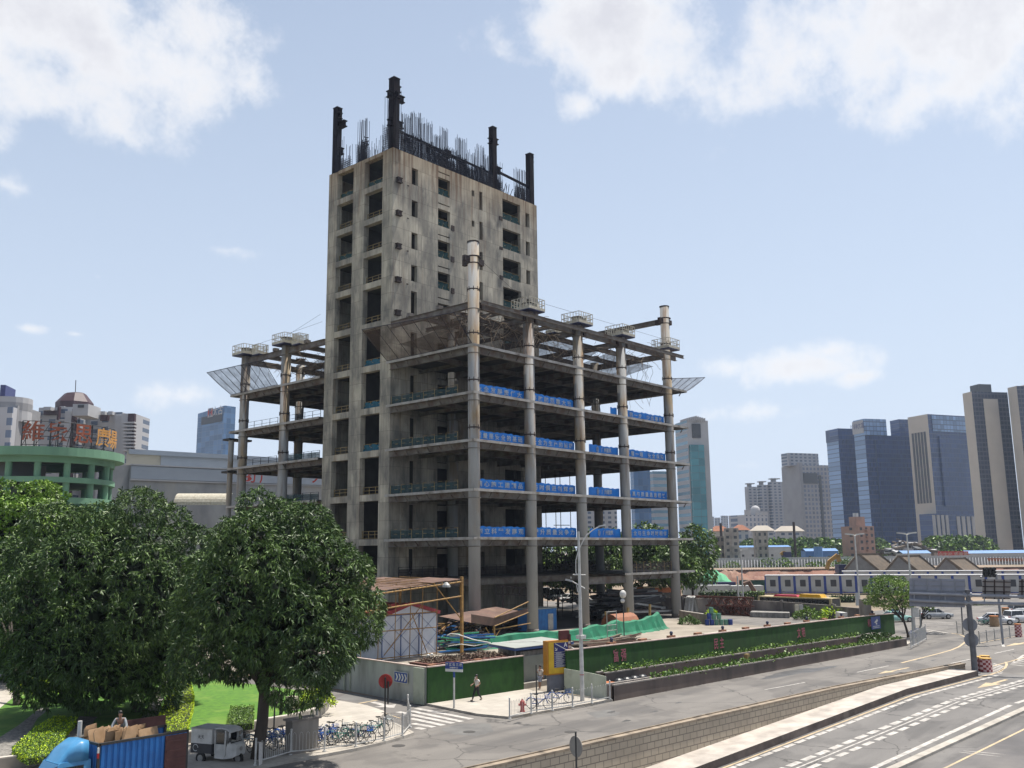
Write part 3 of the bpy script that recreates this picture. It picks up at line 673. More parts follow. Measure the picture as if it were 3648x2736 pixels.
blob(z9, 1320, 1510, 330, 22, .003, 18, -.17); blob(z9, 1560, 1478, 180, 16, .0035, 14, -.17)
blob(z5, 880, 1090, 0.1, .1, .003)
for p in ((760, 722, 34, 7), (830, 735, 25, 4), (950, 768, 24, 4), (1500, 634, 34, 7), (1615, 704, 34, 7), (1840, 630, 34, 4), (2030, 560, 24, 4)): blob(z6, *p, .0035)
blob(z10, 900, 1384, 35, 5, .003); blob(z10, 1045, 1386, 35, 4, .003); blob(z10, 760, 1511, 50, 6, .003)
m.build('dark_patch', kind='structure')
for i, (f_, q_) in enumerate(((z6, (1180, 790)), (z6, (380, 790)), (z5, (1150, 1010)), (z10, (600, 1400)))): p = atz(*f_(*q_), .004); m = MB().mt('dark_metal0'); m.cyl(p, .36, .006, 20); m.build('manhole_cover', label='round iron manhole cover in the street, ' + ['below the blue bicycles', 'below the walking person', 'left of the zebra crossing', 'beside the planter end'][i], cat='manhole')
# marks on the lower road (on its slope)
mw = MB().mt('white_mark'); my = MB().mt('yellow_mark')
def lstripe(a, b, wd, m, dz=.006, n=1):
    for i in range(n):
        p, q = a.lerp(b, i / n), a.lerp(b, (i + 1) / n); p.z = lz(p.x) + dz; q.z = lz(q.x) + dz; k = (q - p).normalized().cross(Vector((0, 0, 1))).normalized() * wd / 2
        m.quad(p - k, p + k, q + k, q - k)
a, b = low(z11(330, 855)), low(z11(1975, 277)); lstripe(a + (a - b) * .5, b, .14, my, .006, 40)
a, b = low(z11(480, 817)), low(z11(1938, 305)); n = 27
for i in range(-8, n + 3): p = a.lerp(b, i / n); lstripe(p, p + (b - a).normalized() * 1.0, .3, mw, .008)
a, b = low(z11(780, 861)), low(z11(2212, 322)); lstripe(a + (a - b) * .4, b + (b - a) * .3, .12, mw, .006, 40)
dn = (b - a).normalized(); sd_ = Vector((-dn.y, dn.x, 0)); n = 22
for i in range(-8, n + 6):
    p = a.lerp(b, i / n)
    lstripe(p + sd_ * .5, p + sd_ * .5 + dn * 1.1, .38, mw, .008); lstripe(p - sd_ * .5 + dn * .3, p - sd_ * .5 + dn * 1.3, .34, mw, .008)
a, b = low(z11(1270, 858)), low(z11(2212, 436)); lstripe(a + (a - b) * .5, b + (b - a) * .8, .3, mw, .006, 30)
def f2(x, y): return (3300 + x * .1688, 2200 + y * .1688)
p, q = low(f2(1690, 1310)), low(f2(1070, 1492)); pm = p.lerp(q, .45); lstripe(p, pm, .3, my, .008)
dd = (q - pm).normalized(); nn = Vector((-dd.y, dd.x, 0)); pts = [pm + nn * .55, pm - nn * .55, q]; my.add([(v.x, v.y, lz(v.x) + .009) for v in pts], [(0, 1, 2)])
my.build('lane_marking', kind='structure'); mw.build('lane_marking', kind='structure')
m = MB().mt('kerb_stone')
a, b = low(z11(1420, 861)), low(z11(2212, 500))
a2 = a + (a - b) * .6; b2 = b + (b - a) * .8
for i in range(24):
    p, q = a2.lerp(b2, i / 24), a2.lerp(b2, (i + 1) / 24); p.z = lz(p.x) + .06; q.z = lz(q.x) + .06; m.bar(p, q, .45, .16)
m.build('kerb', kind='structure')
m = MB().mt('asphalt_dark'); n = (b - a).normalized().cross(Vector((0, 0, 1)))
for i in range(24):
    p, q = a2.lerp(b2, i / 24) + n * 1.4, a2.lerp(b2, (i + 1) / 24) + n * 1.4
    m.quad((p.x, p.y, lz(p.x) + .006), (p.x + n.x * 40, p.y + n.y * 40, lz(p.x) + .006), (q.x + n.x * 40, q.y + n.y * 40, lz(q.x) + .006), (q.x, q.y, lz(q.x) + .006))
m.build('side_road', kind='structure')
m = MB().mt('yellow_mark')
for i in range(24):
    p, q = a2.lerp(b2, i / 24) + n * 1.75, a2.lerp(b2, (i + 1) / 24) + n * 1.75; lstripe(p, q, .14, m, .012)
m.build('lane_marking', kind='structure')
m = MB().mt('white_mark'); p, q = low(z11(1800, 762)), low(z11(2212, 805)); lstripe(p, q + (q - p), .1, m, .012); lstripe(low(z11(1830, 755)), low(z11(2212, 785)), .1, m, .012)
m.build('lane_marking', kind='structure')
# retaining wall with tiled face, and the ledge in front of it
mat('cap_stone', (.36, .29, .21), (.24, .19, .14), 1.3, .8, dirt=(.1, .08, .06), dscale=1.)
mat('ledge_top', (.56, .50, .44), (.38, .34, .30), .9, .9, dirt=(.3, .27, .24), dscale=.5); mat('ledge_side', (.13, .10, .09), (.075, .06, .055), .9, .9, dirt=(.2, .17, .15), dscale=.6)  # ledge top lightened, side darkened: sun and shade put into the colours
rw = thing('retaining_wall', 'long wall faced with cream tiles between the street and the sunken road', 'wall', (60, par_y(60), 0))
m = MB().mt('wall_tile'); x = -100.
def seg(m, x0, x1, o0, o1, za, zb, ztop=True):
    pass
while x < PE.x - .1:
    x2 = min(x + 4, PE.x); y, y2 = par_y(x), par_y(x2); b0, b1 = lz(x) - .3, lz(x2) - .3; h0 = .86 if x < 62 else .86 - (x - 62) / 21.9 * .36; h1 = .86 if x2 < 62 else .86 - (x2 - 62) / 21.9 * .36
    m.add([(x, y - .18, b0), (x2, y2 - .18, b1), (x2, y2 - .18, h1), (x, y - .18, h0), (x, y + .12, -.3), (x2, y2 + .12, -.3), (x2, y2 + .12, h1), (x, y + .12, h0)], ((0, 1, 2, 3), (4, 7, 6, 5)))
    if x2 == PE.x: m.quad((x2, y2 - .18, b1), (x2, y2 + .12, b1), (x2, y2 + .12, h1), (x2, y2 - .18, h1))
    x = x2
m.build('tiled_face', rw)
m = MB().mt('cap_stone'); x = -100.
while x < PE.x - .1:
    x2 = min(x + 2.5, PE.x + .04); h0 = .86 if x < 62 else .86 - (x - 62) / 21.9 * .36; h1 = .86 if x2 < 62 else .86 - (x2 - 62) / 21.9 * .36
    m.bar((x, par_y(x) - .03, h0 + .05), (x2 - .012, par_y(x2) - .03, h1 + .05), .42, .1); m.bar((x, par_y(x) + .14, h0 + .13), (x2 - .012, par_y(x2) + .14, h1 + .13), .07, .06)
    x = x2
m.build('coping', rw)
m = MB().mt('ledge_top'); m2 = MB().mt('ledge_side')
B0 = Vector((80.6, 23.67)); tanA = math.tan(ANG)
def led_y(x): return B0.y + (x - B0.x) * tanA
def led_h(x): return .42
x = -60.
while x < 82.3:
    x2 = min(x + 2, 82.4 if x > 80 else 81.)
    if x >= 81.: break
    t0, t1 = lz(x) + .42, lz(x2) + .42
    m.quad((x, led_y(x), t0), (x2, led_y(x2), t1), (x2, par_y(x2) - .185, t1), (x, par_y(x) - .185, t0))
    m2.quad((x, led_y(x), t0 - .6), (x2, led_y(x2), t1 - .6), (x2, led_y(x2), t1), (x, led_y(x), t0))
    x = x2
m2.quad((81, led_y(81), -.1), (81, par_y(81) - .19, -.1), (81, par_y(81) - .19, .42), (81, led_y(81), .42))
lg = thing('ledge', 'low concrete ledge with a painted sunlit top and shaded side at the foot of the tiled wall', 'ledge', (60, led_y(60), 0)); m.build('ledge_top', lg); m2.build('ledge_side', lg)
# ------------------------------------------------------------------ park, hoardings, planters
mat('grey_wall', (.36, .33, .29), (.26, .24, .21), 1.1, .9, dirt=(.17, .15, .135), dscale=.5, stretch=(1, 1, .4))
mat('wall_cap', (.62, .57, .50), (.48, .44, .38), 2., .9)
mat('turf_green', (.022, .088, .012), (.013, .055, .009), 2.2, .95, dirt=(.019, .060, .010), dscale=.3, stretch=(1, 1, .5)); mat('hoarding_cap', (.62, .5, .44), (.45, .33, .28), 2, .7)
mat('pale_panel', (.48, .52, .42), (.40, .44, .35), .8, .7, dirt=(.24, .25, .20), dscale=.6); mat('grey_panel', (.52, .54, .50), (.42, .44, .41), .7, .7, dirt=(.2, .2, .18), dscale=.5, stretch=(1, 1, .3))
mat('brick', (.36, .18, .10), (.26, .12, .07), 4, .9); mat('black_rubber', (.018, .018, .018), None, 2, .7); mat('dark_metal', (.05, .048, .046), None, 2, .6); mat('galv', (.42, .42, .40), (.3, .3, .29), 2., .45, .3)
mat('white_paint', (.66, .65, .62), (.5, .49, .46), 2.5, .55); mat('planter_brown', (.20, .15, .125), (.13, .10, .085), .6, .85, dirt=(.085, .07, .06), dscale=.35, stretch=(1, 1, .35)); mat('planter_top', (.30, .27, .24), (.18, .16, .145), 1.5, .9)
mat('blue_sign', (.01, .06, .33), (.008, .05, .27), 3, .4); mat('white_sign', (.75, .75, .72), (.65, .65, .62), 3, .5); mat('red_sign', (.50, .045, .03), (.40, .03, .022), 3, .5); mat('sign_yellow', (.72, .46, .02), (.6, .38, .02), 3, .45); mat('faint', (.46, .47, .44), None, 3, .8); mat('pink_letter', (.42, .12, .16), (.3, .09, .11), 8, .8)
# lawn raised behind its low wall
PW = [z8(-500, 1150), z8(0, 1108), z8(600, 1027), z8(1480, 903), z8(1990, 822), z5(100, 800), z5(300, 768), z5(440, 735), z5(540, 700), z5(596, 650), z5(596, 625), z5(540, 590), z5(400, 560)]
PWg = [atz(*p, .72) for p in PW]
wk = thing('park_wall', 'low curved grey wall holding the lawn along the pavement', 'wall', tuple(PWg[4]))
m = MB().mt('grey_wall'); c = MB().mt('wall_cap')
def thick_line(mb, pts, t, z0, z1, side=1):
    pts = [Vector((p[0], p[1], 0)) for p in pts]; q = []
    for i, p in enumerate(pts):
        d = (pts[min(i + 1, len(pts) - 1)] - pts[max(i - 1, 0)]).normalized(); q.append(p + Vector((-d.y, d.x, 0)) * t * side)
    for i in range(len(pts) - 1): mb.prism([pts[i].xy, pts[i + 1].xy, q[i + 1].xy, q[i].xy], z0, z1)
    return q
def dense(pts, n=3):
    o = []
    P_ = [Vector((p[0], p[1], 0)) for p in pts]
    for i in range(len(P_) - 1):
        a = P_[max(i - 1, 0)]; b = P_[i]; cc = P_[i + 1]; d = P_[min(i + 2, len(P_) - 1)]
        for k in range(n):
            t = k / n; o.append(.5 * ((2 * b) + (cc - a) * t + (2 * a - 5 * b + 4 * cc - d) * t * t + (3 * b - a - 3 * cc + d) * t ** 3))
    return o + [P_[-1]]
PD = dense(PWg)
inner = thick_line(m, PD, .28, .0, .68); thick_line(c, [p + Vector((0, 0, 0)) for p in PD], .3, .68, .74)
m.build('wall_body', wk); c.build('wall_coping', wk)
lawn_poly = [(p.x, p.y) for p in inner] + [(40.1, 75), (36, 110), (-40, 110), (-60, 60)]
poly('lawn', lawn_poly, 'lawn', .62, .5)
def gpoly(name, pts, f, matname, z, kind='structure'):
    return poly(name, [(*atz(*f(*p), z).xy,) for p in pts], matname, z, None, kind)
def f3(x, y): return (x * .3165, 2250 + y * .3165)
gpoly('path', [(0, 1400), (300, 1340), (540, 1180), (700, 960), (1180, 640), (1420, 440), (1300, 440), (900, 640), (380, 900), (100, 1240), (-100, 1330)][::-1], f3, 'pebble', .625) if False else None
gpoly('path', [(640, 1340), (1020, 1320), (1060, 1000), (1100, 960), (900, 950), (840, 1020)], f3, 'pebble', .626)
gpoly('path', [(-200, 1430), (130, 1390), (330, 1130), (420, 980), (560, 860), (440, 860), (330, 960), (200, 1060), (-100, 1250)], f3, 'pebble', .626)
gpoly('path', [(1530, 1060), (1750, 1040), (1740, 1000), (1960, 460), (1870, 450), (1660, 860)], f3, 'pebble', .626)
gpoly('path', [(-400, 1000), (0, 860), (200, 700), (560, 520), (1900, 380), (1900, 330), (0, 480), (-400, 560)], f3, 'paving', .627)
# clipped hedges, many small leaves
mat('hedge_lime', (.62, .80, .004), (.48, .68, .004), 6, .7); mat('hedge_green', (.09, .19, .02), (.045, .12, .012), 5, .7); mat('shrub_yellow', (.40, .42, .02), (.2, .28, .02), 5, .7)
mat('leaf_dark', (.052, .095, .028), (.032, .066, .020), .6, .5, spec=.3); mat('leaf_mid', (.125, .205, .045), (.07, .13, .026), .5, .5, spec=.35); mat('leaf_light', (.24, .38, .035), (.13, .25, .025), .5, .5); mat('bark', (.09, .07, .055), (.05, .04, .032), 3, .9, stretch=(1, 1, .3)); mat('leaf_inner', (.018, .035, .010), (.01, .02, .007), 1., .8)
rng = np.random.default_rng(5)
def leaf_mesh(name, P_, N_, size, aspect, matname, parent=None, mats=None, droop=.3, jitter=.6, idx=None):
    """one leaf blade (a bent pair of quads) at every point P_, pointing roughly along N_"""
    n = len(P_); d = N_ + rng.normal(0, jitter, (n, 3)); d[:, 2] -= droop; d /= np.linalg.norm(d, axis=1)[:, None] + 1e-9
    u = rng.normal(0, 1, (n, 3)); s = np.cross(d, u); s /= np.linalg.norm(s, axis=1)[:, None] + 1e-9
    L = size * rng.uniform(.65, 1.25, (n, 1)); W = L * aspect
    mid = P_ + d * L * .5; tip = P_ + d * L + np.array([0, 0, -1.]) * L * .18
    v = np.stack([P_, mid + s * W / 2, tip, mid - s * W / 2], 1).reshape(-1, 3)
    me = bpy.data.meshes.new(name); me.vertices.add(4 * n); me.vertices.foreach_set('co', v.astype(np.float32).ravel())
    me.loops.add(4 * n); me.loops.foreach_set('vertex_index', np.arange(4 * n, dtype=np.int32)); me.polygons.add(n)
    me.polygons.foreach_set('loop_start', np.arange(0, 4 * n, 4, dtype=np.int32))
    mats = mats or [matname]
    for k in mats: me.materials.append(MATS[k])
    if len(mats) > 1: me.polygons.foreach_set('material_index', (rng.integers(0, len(mats), n) if idx is None else idx).astype(np.int32))
    me.update(calc_edges=True); o = bpy.data.objects.new(name, me); col.objects.link(o)
    if parent: o.parent = parent; o.matrix_parent_inverse = Matrix.Translation(-Vector(parent.location))
    return o
def in_poly(px, py, poly_):
    c = np.zeros(len(px), bool); n = len(poly_)
    for i in range(n):
        x1, y1 = poly_[i]; x2, y2 = poly_[(i + 1) % n]
        t = ((y1 > py) != (y2 > py)) & (px < (x2 - x1) * (py - y1) / (y2 - y1 + 1e-12) + x1); c ^= t
    return c
def hedge(label, pts, f, z0, h, mats, leaf=.09, dens=260, cat='hedge', name='hedge', bumps=.05, world=None):
    P_ = world or [tuple(atz(*f(*p), z0 + h).xy) for p in pts]
    x0, x1 = min(p[0] for p in P_), max(p[0] for p in P_); y0, y1 = min(p[1] for p in P_), max(p[1] for p in P_)
    A = (x1 - x0) * (y1 - y0); n = int(min(A * dens, 60000)); X = rng.uniform(x0, x1, n); Y = rng.uniform(y0, y1, n); k = in_poly(X, Y, P_)
    X, Y = X[k], Y[k]; Z = z0 + h - .06 + bumps * np.sin(X * 5.1) * np.cos(Y * 4.3) + rng.uniform(-.08, .04, len(X))
    top = np.stack([X, Y, Z], 1); nt_ = np.tile([0, 0, .05], (len(X), 1)); sides = []; sn = []
    for i in range(len(P_)):
        a, b = np.array(P_[i]), np.array(P_[(i + 1) % len(P_)]); L = np.linalg.norm(b - a); mm = int(L * h * dens * .9)
        if mm < 1: continue
        t = rng.uniform(0, 1, mm)[:, None]; q = a + (b - a) * t; zz = rng.uniform(z0, z0 + h, mm); nn = np.array([(b - a)[1], -(b - a)[0]]) / (L + 1e-9)
        c0 = np.mean(P_, 0); nn = nn if np.dot(nn, (a + b) / 2 - c0) > 0 else -nn
        sides.append(np.column_stack([q, zz])); sn.append(np.tile([nn[0], nn[1], .25], (mm, 1)))
    Pp = np.concatenate([top] + sides); Nn = np.concatenate([nt_] + sn); cx, cy = np.mean(P_, 0)
    root = thing(name, label, cat, (cx, cy, z0))
    m = MB().mt('leaf_inner'); c_ = np.array([cx, cy]); sh = [tuple(c_ + (np.array(p) - c_) * (1 - .06 / max(.3, np.linalg.norm(np.array(p) - c_)))) for p in P_]; m.prism(sh, z0, z0 + h - .12); m.build('stem', root)
    leaf_mesh('foliage', Pp, Nn, leaf, .55, mats[0], root, mats, .0, .7)
    return root
hedge('lime yellow clipped hedge strip glowing in sun between cobble path and lawn', [(1745, 1050), (1880, 1100), (2095, 1090), (2170, 820), (2180, 720), (2110, 430), (1985, 440), (1890, 730)], f3, .62, .42, ['hedge_lime', 'hedge_lime', 'shrub_yellow'], .085, 420)
hedge('yellow green clipped hedge ending by the wall at lower left', [(150, 1290), (330, 1400), (620, 1360), (720, 1130), (860, 960), (640, 930), (420, 1060)], f3, .62, .42, ['hedge_green', 'hedge_lime', 'leaf_light'], .085, 420)
hedge('dark sided square hedge behind the mango trunk on the sunny lawn', [(740, 320), (1220, 270), (1230, -60), (800, -40)], lambda x, y: (680 + x * .18083, 2520 + y * .18083), .62, .45, ['leaf_light', 'hedge_green', 'leaf_light'], .085, 380)
def bush(label, c, r, mats, n=900, leaf=.16, asp=.5, cat='bush', name='bush', sc=(1, 1, .8), droop=.1):
    root = thing(name, label, cat, (c[0], c[1], c[2])); u = rng.normal(0, 1, (n, 3)); u /= np.linalg.norm(u, axis=1)[:, None]; u[:, 2] = np.abs(u[:, 2]) * .9 + .02 * 0
    lump = 1 + .22 * np.sin(u[:, 0] * 5 + c[0]) * np.cos(u[:, 1] * 6 + c[1]); rr = r * rng.uniform(.55, 1., n) ** .5 * lump
    P_ = np.array([c[0], c[1], c[2] + .1]) + u * rr[:, None] * np.array(sc)
    m = MB().mt('bark'); [m.tube([c, (c[0] + random.uniform(-.5, .5) * r, c[1] + random.uniform(-.5, .5) * r, c[2] + r * sc[2] * .8)], [.03, .012], 5) for _ in range(5)]; m.build('stem', root)
    leaf_mesh('foliage', P_, u, leaf, asp, mats[0], root, mats, droop, .6); return root
bush('yellow leaved round bush at the curved end of the park wall', atz(*z5(500, 700), .62), 1., ['shrub_yellow', 'hedge_lime', 'leaf_mid'], 1500, .2, .35, sc=(1, 1.2, 1.1))
bush('strap leaved light green bush under the left small tree', atz(*z8(300, 590), .62), 1.3, ['hedge_lime', 'leaf_light'], 500, .6, .14)
# hoardings ---------------------------------------------------------------
def hoard(root, x0, y0, x1, y1, zs, mname, t=.1, cap=True, z0=.03):
    a, b = Vector((x0, y0, 0)), Vector((x1, y1, 0)); n = max(1, int((b - a).length / 3.)); m = MB().mt(mname); c = MB().mt('hoarding_cap'); d = (b - a).normalized(); nn = Vector((-d.y, d.x, 0))
    for i in range(n):
        p, q = a.lerp(b, i / n), a.lerp(b, (i + 1) / n); h0 = np.interp(i / n, *zs); h1 = np.interp((i + 1) / n, *zs)
        if i > 0: p = p
        v = [p, q, q + nn * t, p + nn * t]; m.add([(v[0].x, v[0].y, z0), (v[1].x, v[1].y, z0), (v[2].x, v[2].y, z0), (v[3].x, v[3].y, z0), (v[0].x, v[0].y, h0), (v[1].x, v[1].y, h1), (v[2].x, v[2].y, h1), (v[3].x, v[3].y, h0)], ((0, 1, 5, 4), (2, 3, 7, 6), (4, 5, 6, 7)) + (((0, 4, 7, 3),) if i == 0 else ()) + (((1, 2, 6, 5),) if i == n - 1 else ()))
        if cap: c.bar((p.x + nn.x * t / 2, p.y + nn.y * t / 2, h0 + .035), (q.x + nn.x * t / 2, q.y + nn.y * t / 2, h1 + .035), t + .1, .07)
    m.build('panel', root)
    if cap: c.build('coping', root)
h1 = thing('hoarding', 'short dark green artificial turf hoarding beside the zebra crossing', 'hoarding', (44.6, 47.5, 0))
hoard(h1, 44.54, 47.51, 53.4, 46.75, ([0, 1], [2.43, 2.45]), 'turf_green', .12, True, .12)
hz = ([0, .3, .83, 1], [2.93, 2.76, 2.5, 2.3])
h2 = thing('hoarding', 'long dark green artificial turf hoarding behind the roadside planters', 'hoarding', (54.5, 43.6, 0))
hoard(h2, 54.5, 43.6, 114.1, 42.0, hz, 'turf_green', .12)
def h2z(x): return float(np.interp((x - 54.5) / 59.6, *hz))
def h2y(x): return 43.6 - (x - 54.5) / 59.6 * 1.6
h3 = thing('hoarding', 'weathered grey panel hoarding running down the side lane', 'hoarding', (44.6, 47.6, 0))
hoard(h3, 45.9, 70., 45.7, 57.9, ([0, 1], [2.4, 2.4]), 'grey_panel', .1, True, .0); hoard(h3, 45.7, 57.9, 44.55, 47.66, ([0, 1], [2.4, 2.4]), 'grey_panel', .1, True, .0)
m = MB().mt('pale_panel'); m.box(44.38, 44.5, 47.75, 48.75, .05, 2.38)
m.build('end_panel', h3)
for y in (57.6, 56.9): m = MB().mt('pale_panel'); m.bar((45.55, y, 0), (45.55, y, 2.5), .12); m.build('post', h3)
cw = thing('hoarding', 'pale cream panel screen closing the near end of the planters', 'hoarding', (54, 43.4, 0))
m = MB().mt('pale_panel'); a, b = Vector((54.05, 43.5, 0)), Vector((53.45, 39.4, 0))
for s, e, h0, h1_ in ((0, .64, 1.75, 1.68), (.645, 1, 1.68, 1.58)):
    p, q = a.lerp(b, s), a.lerp(b, e); v = [(p.x, p.y), (q.x, q.y), (q.x + .06, q.y), (p.x + .06, p.y)]
    m.add([(x, y, .1) for x, y in v] + [(v[0][0], v[0][1], h0), (v[1][0], v[1][1], h1_), (v[2][0], v[2][1], h1_), (v[3][0], v[3][1], h0)], ((0, 1, 5, 4), (1, 2, 6, 5), (2, 3, 7, 6), (3, 0, 4, 7), (4, 5, 6, 7)))
m.build('panel', cw)
# chevron board and faint print on the grey hoarding
def on_face(o, loc, rz): o.rotation_euler = (R(90), 0, rz); o.location = loc
ch = thing('chevron_sign', 'blue board with four white arrow chevrons on the grey hoarding', 'sign', (0, 0, 0))
ch.location = (45.13 - .09, 52.4, 1.75); fa = math.atan2(47.66 - 57.9, 44.55 - 45.7); ch.rotation_euler = (0, 0, fa)
m = MB().mt('white_sign'); m.box(-.78, .78, -.04, -.012, -.36, .36); o = m.build('border'); o.parent = ch
m = MB().mt('blue_sign'); m.box(-.75, .75, -.045, -.0405, -.33, .33); o = m.build('panel'); o.parent = ch
m = MB().mt('white_sign')
for k in range(4):
    x = -.62 + k * .34; pts = [(x, .24), (x + .16, .24), (x + .32, 0), (x + .16, -.24), (x, -.24), (x + .16, 0)]
    m.add([(p[0], -.05, p[1]) for p in pts], [(0, 1, 2, 5), (5, 2, 3, 4)])
o = m.build('chevron'); o.parent = ch
_a, _b = Vector((45.7, 57.9, 0)), Vector((44.55, 47.66, 0)); _r = ray(*z5(1180, 470)); _n = Vector((-(_b - _a).y, (_b - _a).x, 0)); _t = _a.dot(_n) / _r.dot(_n); ch.location = _r * _t + Vector((-.11, 0, H))
# slogans in pink letters
def lettering(s, x, y, z, size, matname, label, rz=0., name='lettering', cat='lettering', dy=-.012, bold=.012, squeeze=1.):
    o = text_mesh(name, s, size, .008, matname, None, bold, squeeze); o.rotation_euler = (R(90), 0, rz); o.location = (x, y, z); tag(o, label, cat); return o
for s, f, p in (('富 强', z6, (1585, 190)), ('民 主', z9, (568, 1232)), ('文 明', z9, (1340, 1132)), ('和谐', z10, (338, 1040))):
    q = ray(*f(*p)); k = None; t = 43.2 / q.y; x = q.x * t; y = h2y(x); t = y / q.y
    lettering(s, x * 1., h2y(x) - .02, H + q.z * t, 1.0 if s != '和谐' else .95, 'pink_letter', 'faded pink two character slogan on the long green hoarding, ' + {'富 强': 'nearest the yellow station sign', '民 主': 'second from the street lamp', '文 明': 'third along from the street lamp', '和谐': 'next to the blue camera notice'}[s], math.atan2(-1.6, 59.6), 'slogan', 'lettering', squeeze=.75 if ' ' in s else 1.1)
sg = thing('camera_notice', 'blue surveillance notice near the right end of the green hoarding', 'sign', (0, 0, 0)); q = ray(*z10(453, 1018)); t = 42.3 / q.y
sg.location = (q.x * t, h2y(q.x * t) - .03, H + q.z * t); sg.rotation_euler = (0, 0, math.atan2(-1.6, 59.6))
m = MB().mt('blue_sign'); m.box(-1.25, 1.25, -.03, .0, -.68, .68); o = m.build('panel'); o.parent = sg
m = MB().mt('white_sign'); m.add([(-.5, -.035, .05), (.4, -.035, .42), (.62, -.035, .15), (-.2, -.035, -.02)], [(3, 2, 1, 0)]); m.box(-.05, .3, -.036, -.031, -.2, 0); [m.box(-.9, .9, -.036, -.031, -.4 - k * .16, -.34 - k * .16) for k in range(2)]; o = m.build('symbol'); o.parent = sg
# brick piers with small lamps along the hoarding top
lamp_n = 0
mat('lamp_blue', (.03, .04, .09), None, 3, .4)
for i in range(13):
    x = 60.3 + i * 4.05; y = h2y(x) + .35; pz = h2z(x)
    m = MB().mt('brick'); m.box(x - .42, x + .42, y - .14, y + .2, 0.03, pz + .22)
    m.build('brick_pier', label='one of the brick piers standing behind the long green hoarding', cat='pier', group='brick piers behind the green hoarding')
    if i % 2 == 0:
        t_ = thing('warning_lamp', 'small dark lamp on a brick pier of the long green hoarding', 'lamp', (x, y, pz + .22), 0, 'lamps on the hoarding piers')
        m = MB().mt('lamp_blue'); m.cyl((x, y, pz + .22), .12, .08, 8); m.ball((x, y, pz + .42), .15, 8, 6); m.build('lamp_head', t_)
for x in (45.1, 49.2):
    y = 47.3 - (x - 44.54) * .088 + .35; m = MB().mt('brick'); m.box(x - .3, x + .3, y, y + .3, 0.03, 2.6); m.build('brick_pier', label='brick pier behind the short green hoarding by the crossing', cat='pier', group='brick piers behind the short hoarding')
# planters ------------------------------------------------------------------
def planter(label, x0, x1, off, zf, w, base=0.):
    root = thing('planter', label, 'planter', (x0, kerb_y(x0) + off, 0)); m = MB().mt('planter_brown'); m2 = MB().mt('planter_top'); n = 16
    for i in range(n):
        xa, xb = x0 + (x1 - x0) * i / n, x0 + (x1 - x0) * (i + 1) / n; ya, yb = kerb_y(xa) + off, kerb_y(xb) + off; za, zb2 = zf(xa), zf(xb)
        for (d0, d1) in ((0, .14), (w - .14, w)):
            m.add([(xa, ya + d0, base - .1), (xb, yb + d0, base - .1), (xb, yb + d1, base - .1), (xa, ya + d1, base - .1), (xa, ya + d0, za), (xb, yb + d0, zb2), (xb, yb + d1, zb2), (xa, ya + d1, za)], ((0, 1, 5, 4), (2, 3, 7, 6)) + (((0, 4, 7, 3),) if i == 0 else ()) + (((1, 2, 6, 5),) if i == n - 1 else ()))
            m2.bar((xa, ya + (d0 + d1) / 2, za + .04), (xb, yb + (d0 + d1) / 2, zb2 + .04), .22, .09)
        m2.quad((xa, ya + .1, za - .12), (xb, yb + .1, zb2 - .12), (xb, yb + w - .1, zb2 - .12), (xa, ya + w - .1, za - .12))
    m.quad((x0, kerb_y(x0) + off, base - .1), (x0, kerb_y(x0) + off + w, base - .1), (x0, kerb_y(x0) + off + w, zf(x0)), (x0, kerb_y(x0) + off, zf(x0)))
    m.build('planter_wall', root); m2.build('planter_rim', root)
    return root
fa_ = lambda x: .98 - (x - 53.5) / 47.8 * .3; fb_ = lambda x: 1.42 - (x - 53.5) / 47.8 * .28
planter('long brown stone planter right beside the street, low leafy plants along it', 53.6, 101.3, 0., fa_, .8)
planter('second brown planter set back against the green hoarding', 55.6, 100.8, 2.3, fb_, .8)
def plant_row(label, x0, x1, off, zf, dens=46, gaps=(), mats=('leaf_mid', 'leaf_light', 'hedge_green')):
    X = []; N = int((x1 - x0) * dens); X = rng.uniform(x0, x1, N)
    keep = np.ones(N, bool)
    for a, b in gaps: keep &= ~((X > a) & (X < b))
    X = X[keep]; cl = np.round(X / .55) * .55; rc = np.sin(cl * 12.9898) * 43758.5453; rc = rc - np.floor(rc)
    X = cl + (X - cl) * .9; Y = 38.87 - (X - 53.51) * .0564 + off + .4 + rng.normal(0, .17, len(X)); Z = np.array([zf(x) for x in X]) - .08 + rng.uniform(0, .42, len(X)) * (.45 + rc * .8)
    Nn = np.stack([(X - cl) * 1.5, rng.normal(-.25, .4, len(X)), np.full(len(X), .6)], 1)
    o = leaf_mesh('planter_plants', np.stack([X, Y, Z], 1), Nn, .26, .5, mats[0], None, list(mats), .1, .55); tag(o, label, 'plants', kind='stuff'); return o
plant_row('low leafy plants spilling over the streetside planter', 58.5, 100.8, 0., fa_, 85, [(80.2, 81.0)]); plant_row('low leafy plants in the planter against the green hoarding', 56.2, 96.2, 2.3, fb_, 85)
plant_row('darker taller plants at the far end of the planters', 95, 101.3, 1.4, lambda x: .95, 160, (), ('leaf_dark', 'leaf_mid'))
m = MB().mt('yellow_paint'); q = atz(*z9(860, 1347), 1.25); m.obox((q.x, q.y, 1.0), (.45, .3, .42), -.05); m.build('yellow_box', label='small yellow box on the rim of the rear planter', cat='box')
mat('black_bag', (.02, .02, .022), None, 2, .35); mat('orange_cloth', (.5, .16, .04), (.35, .1, .03), 4, .8)
m = MB().mt('black_bag')
for k in range(4): m.ball((56.1 + k * .9, kerb_y(56) + 1.5 - k * .05, .85), .5, 10, 7, (1, .8, .6))
m.box(55.3, 59.6, kerb_y(57) + .9, kerb_y(57) + 2.1, .05, .7)
m.build('rubbish_bags', label='row of black rubbish bags lying between the planters', cat='rubbish bags', kind='stuff')
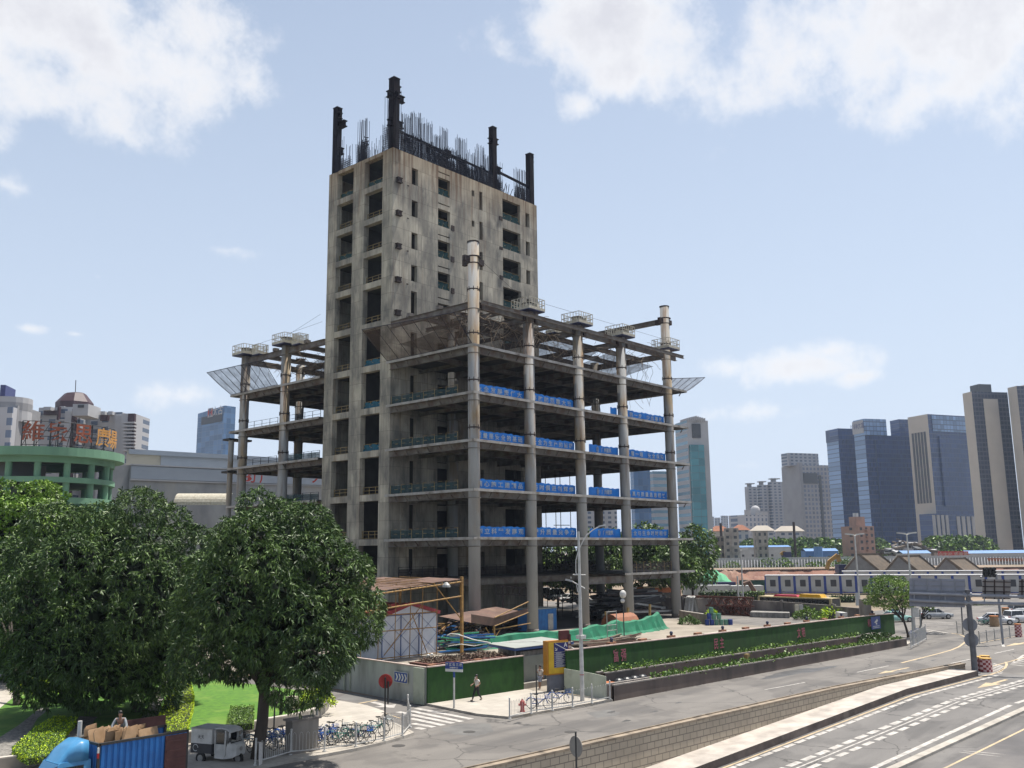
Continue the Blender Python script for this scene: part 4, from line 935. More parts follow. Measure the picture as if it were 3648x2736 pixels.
m = MB().mt('orange_cloth'); m.box(54.3, 55.2, kerb_y(54) + .9, kerb_y(54) + 2.0, .05, 1.0); m.build('orange_bundle', label='orange bundle tucked behind the pale screen', cat='bundle')
# ------------------------------------------------------------------ trees
def lobed(center, rad, nl, seed, lobe=.36, flat=0., low=-.75):
    """lobe centres and radii spread over a crown ellipsoid"""
    g = np.random.default_rng(seed); out = []
    for i in range(nl):
        z = 1 - (i + .5) / nl * (1 - low); t = i * 2.39996 + g.uniform(-.3, .3); q = math.sqrt(max(0, 1 - z * z)); k = g.uniform(.60, .84) + (.12 if g.uniform() < .15 else 0)
        c = np.array([q * math.cos(t), q * math.sin(t), z]) * k * np.array(rad) + np.array(center)
        out.append((c, np.array([1, 1, .85 - flat]) * (rad[0] * lobe * g.uniform(.62, 1.3))))
    return out
def crown_points(lobes, center, rad, dens, g):
    P_, N_, W_ = [], [], []
    c0 = np.array(center); r0 = np.array(rad)
    for c, r in lobes:
        n = int(4 * math.pi * r[0] ** 2 * dens * .8); u = g.normal(0, 1, (n, 3)); u /= np.linalg.norm(u, axis=1)[:, None]
        lump = 1 + .10 * np.sin(u[:, 0] * 7 + c[0]) * np.sin(u[:, 1] * 7 + c[1]) + g.normal(0, .045, n)
        p = c + u * r * lump[:, None]; inside = np.zeros(n, bool)
        for c2, r2 in lobes:
            if c2 is c: continue
            inside |= (((p - c2) / (r2 * .86)) ** 2).sum(1) < 1
        out = ((u * (c - c0)).sum(1) > -.35 * np.linalg.norm(c - c0)) | (u[:, 2] > .2)
        k = ~inside & out; P_.append(p[k]); N_.append(u[k]); W_.append(np.full(k.sum(), g.uniform(-.3, .45)))
    return np.concatenate(P_), np.concatenate(N_), np.concatenate(W_)
def tree(name, label, base, center, rad, seed, mats, nl=42, dens=11, leaf=.34, asp=.2, per=9, trunk_r=.3, lobe=.36, droop=.55, cat='tree', group=None, flat=0., limbs=7, low=-.75, fill=1., tmat='bark'):
    g = np.random.default_rng(seed); rr = random.Random(seed); root = thing(name, label, cat, tuple(base), 0, group)
    L = lobed(center, rad, nl, seed, lobe, flat, low); P_, N_, W_ = crown_points(L, center, rad, dens, g)
    Pr = np.repeat(P_, per, 0); Nr = np.repeat(N_, per, 0); tan = g.normal(0, 1, Nr.shape); Nr = Nr * .55 + tan * .75
    Pr = Pr + g.normal(0, leaf * .12, Pr.shape)
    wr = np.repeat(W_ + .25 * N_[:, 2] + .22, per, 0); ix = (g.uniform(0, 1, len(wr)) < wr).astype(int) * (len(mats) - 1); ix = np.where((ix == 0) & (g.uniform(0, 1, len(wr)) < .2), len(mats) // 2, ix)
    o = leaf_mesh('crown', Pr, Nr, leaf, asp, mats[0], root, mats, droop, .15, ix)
    # leaves filling the crown, its inner shade put into their dark colour
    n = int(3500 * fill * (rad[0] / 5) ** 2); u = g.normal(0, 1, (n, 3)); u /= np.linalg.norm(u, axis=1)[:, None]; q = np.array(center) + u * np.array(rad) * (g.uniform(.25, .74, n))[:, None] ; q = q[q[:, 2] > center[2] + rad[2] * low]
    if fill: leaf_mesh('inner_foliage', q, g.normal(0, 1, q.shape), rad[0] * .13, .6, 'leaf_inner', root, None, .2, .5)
    m = MB().mt(tmat); b = Vector(base); c = Vector(center); fork = b.lerp(c, .45); fork.x = b.x + (c.x - b.x) * .25; fork.y = b.y + (c.y - b.y) * .25
    m.tube([b - Vector((0, 0, .3)), b + Vector((0, 0, .25)), b.lerp(fork, .5) + Vector((.04, -.03, 0)), fork], [trunk_r * 1.35, trunk_r * 1.08, trunk_r * .95, trunk_r * .85], 12)
    for k in range(limbs):
        lc, lr = L[(k * 7 + 3) % len(L)]; e = Vector(lc); mid = fork.lerp(e, .5) + Vector((rr.uniform(-.3, .3), rr.uniform(-.3, .3), -.1 * rad[2]))
        m.tube([fork - Vector((0, 0, .15 * k % .5)), mid, e], [trunk_r * .5, trunk_r * .32, trunk_r * .08], 7)
        for j in range(3):
            e2 = Vector(L[(k * 7 + 3 + j * 5 + 1) % len(L)][0]); m.tube([mid, mid.lerp(e2, .5), e2], [trunk_r * .22, trunk_r * .13, .02], 5)
    m.build('trunk', root, smooth=True); return root
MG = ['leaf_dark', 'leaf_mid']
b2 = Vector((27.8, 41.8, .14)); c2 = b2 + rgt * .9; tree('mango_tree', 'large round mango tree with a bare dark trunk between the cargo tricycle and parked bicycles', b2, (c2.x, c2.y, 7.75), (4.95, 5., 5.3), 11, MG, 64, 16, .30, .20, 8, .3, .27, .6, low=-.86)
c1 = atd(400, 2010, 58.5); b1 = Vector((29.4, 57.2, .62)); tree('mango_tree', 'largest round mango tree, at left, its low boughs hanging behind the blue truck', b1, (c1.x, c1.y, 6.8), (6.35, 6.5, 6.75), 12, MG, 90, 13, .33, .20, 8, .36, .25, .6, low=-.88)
LG = ['leaf_light', 'leaf_mid', 'leaf_light']
c0 = atd(70, 1850, 80); tree('almond_tree', 'light green tree with tiered open branches below the green round building', (c0.x, c0.y, 0), (c0.x, c0.y, 12.4), (5.8, 5.8, 4.6), 21, LG, 46, 9, .32, .45, 6, .2, .26, .1, flat=.45, limbs=12, fill=.5)
for i, (px, py, D, r, h) in enumerate([(5, 2100, 72, 4.2, 3.6), (100, 2260, 77, 4.4, 3.4)]):
    c = atd(px, py, D); tree('park_tree', ['dark tree at the left edge behind the largest mango tree', 'thin trunked dark tree second from the left edge on the shaded lawn'][i], [(25.6, 65.9, .62), (28.7, 72, .62)][i], (c.x, c.y, c.z), (r, r, h), 30 + i, ['leaf_dark', 'leaf_mid'], 34, 8, .3, .35, 7, .2, .3, .3)
c = atd(255, 1800, 95); tree('park_tree', 'bright green round topped tree behind the largest mango tree', (c.x, c.y, 0), (c.x, c.y, 7.5), (5, 5, 4.6), 41, LG, 30, 8, .32, .3, 7, .2, .33, .4)
t3 = Vector((110.68, 39.34, .13)); tree('street_tree', 'feathery light green street tree at the right end of the green hoarding', t3, (109.6, 40.6, 4.6), (3.0, 3.0, 2.8), 51, ['leaf_light', 'leaf_light', 'leaf_mid'], 40, 13, .22, .3, 7, .13, .27, .05, flat=.5, limbs=10, fill=.15, low=-.6)
tree('street_tree', 'smaller feathery street tree beside the parked silver car', (117.2, 40.27, .05), (118.3, 39.2, 4.1), (2.3, 2.3, 2.1), 52, ['leaf_light', 'leaf_mid'], 26, 12, .22, .3, 6, .12, .3, .05, flat=.4, limbs=8, fill=.15)
back = [(1985, 2010, 172, 5.6, 5.2), (2170, 1995, 178, 5.8, 5.2), (2330, 1985, 170, 6., 5.6), (2462, 1985, 163, 4.4, 5.4), (2090, 2035, 160, 4.6, 3.5), (2400, 2020, 158, 4, 3.4)]
lb = ['leftmost in the gap beside the core wall', 'between the second and third front columns', 'tallest, seen left of the right corner column', 'right of the corner column above the green mound', 'low, in the gap beside the core wall', 'low, just left of the right corner column']
for i, (px, py, D, r, h) in enumerate(back):
    c = atd(px, py, D); tree('roadside_tree', 'open crowned tree behind the podium, ' + lb[i], (c.x, c.y, 0), (c.x, c.y, c.z), (r, r, h), 60 + i, ['leaf_mid', 'leaf_light', 'leaf_mid'], 30, 2.6, .75, .38, 5, .22, .28, .2, group=None, limbs=10, fill=.25, low=-.9)
# far woodland: nobody could count these
def wood(label, pts, matnames, hgt, seed, dens=1.):
    g = np.random.default_rng(seed); P_, N_ = [], []
    for (px, py, D, wpx) in pts:
        n = int(wpx / 3.0 * dens)
        for k in range(n):
            c = atd(px + g.uniform(0, wpx), py, D * g.uniform(.97, 1.06)); r = g.uniform(.5, 1.) * hgt * .55
            u = g.normal(0, 1, (260, 3)); u /= np.linalg.norm(u, axis=1)[:, None]; h = hgt * g.uniform(.6, 1.)
            P_.append(np.array([c.x, c.y, h - r * .8]) + u * np.array([r, r, r * .8])); N_.append(u)
    return tag(leaf_mesh('distant_trees', np.concatenate(P_), np.concatenate(N_), hgt * .13, .7, matnames[0], None, matnames, .1, .6), label, 'trees', kind='stuff')
# ------------------------------------------------------------------ people
def skinned(name, J, edges, matname, parent=None, sub=2):
    keys = list(J); me = bpy.data.meshes.new(name); me.from_pydata([J[k][0] for k in keys], [(keys.index(a), keys.index(b)) for a, b in edges], [])
    o = bpy.data.objects.new(name, me); col.objects.link(o); md = o.modifiers.new('s', 'SKIN'); md.use_smooth_shade = True; md.branch_smoothing = .3
    sv = me.skin_vertices[0].data
    for i, k in enumerate(keys): sv[i].radius = J[k][1] if isinstance(J[k][1], tuple) else (J[k][1],) * 2; sv[i].use_root = (i == 0)
    o.modifiers.new('u', 'SUBSURF').levels = sub
    dg = bpy.context.evaluated_depsgraph_get(); dg.update(); m2 = bpy.data.meshes.new_from_object(o.evaluated_get(dg)); bpy.data.objects.remove(o); bpy.data.meshes.remove(me)
    m2.materials.clear(); m2.materials.append(MATS[matname]); r = bpy.data.objects.new(name, m2); col.objects.link(r)
    if parent: r.parent = parent
    return r
mat('skin', (.42, .25, .17), (.36, .2, .13), 6, .6); mat('hair', (.012, .010, .009), None, 6, .5); mat('shirt_white', (.72, .68, .64), (.6, .57, .53), 6, .8); mat('shirt_grey', (.30, .32, .34), (.22, .24, .26), 6, .8); mat('trouser_black', (.016, .017, .020), None, 6, .8); mat('shorts_pale', (.42, .45, .54), (.34, .37, .46), 6, .8); mat('shoe', (.10, .07, .06), None, 6, .6); mat('shoe_white', (.6, .58, .55), None, 6, .6)
def person(label, loc, rz, shirt, legs, pose, shorts=False, mask=False, shoes='shoe', cut=None):
    """local frame: faces -Y, feet at z=0; pose gives feet, knees, elbows and hands"""
    root = thing('person', label, 'person', loc, rz); P = pose; lean = P.get('lean', 0.)
    ch = (0, -lean, 1.30); nk = (0, -lean * 1.15, 1.45); hd = (0, -lean * 1.35 - .03, 1.56); top = (0, -lean * 1.4 - .02, 1.66)
    J = {'pel': ((0, 0, .93), (.135, .10)), 'wst': ((0, -lean * .4, 1.10), (.125, .09)), 'ch': (ch, (.15, .10)), 'nk': (nk, .052), 'hd': (hd, (.075, .09)), 'top': (top, (.07, .085))}
    E_ = [('pel', 'wst'), ('wst', 'ch'), ('ch', 'nk'), ('nk', 'hd'), ('hd', 'top')]
    for s, S in ((-1, 'l'), (1, 'r')):
        sh = (s * .175, -lean, 1.385); J['sh' + S] = (sh, .055); J['el' + S] = (P['el' + S], .042); J['ha' + S] = (P['ha' + S], .030)
        J['hp' + S] = ((s * .095, 0, .88), .092); J['kn' + S] = (P['kn' + S], .058); J['an' + S] = (P['an' + S], .038); a = P['an' + S]; J['to' + S] = ((a[0], a[1] - .17, a[2] - .055), .034)
        E_ += [('ch', 'sh' + S), ('sh' + S, 'el' + S), ('el' + S, 'ha' + S), ('pel', 'hp' + S), ('hp' + S, 'kn' + S), ('kn' + S, 'an' + S), ('an' + S, 'to' + S)]
        h = Vector(P['ha' + S]); d = (h - Vector(P['el' + S])).normalized(); si = d.cross(Vector((1, 0, .1))).normalized(); J['pm' + S] = (tuple(h + d * .05), (.036, .016)); E_.append(('ha' + S, 'pm' + S))
        for f_ in range(5):
            b = h + d * (.085 if f_ < 4 else .03) + si * (.026 * (f_ - 1.5) if f_ < 4 else -.05); t = b + d * (.07 - abs(f_ - 1.6) * .012 if f_ < 4 else .045) + Vector((0, 0, -.012)); J['f%d%s' % (f_, S)] = (tuple(b), .0095); J['g%d%s' % (f_, S)] = (tuple(t), .008); E_ += [('pm' + S, 'f%d%s' % (f_, S)), ('f%d%s' % (f_, S), 'g%d%s' % (f_, S))]
    body = skinned('body', J, E_, 'skin', root)
    pick = lambda ks, k: {n: (J[n][0], tuple(v * k for v in (J[n][1] if isinstance(J[n][1], tuple) else (J[n][1],) * 2))) for n in ks}
    T = pick(['pel', 'wst', 'ch', 'shl', 'shr'], 1.22); 
    for S in 'lr': T['m' + S] = (tuple(Vector(J['sh' + S][0]).lerp(Vector(J['el' + S][0]), .9 if P.get('long') else .62)), (.066, .066))
    if P.get('long'):
        for S in 'lr': T['w' + S] = (tuple(Vector(J['el' + S][0]).lerp(Vector(J['ha' + S][0]), .9)), (.045, .045))
    ed = [('pel', 'wst'), ('wst', 'ch'), ('ch', 'shl'), ('ch', 'shr'), ('shl', 'ml'), ('shr', 'mr')] + ([('ml', 'wl'), ('mr', 'wr')] if P.get('long') else [])
    skinned('shirt', T, ed, shirt, root)
    L = pick(['pel', 'hpl', 'hpr', 'knl', 'knr'], 1.2); L['pel'] = ((0, 0, .95), (.15, .115)); ed = [('pel', 'hpl'), ('pel', 'hpr'), ('hpl', 'knl'), ('hpr', 'knr')]
    if not shorts:
        for S in 'lr': L['an' + S] = (tuple(Vector(J['kn' + S][0]).lerp(Vector(J['an' + S][0]), .92)), (.055, .055)); ed.append(('kn' + S, 'an' + S))
    skinned('trousers', L, ed, legs, root)
    for S in 'lr':
        a = Vector(P['an' + S]); m = MB().mt(shoes); m.ball(a + Vector((0, -.07, -.045)), .075, 8, 6, (.65, 1.75, .6)); o = m.build('shoe', smooth=True); o.parent = root
    m = MB().mt('hair'); m.ball(Vector(top) + Vector((0, .02, .0)), .1, 10, 8, (.88, 1.02, .8)); m.ball(Vector(hd) + Vector((0, .055, .03)), .075, 8, 6); o = m.build('hair', smooth=True); o.parent = root
    m = MB().mt('skin'); m.ball(Vector(hd) + Vector((0, -.095, 0)), .014, 6, 4, (1, 1.2, 1.5)); [m.ball(Vector(hd) + Vector((s * .082, 0, 0)), .022, 6, 4, (.5, 1, 1.4)) for s in (-1, 1)]; o = m.build('nose_and_ears'); o.parent = root
    m = MB().mt('hair'); [m.ball(Vector(hd) + Vector((s * .032, -.083, .022)), .010, 6, 4) for s in (-1, 1)]; o = m.build('eyes'); o.parent = root
    if mask: m = MB().mt('shirt_white'); m.ball(Vector(hd) + Vector((0, -.075, -.035)), .058, 8, 6, (1.1, .7, .9)); o = m.build('face_mask'); o.parent = root
    return root
# walking figure: faces camera-left along the pavement
rzW = math.atan2(-.1, -1) + R(90)
walk = dict(knl=(-.09, -.20, .50), anl=(-.09, -.33, .10), knr=(.09, .02, .49), anr=(.09, .33, .14), ell=(-.27, -.02, 1.14), hal=(-.24, -.25, 1.05), elr=(.27, .05, 1.13), har=(.24, -.17, 1.02), lean=.03)
person('person in white t shirt, black trousers and white face mask walking past the green hoarding', (47.45, 45.75, .12), -R(90) - R(8), 'shirt_white', 'trouser_black', walk, mask=True)
w2 = dict(knl=(-.09, -.06, .50), anl=(-.09, -.04, .09), knr=(.09, -.12, .50), anr=(.09, -.16, .09), ell=(-.27, .03, 1.13), hal=(-.25, -.14, 1.28), elr=(.27, .05, 1.13), har=(.27, .0, .90), lean=.02)
person('person in white t shirt and pale shorts standing before the roller shutter', (54.1, 45.75, .12), -R(90), 'shirt_white', 'shorts_pale', w2, shorts=True, shoes='shoe_white')
# ------------------------------------------------------------------ street furniture
def pole(m, x, y, z0, z1, r, n=10): m.cyl((x, y, z0), r, z1 - z0, n)
def disc(m, c, r, facing, t=.03, n=24):
    f_ = Vector(facing).normalized(); m.tube([Vector(c) - f_ * t / 2, Vector(c) + f_ * t / 2], r, n)
# street name sign
ns = thing('street_name_sign', 'blue and white street name plate on a pale post by the crossing', 'sign', (44.25, 44.72, .12))
m = MB().mt('white_paint'); pole(m, 44.25, 44.72, .12, 2.05, .06); m.build('post', ns); m = MB().mt('blue_sign'); pole(m, 44.25, 44.72, 2.05, 2.4, .065); m.build('post_sleeve', ns)
pn = thing('x', None, None) if False else None
dv = Vector((.75, -1, 0)).normalized() if False else (zat(z5(1630, 450), (44.0, 44.1)) - zat(z5(1540, 440), (44.0, 44.1))); dv = Vector((.30, -.95, 0)).normalized(); nv = Vector((dv.y, -dv.x, 0)); nv = nv if nv.dot(Vector((-44, -44, 0))) > 0 else -nv
def board(root, name, c, w_, h_, t, mname, d=dv, off=0.):
    m = MB().mt(mname); nn = Vector((-d.y, d.x, 0)); nn = nn if nn.dot(-Vector(c)) > 0 else -nn; c = Vector(c) + nn * off; m.bar(c - d * w_ / 2, c + d * w_ / 2, t, h_); return m.build(name, root)
board(ns, 'name_plate', (44.25, 44.72, 2.78), 1.25, .42, .06, 'blue_sign'); board(ns, 'lower_plate', (44.25, 44.72, 2.49), 1.25, .17, .062, 'white_sign')
def put_text(s, c, d, size, mname, root=None, off=.04, bold=.004, sq=1.):
    nn = Vector((-d.y, d.x, 0)); nn = nn if nn.dot(-Vector(c)) > 0 else -nn; o = text_mesh('lettering', s, size, .003, mname, None, bold, sq); a = math.atan2(d.y, d.x)
    o.rotation_euler = (R(90), 0, a); o.location = Vector(c) + nn * off
    if root: o.parent = root; o.matrix_parent_inverse = Matrix.Translation(-Vector(root.location))
    return o
put_text('海 江 石 三 横', (44.25, 44.72, 2.84), dv, .2, 'white_sign', ns); put_text('HAIJIANG LU', (44.25, 44.72, 2.66), dv, .1, 'white_sign', ns)
# street lamp
lp = Vector((51.82, 40.18, .12)); sl_ = thing('street_lamp', 'tall white street lamp with a bowed arm and a second low spotlight', 'street lamp', tuple(lp))
m = MB().mt('white_paint'); m.tube([lp, lp + Vector((0, 0, 5)), lp + Vector((0, 0, 11.2))], [.15, .12, .075], 14); m.build('pole', sl_)
rv = rgt
def lpt(px): return zat(px, lp)
m = MB().mt('white_paint'); pts = [lpt(z4(*p)) for p in ((1350, 825), (1320, 745), (1293, 720), (1293, 640), (1308, 580), (1335, 520), (1365, 470), (1410, 435), (1455, 412))]; m.tube([pts[1] + rv * .0] + pts[2:], .035, 7); m.tube([lpt(z4(1273, 732)), lpt(z4(1358, 734))], .04, 7); m.tube([lpt(z4(1353, 824)), lpt(z4(1258, 770))], .04, 7); m.tube([lpt(z4(1330, 890)), lpt(z4(1305, 840)), lpt(z4(1298, 800))], .03, 6); m.build('arm', sl_)
m = MB().mt('white_paint'); p = lpt(z4(1465, 410)); m.bar(p - rv * .25 - Vector((0, 0, .05)), p + rv * .25 + Vector((0, 0, .04)), .28, .09); m.build('lamp_head', sl_); m = MB().mt('galv'); p = lpt(z4(1252, 768)); m.bar(p - rv * .3 + Vector((0, 0, .05)), p + rv * .2 - Vector((0, 0, .08)), .2, .12); m.cyl(p + rv * .1 + Vector((0, 0, .1)), .05, .12, 8); m.build('lamp_head', sl_)
m = MB().mt('white_paint'); m.box(lp.x - .28, lp.x + .28, lp.y - .22, lp.y + .22, 4.15, 4.38); m.build('control_box', sl_); m = MB().mt('red_sign'); m.cyl((lp.x, lp.y, 1.78), .145, .05, 14); m.build('red_band', sl_)
# no entry sign seen from behind and other posts
ne = thing('road_sign', 'red backed round road sign on a tall post by the bicycle fence', 'sign', (34.94, 40.63, .14)); b = Vector((34.94, 40.63, .14)); tp = zat(z5(1040, 478), b); cc = zat(z5(1047, 503), b)
m = MB().mt('dark_metal'); m.tube([b, (b.x, b.y, tp.z + .05)], .045, 8); b2_ = b + rgt * .16; m.tube([b2_ + Vector((0, 0, 1.8)), (b2_.x, b2_.y, cc.z)], .05, 8); m.build('post', ne)
m = MB().mt('red_sign'); fc = Vector((-b.x, -b.y, 0)).normalized(); disc(m, cc - fc * .07, .38, fc, .03, 32)
for k in (0, math.pi / 2): m.bar(cc - fc * .04 + (rgt * math.cos(k) + Vector((0, 0, math.sin(k)))) * -.32, cc - fc * .04 + (rgt * math.cos(k) + Vector((0, 0, math.sin(k)))) * .32, .04)
[m.bar(cc - fc * .045 + (rgt * math.cos(t) + Vector((0, 0, math.sin(t)))) * .34, cc - fc * .045 + (rgt * math.cos(t + .4) + Vector((0, 0, math.sin(t + .4)))) * .34, .035) for t in [k * .4 for k in range(16)]]
m.build('sign_disc', ne)
def back_sign(label, base, px, r, mname='dark_metal', sq=1.):
    b = Vector(base); c = zat(px, b); root = thing('road_sign', label, 'sign', tuple(b)); m = MB().mt('dark_metal'); m.tube([b, (b.x, b.y, c.z + r * .8)], .045, 8); m.build('post', root)
    fc = Vector((-b.x, -b.y, 0)).normalized(); fc = (fc * .5 + rgt * (sq - 1)).normalized() if sq != 1 else fc; m = MB().mt(mname); disc(m, c - fc * .06, r, fc, .03, 28); m.build('sign_disc', root); return root
back_sign('round road sign seen from behind, beside the mango trunk over the bicycles', atz(*z5(165, 965), .14), z5(173, 637), .44, 'grey_wall', 1.5)
p = low(z11(100, 1100)); bs = Vector((30.8, 25.9, lz(30.8)))
fsg = atd(2049, 2640, 36.0); c = atd(2052, 2660, 36.0); bb = Vector((c.x, c.y, lz(c.x))); root = thing('road_sign', 'round sign seen edge-on from behind in front of the tiled wall', 'sign', tuple(bb)); m = MB().mt('dark_metal'); m.tube([bb, (c.x, c.y, c.z + .52)], .035, 8); m.build('post', root)
m = MB().mt('grey_wall'); disc(m, c - fwd * -.03, .37, (fwd * .55 + rgt * .8), .03, 28); m.build('sign_disc', root)
for i, (f_, bp, tp_, r, lab) in enumerate([(z5, (500, 1032), (505, 640), .06, 'plain grey post standing among the bicycles'), (z6, (912, 632), (908, 262), .04, 'thin dark post behind the blue bicycles and hydrant')]):
    b = atz(*f_(*bp), .14); t_ = zat(f_(*tp_), b); m = MB().mt('dark_metal' if i else 'galv'); m.tube([b, (b.x, b.y, t_.z)], r, 8); m.build('post', label=lab, cat='post')
m = MB().mt('black_rubber'); b = atz(*z5(222, 765), .62); m.cyl(b, .1, .95, 12); m.cyl(b + Vector((0, 0, .95)), .12, .1, 12); m.build('bollard_light', label='dark bollard light on the lawn', cat='bollard')
bx = atz(*z5(310, 722), .62); b_ = thing('electric_box', 'small beige utility box on the lawn', 'box', tuple(bx)); m = MB().mt('cream_paint'); m.obox(bx, (.6, .6, .75), .3); m.build('cabinet', b_); m = MB().mt('grey_wall'); m.obox(bx - Vector((0, 0, .02)), (.9, .9, .06), .3); m.build('base', b_)
# grey cabinet
cb = Vector((30.1, 41.4, .14)); r_ = thing('cable_cabinet', 'dark grey street cabinet standing in the shade between the bicycles', 'cabinet', tuple(cb), 0); m = MB().mt('grey_wall'); m.obox(cb, (1.55, .65, 1.55), -.06); m.build('cabinet_body', r_); m = MB().mt('planter_top'); m.obox(cb + Vector((0, 0, 1.55)), (1.75, .85, .1), -.06); m.build('cabinet_top', r_); m = MB().mt('planter_top'); m.obox(cb + Vector((0, 0, 0)), (1.7, .8, .14), -.06); m.build('base', r_)
# hydrant
hy = Vector((46.09, 40.5, .12)); r_ = thing('fire_hydrant', 'red fire hydrant behind the white railing', 'hydrant', tuple(hy)); m = MB().mt('red_sign'); m.cyl(hy, .13, .5, 12); m.cyl(hy, .17, .06, 12); m.ball(hy + Vector((0, 0, .55)), .16, 10, 6); m.cyl(hy + Vector((0, 0, .66)), .05, .1, 8); m.build('hydrant_body', r_); m = MB().mt('red_sign'); m.tube([hy + rgt * -.24 + Vector((0, 0, .42)), hy + rgt * .24 + Vector((0, 0, .42))], .07, 8); m.build('outlet', r_)
# station totem
tb = Vector((54.25, 44.3, .12)); d_ = Vector((.62, .78, 0)); d_ = Vector((1, .12, 0)).normalized(); td = thing('station_sign', 'yellow and blue underground station sign marked exit A on a grey plinth', 'sign', tuple(tb))
def tpnt(px): return zat(px, tb)
mat('totem_grey', (.17, .18, .22), (.13, .14, .17), 2, .7); mat('totem_red', (.12, .02, .02), None, 2, .6); mat('deep_blue', (.015, .02, .16), None, 3, .4); mat('orange_frame', (.50, .22, .02), (.42, .18, .015), 2, .5)
da = Vector((.95, -.26, 0)).normalized(); na = Vector((-da.y, da.x, 0)); na = na if na.dot(-tb) > 0 else -na
m = MB().mt('totem_grey'); c = tb + da * .05; m.bar(c - da * .85 + Vector((0, 0, .62)), c + da * .85 + Vector((0, 0, .62)), .35, 1.2); m.build('plinth', td)
m = MB().mt('orange_frame'); m.bar(c - da * 1.08 + Vector((0, 0, 2.35)), c + da * .82 + Vector((0, 0, 2.35)), .5, 2.35); m.build('light_box', td)
m = MB().mt('sign_yellow'); q = c + na * .27 + Vector((0, 0, 2.35)); m.bar(q - da * .95, q + da * .78, .03, 2.15); m.build('yellow_face', td)
m = MB().mt('deep_blue'); q = c + na * .295 + Vector((0, 0, 2.52)); m.bar(q - da * .50, q + da * .76, .02, 1.72); m.build('blue_face', td)
m = MB().mt('white_sign'); nz = na * .315
for k in range(9): z = 2.72 - k * .128; m.bar(c + nz + da * -.48 + Vector((0, 0, z)), c + nz + da * .74 + Vector((0, 0, z)), .008, .018); 
for k in range(8): z = 2.66 - k * .128; m.bar(c + nz + da * -.34 + Vector((0, 0, z)), c + nz + da * (.15 + .35 * ((k * 37) % 10) / 10) + Vector((0, 0, z)), .008, .03)
m.bar(c + nz + da * -.4 + Vector((0, 0, 3.33)), c + nz + da * .6 + Vector((0, 0, 2.85)), .008, .05); m.bar(c + nz + da * -.42 + Vector((0, 0, 3.05)), c + nz + da * -.26 + Vector((0, 0, 2.87)), .008, .05); m.bar(c + nz + da * -.42 + Vector((0, 0, 2.87)), c + nz + da * -.24 + Vector((0, 0, 2.87)), .008, .05); m.bar(c + nz + da * -.25 + Vector((0, 0, 3.03)), c + nz + da * -.25 + Vector((0, 0, 2.87)), .05, .008)
m.build('sign_lines', td)
o = put_text('A', c + da * .52 + Vector((0, 0, 3.2)), da, .42, 'white_sign', td, .31, .012); m = MB().mt('totem_red'); q = c + da * .98; m.bar(q + Vector((0, 0, 1.9)), q + Vector((0, 0, 4.1)) , .001) if False else m.obox((q.x, q.y, .12), (.3, .3, 3.9), math.atan2(da.y, da.x)); q2 = c + da * .62; m.obox((q2.x, q2.y, 3.55), (.8, .3, .75), math.atan2(da.y, da.x)); m.build('red_post', td)
for k, ch_ in enumerate('琶洲站厅'): put_text(ch_, c + da * .98 + na * .0 + Vector((0, 0, 3.3 - k * .3)), da, .2, 'white_sign', td, .16)
# --- white railings
def railing(label, pts, group=None, h=1.05, z=.14, posts=True, mname='white_paint', arch=True, sp=.14):
    root = thing('railing', label, 'railing', (pts[0][0], pts[0][1], z), 0, group)
    P_ = [Vector((p[0], p[1], z)) for p in pts]
    for p in P_:
        m = MB().mt(mname); m.cyl(p, .045, h + .1, 8); m.ball(p + Vector((0, 0, h + .14)), .06, 8, 5); m.cyl(p, .1, .06, 8); m.build('post', root)
    for a, b in zip(P_[:-1], P_[1:]):
        m = MB().mt(mname); L = (b - a).length; d = (b - a) / L; n = max(2, int(L / (sp * 2)));  s = L / n
        m.bar(a + Vector((0, 0, .16)), b + Vector((0, 0, .16)), .045, .05)
        if not arch: m.bar(a + Vector((0, 0, h - .05)), b + Vector((0, 0, h - .05)), .04)
        for i in range(n):
            c = a + d * (s * (i + .5)); w_ = s * .25
            if arch: m.tube([c - d * w_ + Vector((0, 0, .16)), c - d * w_ + Vector((0, 0, h * .86)), c - d * w_ * .7 + Vector((0, 0, h * .95)), c + Vector((0, 0, h)), c + d * w_ * .7 + Vector((0, 0, h * .95)), c + d * w_ + Vector((0, 0, h * .86)), c + d * w_ + Vector((0, 0, .16))], .011, 4, False)
            else: m.tube([c + Vector((0, 0, .16)), c + Vector((0, 0, h - .05))], .01, 4, False)
        m.build('rail_panel', root)
    return root
def gp(f, pts, z=.14): return [tuple(atz(*f(*p), z).xy) for p in pts]
railing('white arched railing along the bicycle parking, curving at the crossing', gp(z5, [(20, 1165), (300, 1082), (565, 1058), (812, 1020), (1035, 975), (1180, 935), (1240, 868), (1222, 770)]))
railing('white arched railing along the kerb in front of the fire hydrant', gp(z6, [(698, 690), (868, 646), (1035, 622), (1195, 597), (1347, 566), (1490, 535)]))
def zc(x, y): return (3200 + x * .2025, 2050 + y * .2025)
railing('railing with parked bicycles at the far right street corner', gp(zc, [(225, 1275), (350, 1215), (495, 1130)]), z=.13, h=1.5)
railing('long grey lane railing ending at the orange and red barrier', gp(zc, [(1435, 1200), (1565, 1175), (1705, 1150), (1840, 1120), (1970, 1095), (2085, 1078)], 0.), z=0., arch=False, mname='galv', h=1.1)
railing('short grey lane railing left of the gantry post', gp(zc, [(1040, 1018), (1150, 1040), (1260, 1085)], 0.), z=0., arch=False, mname='galv', h=1.2)
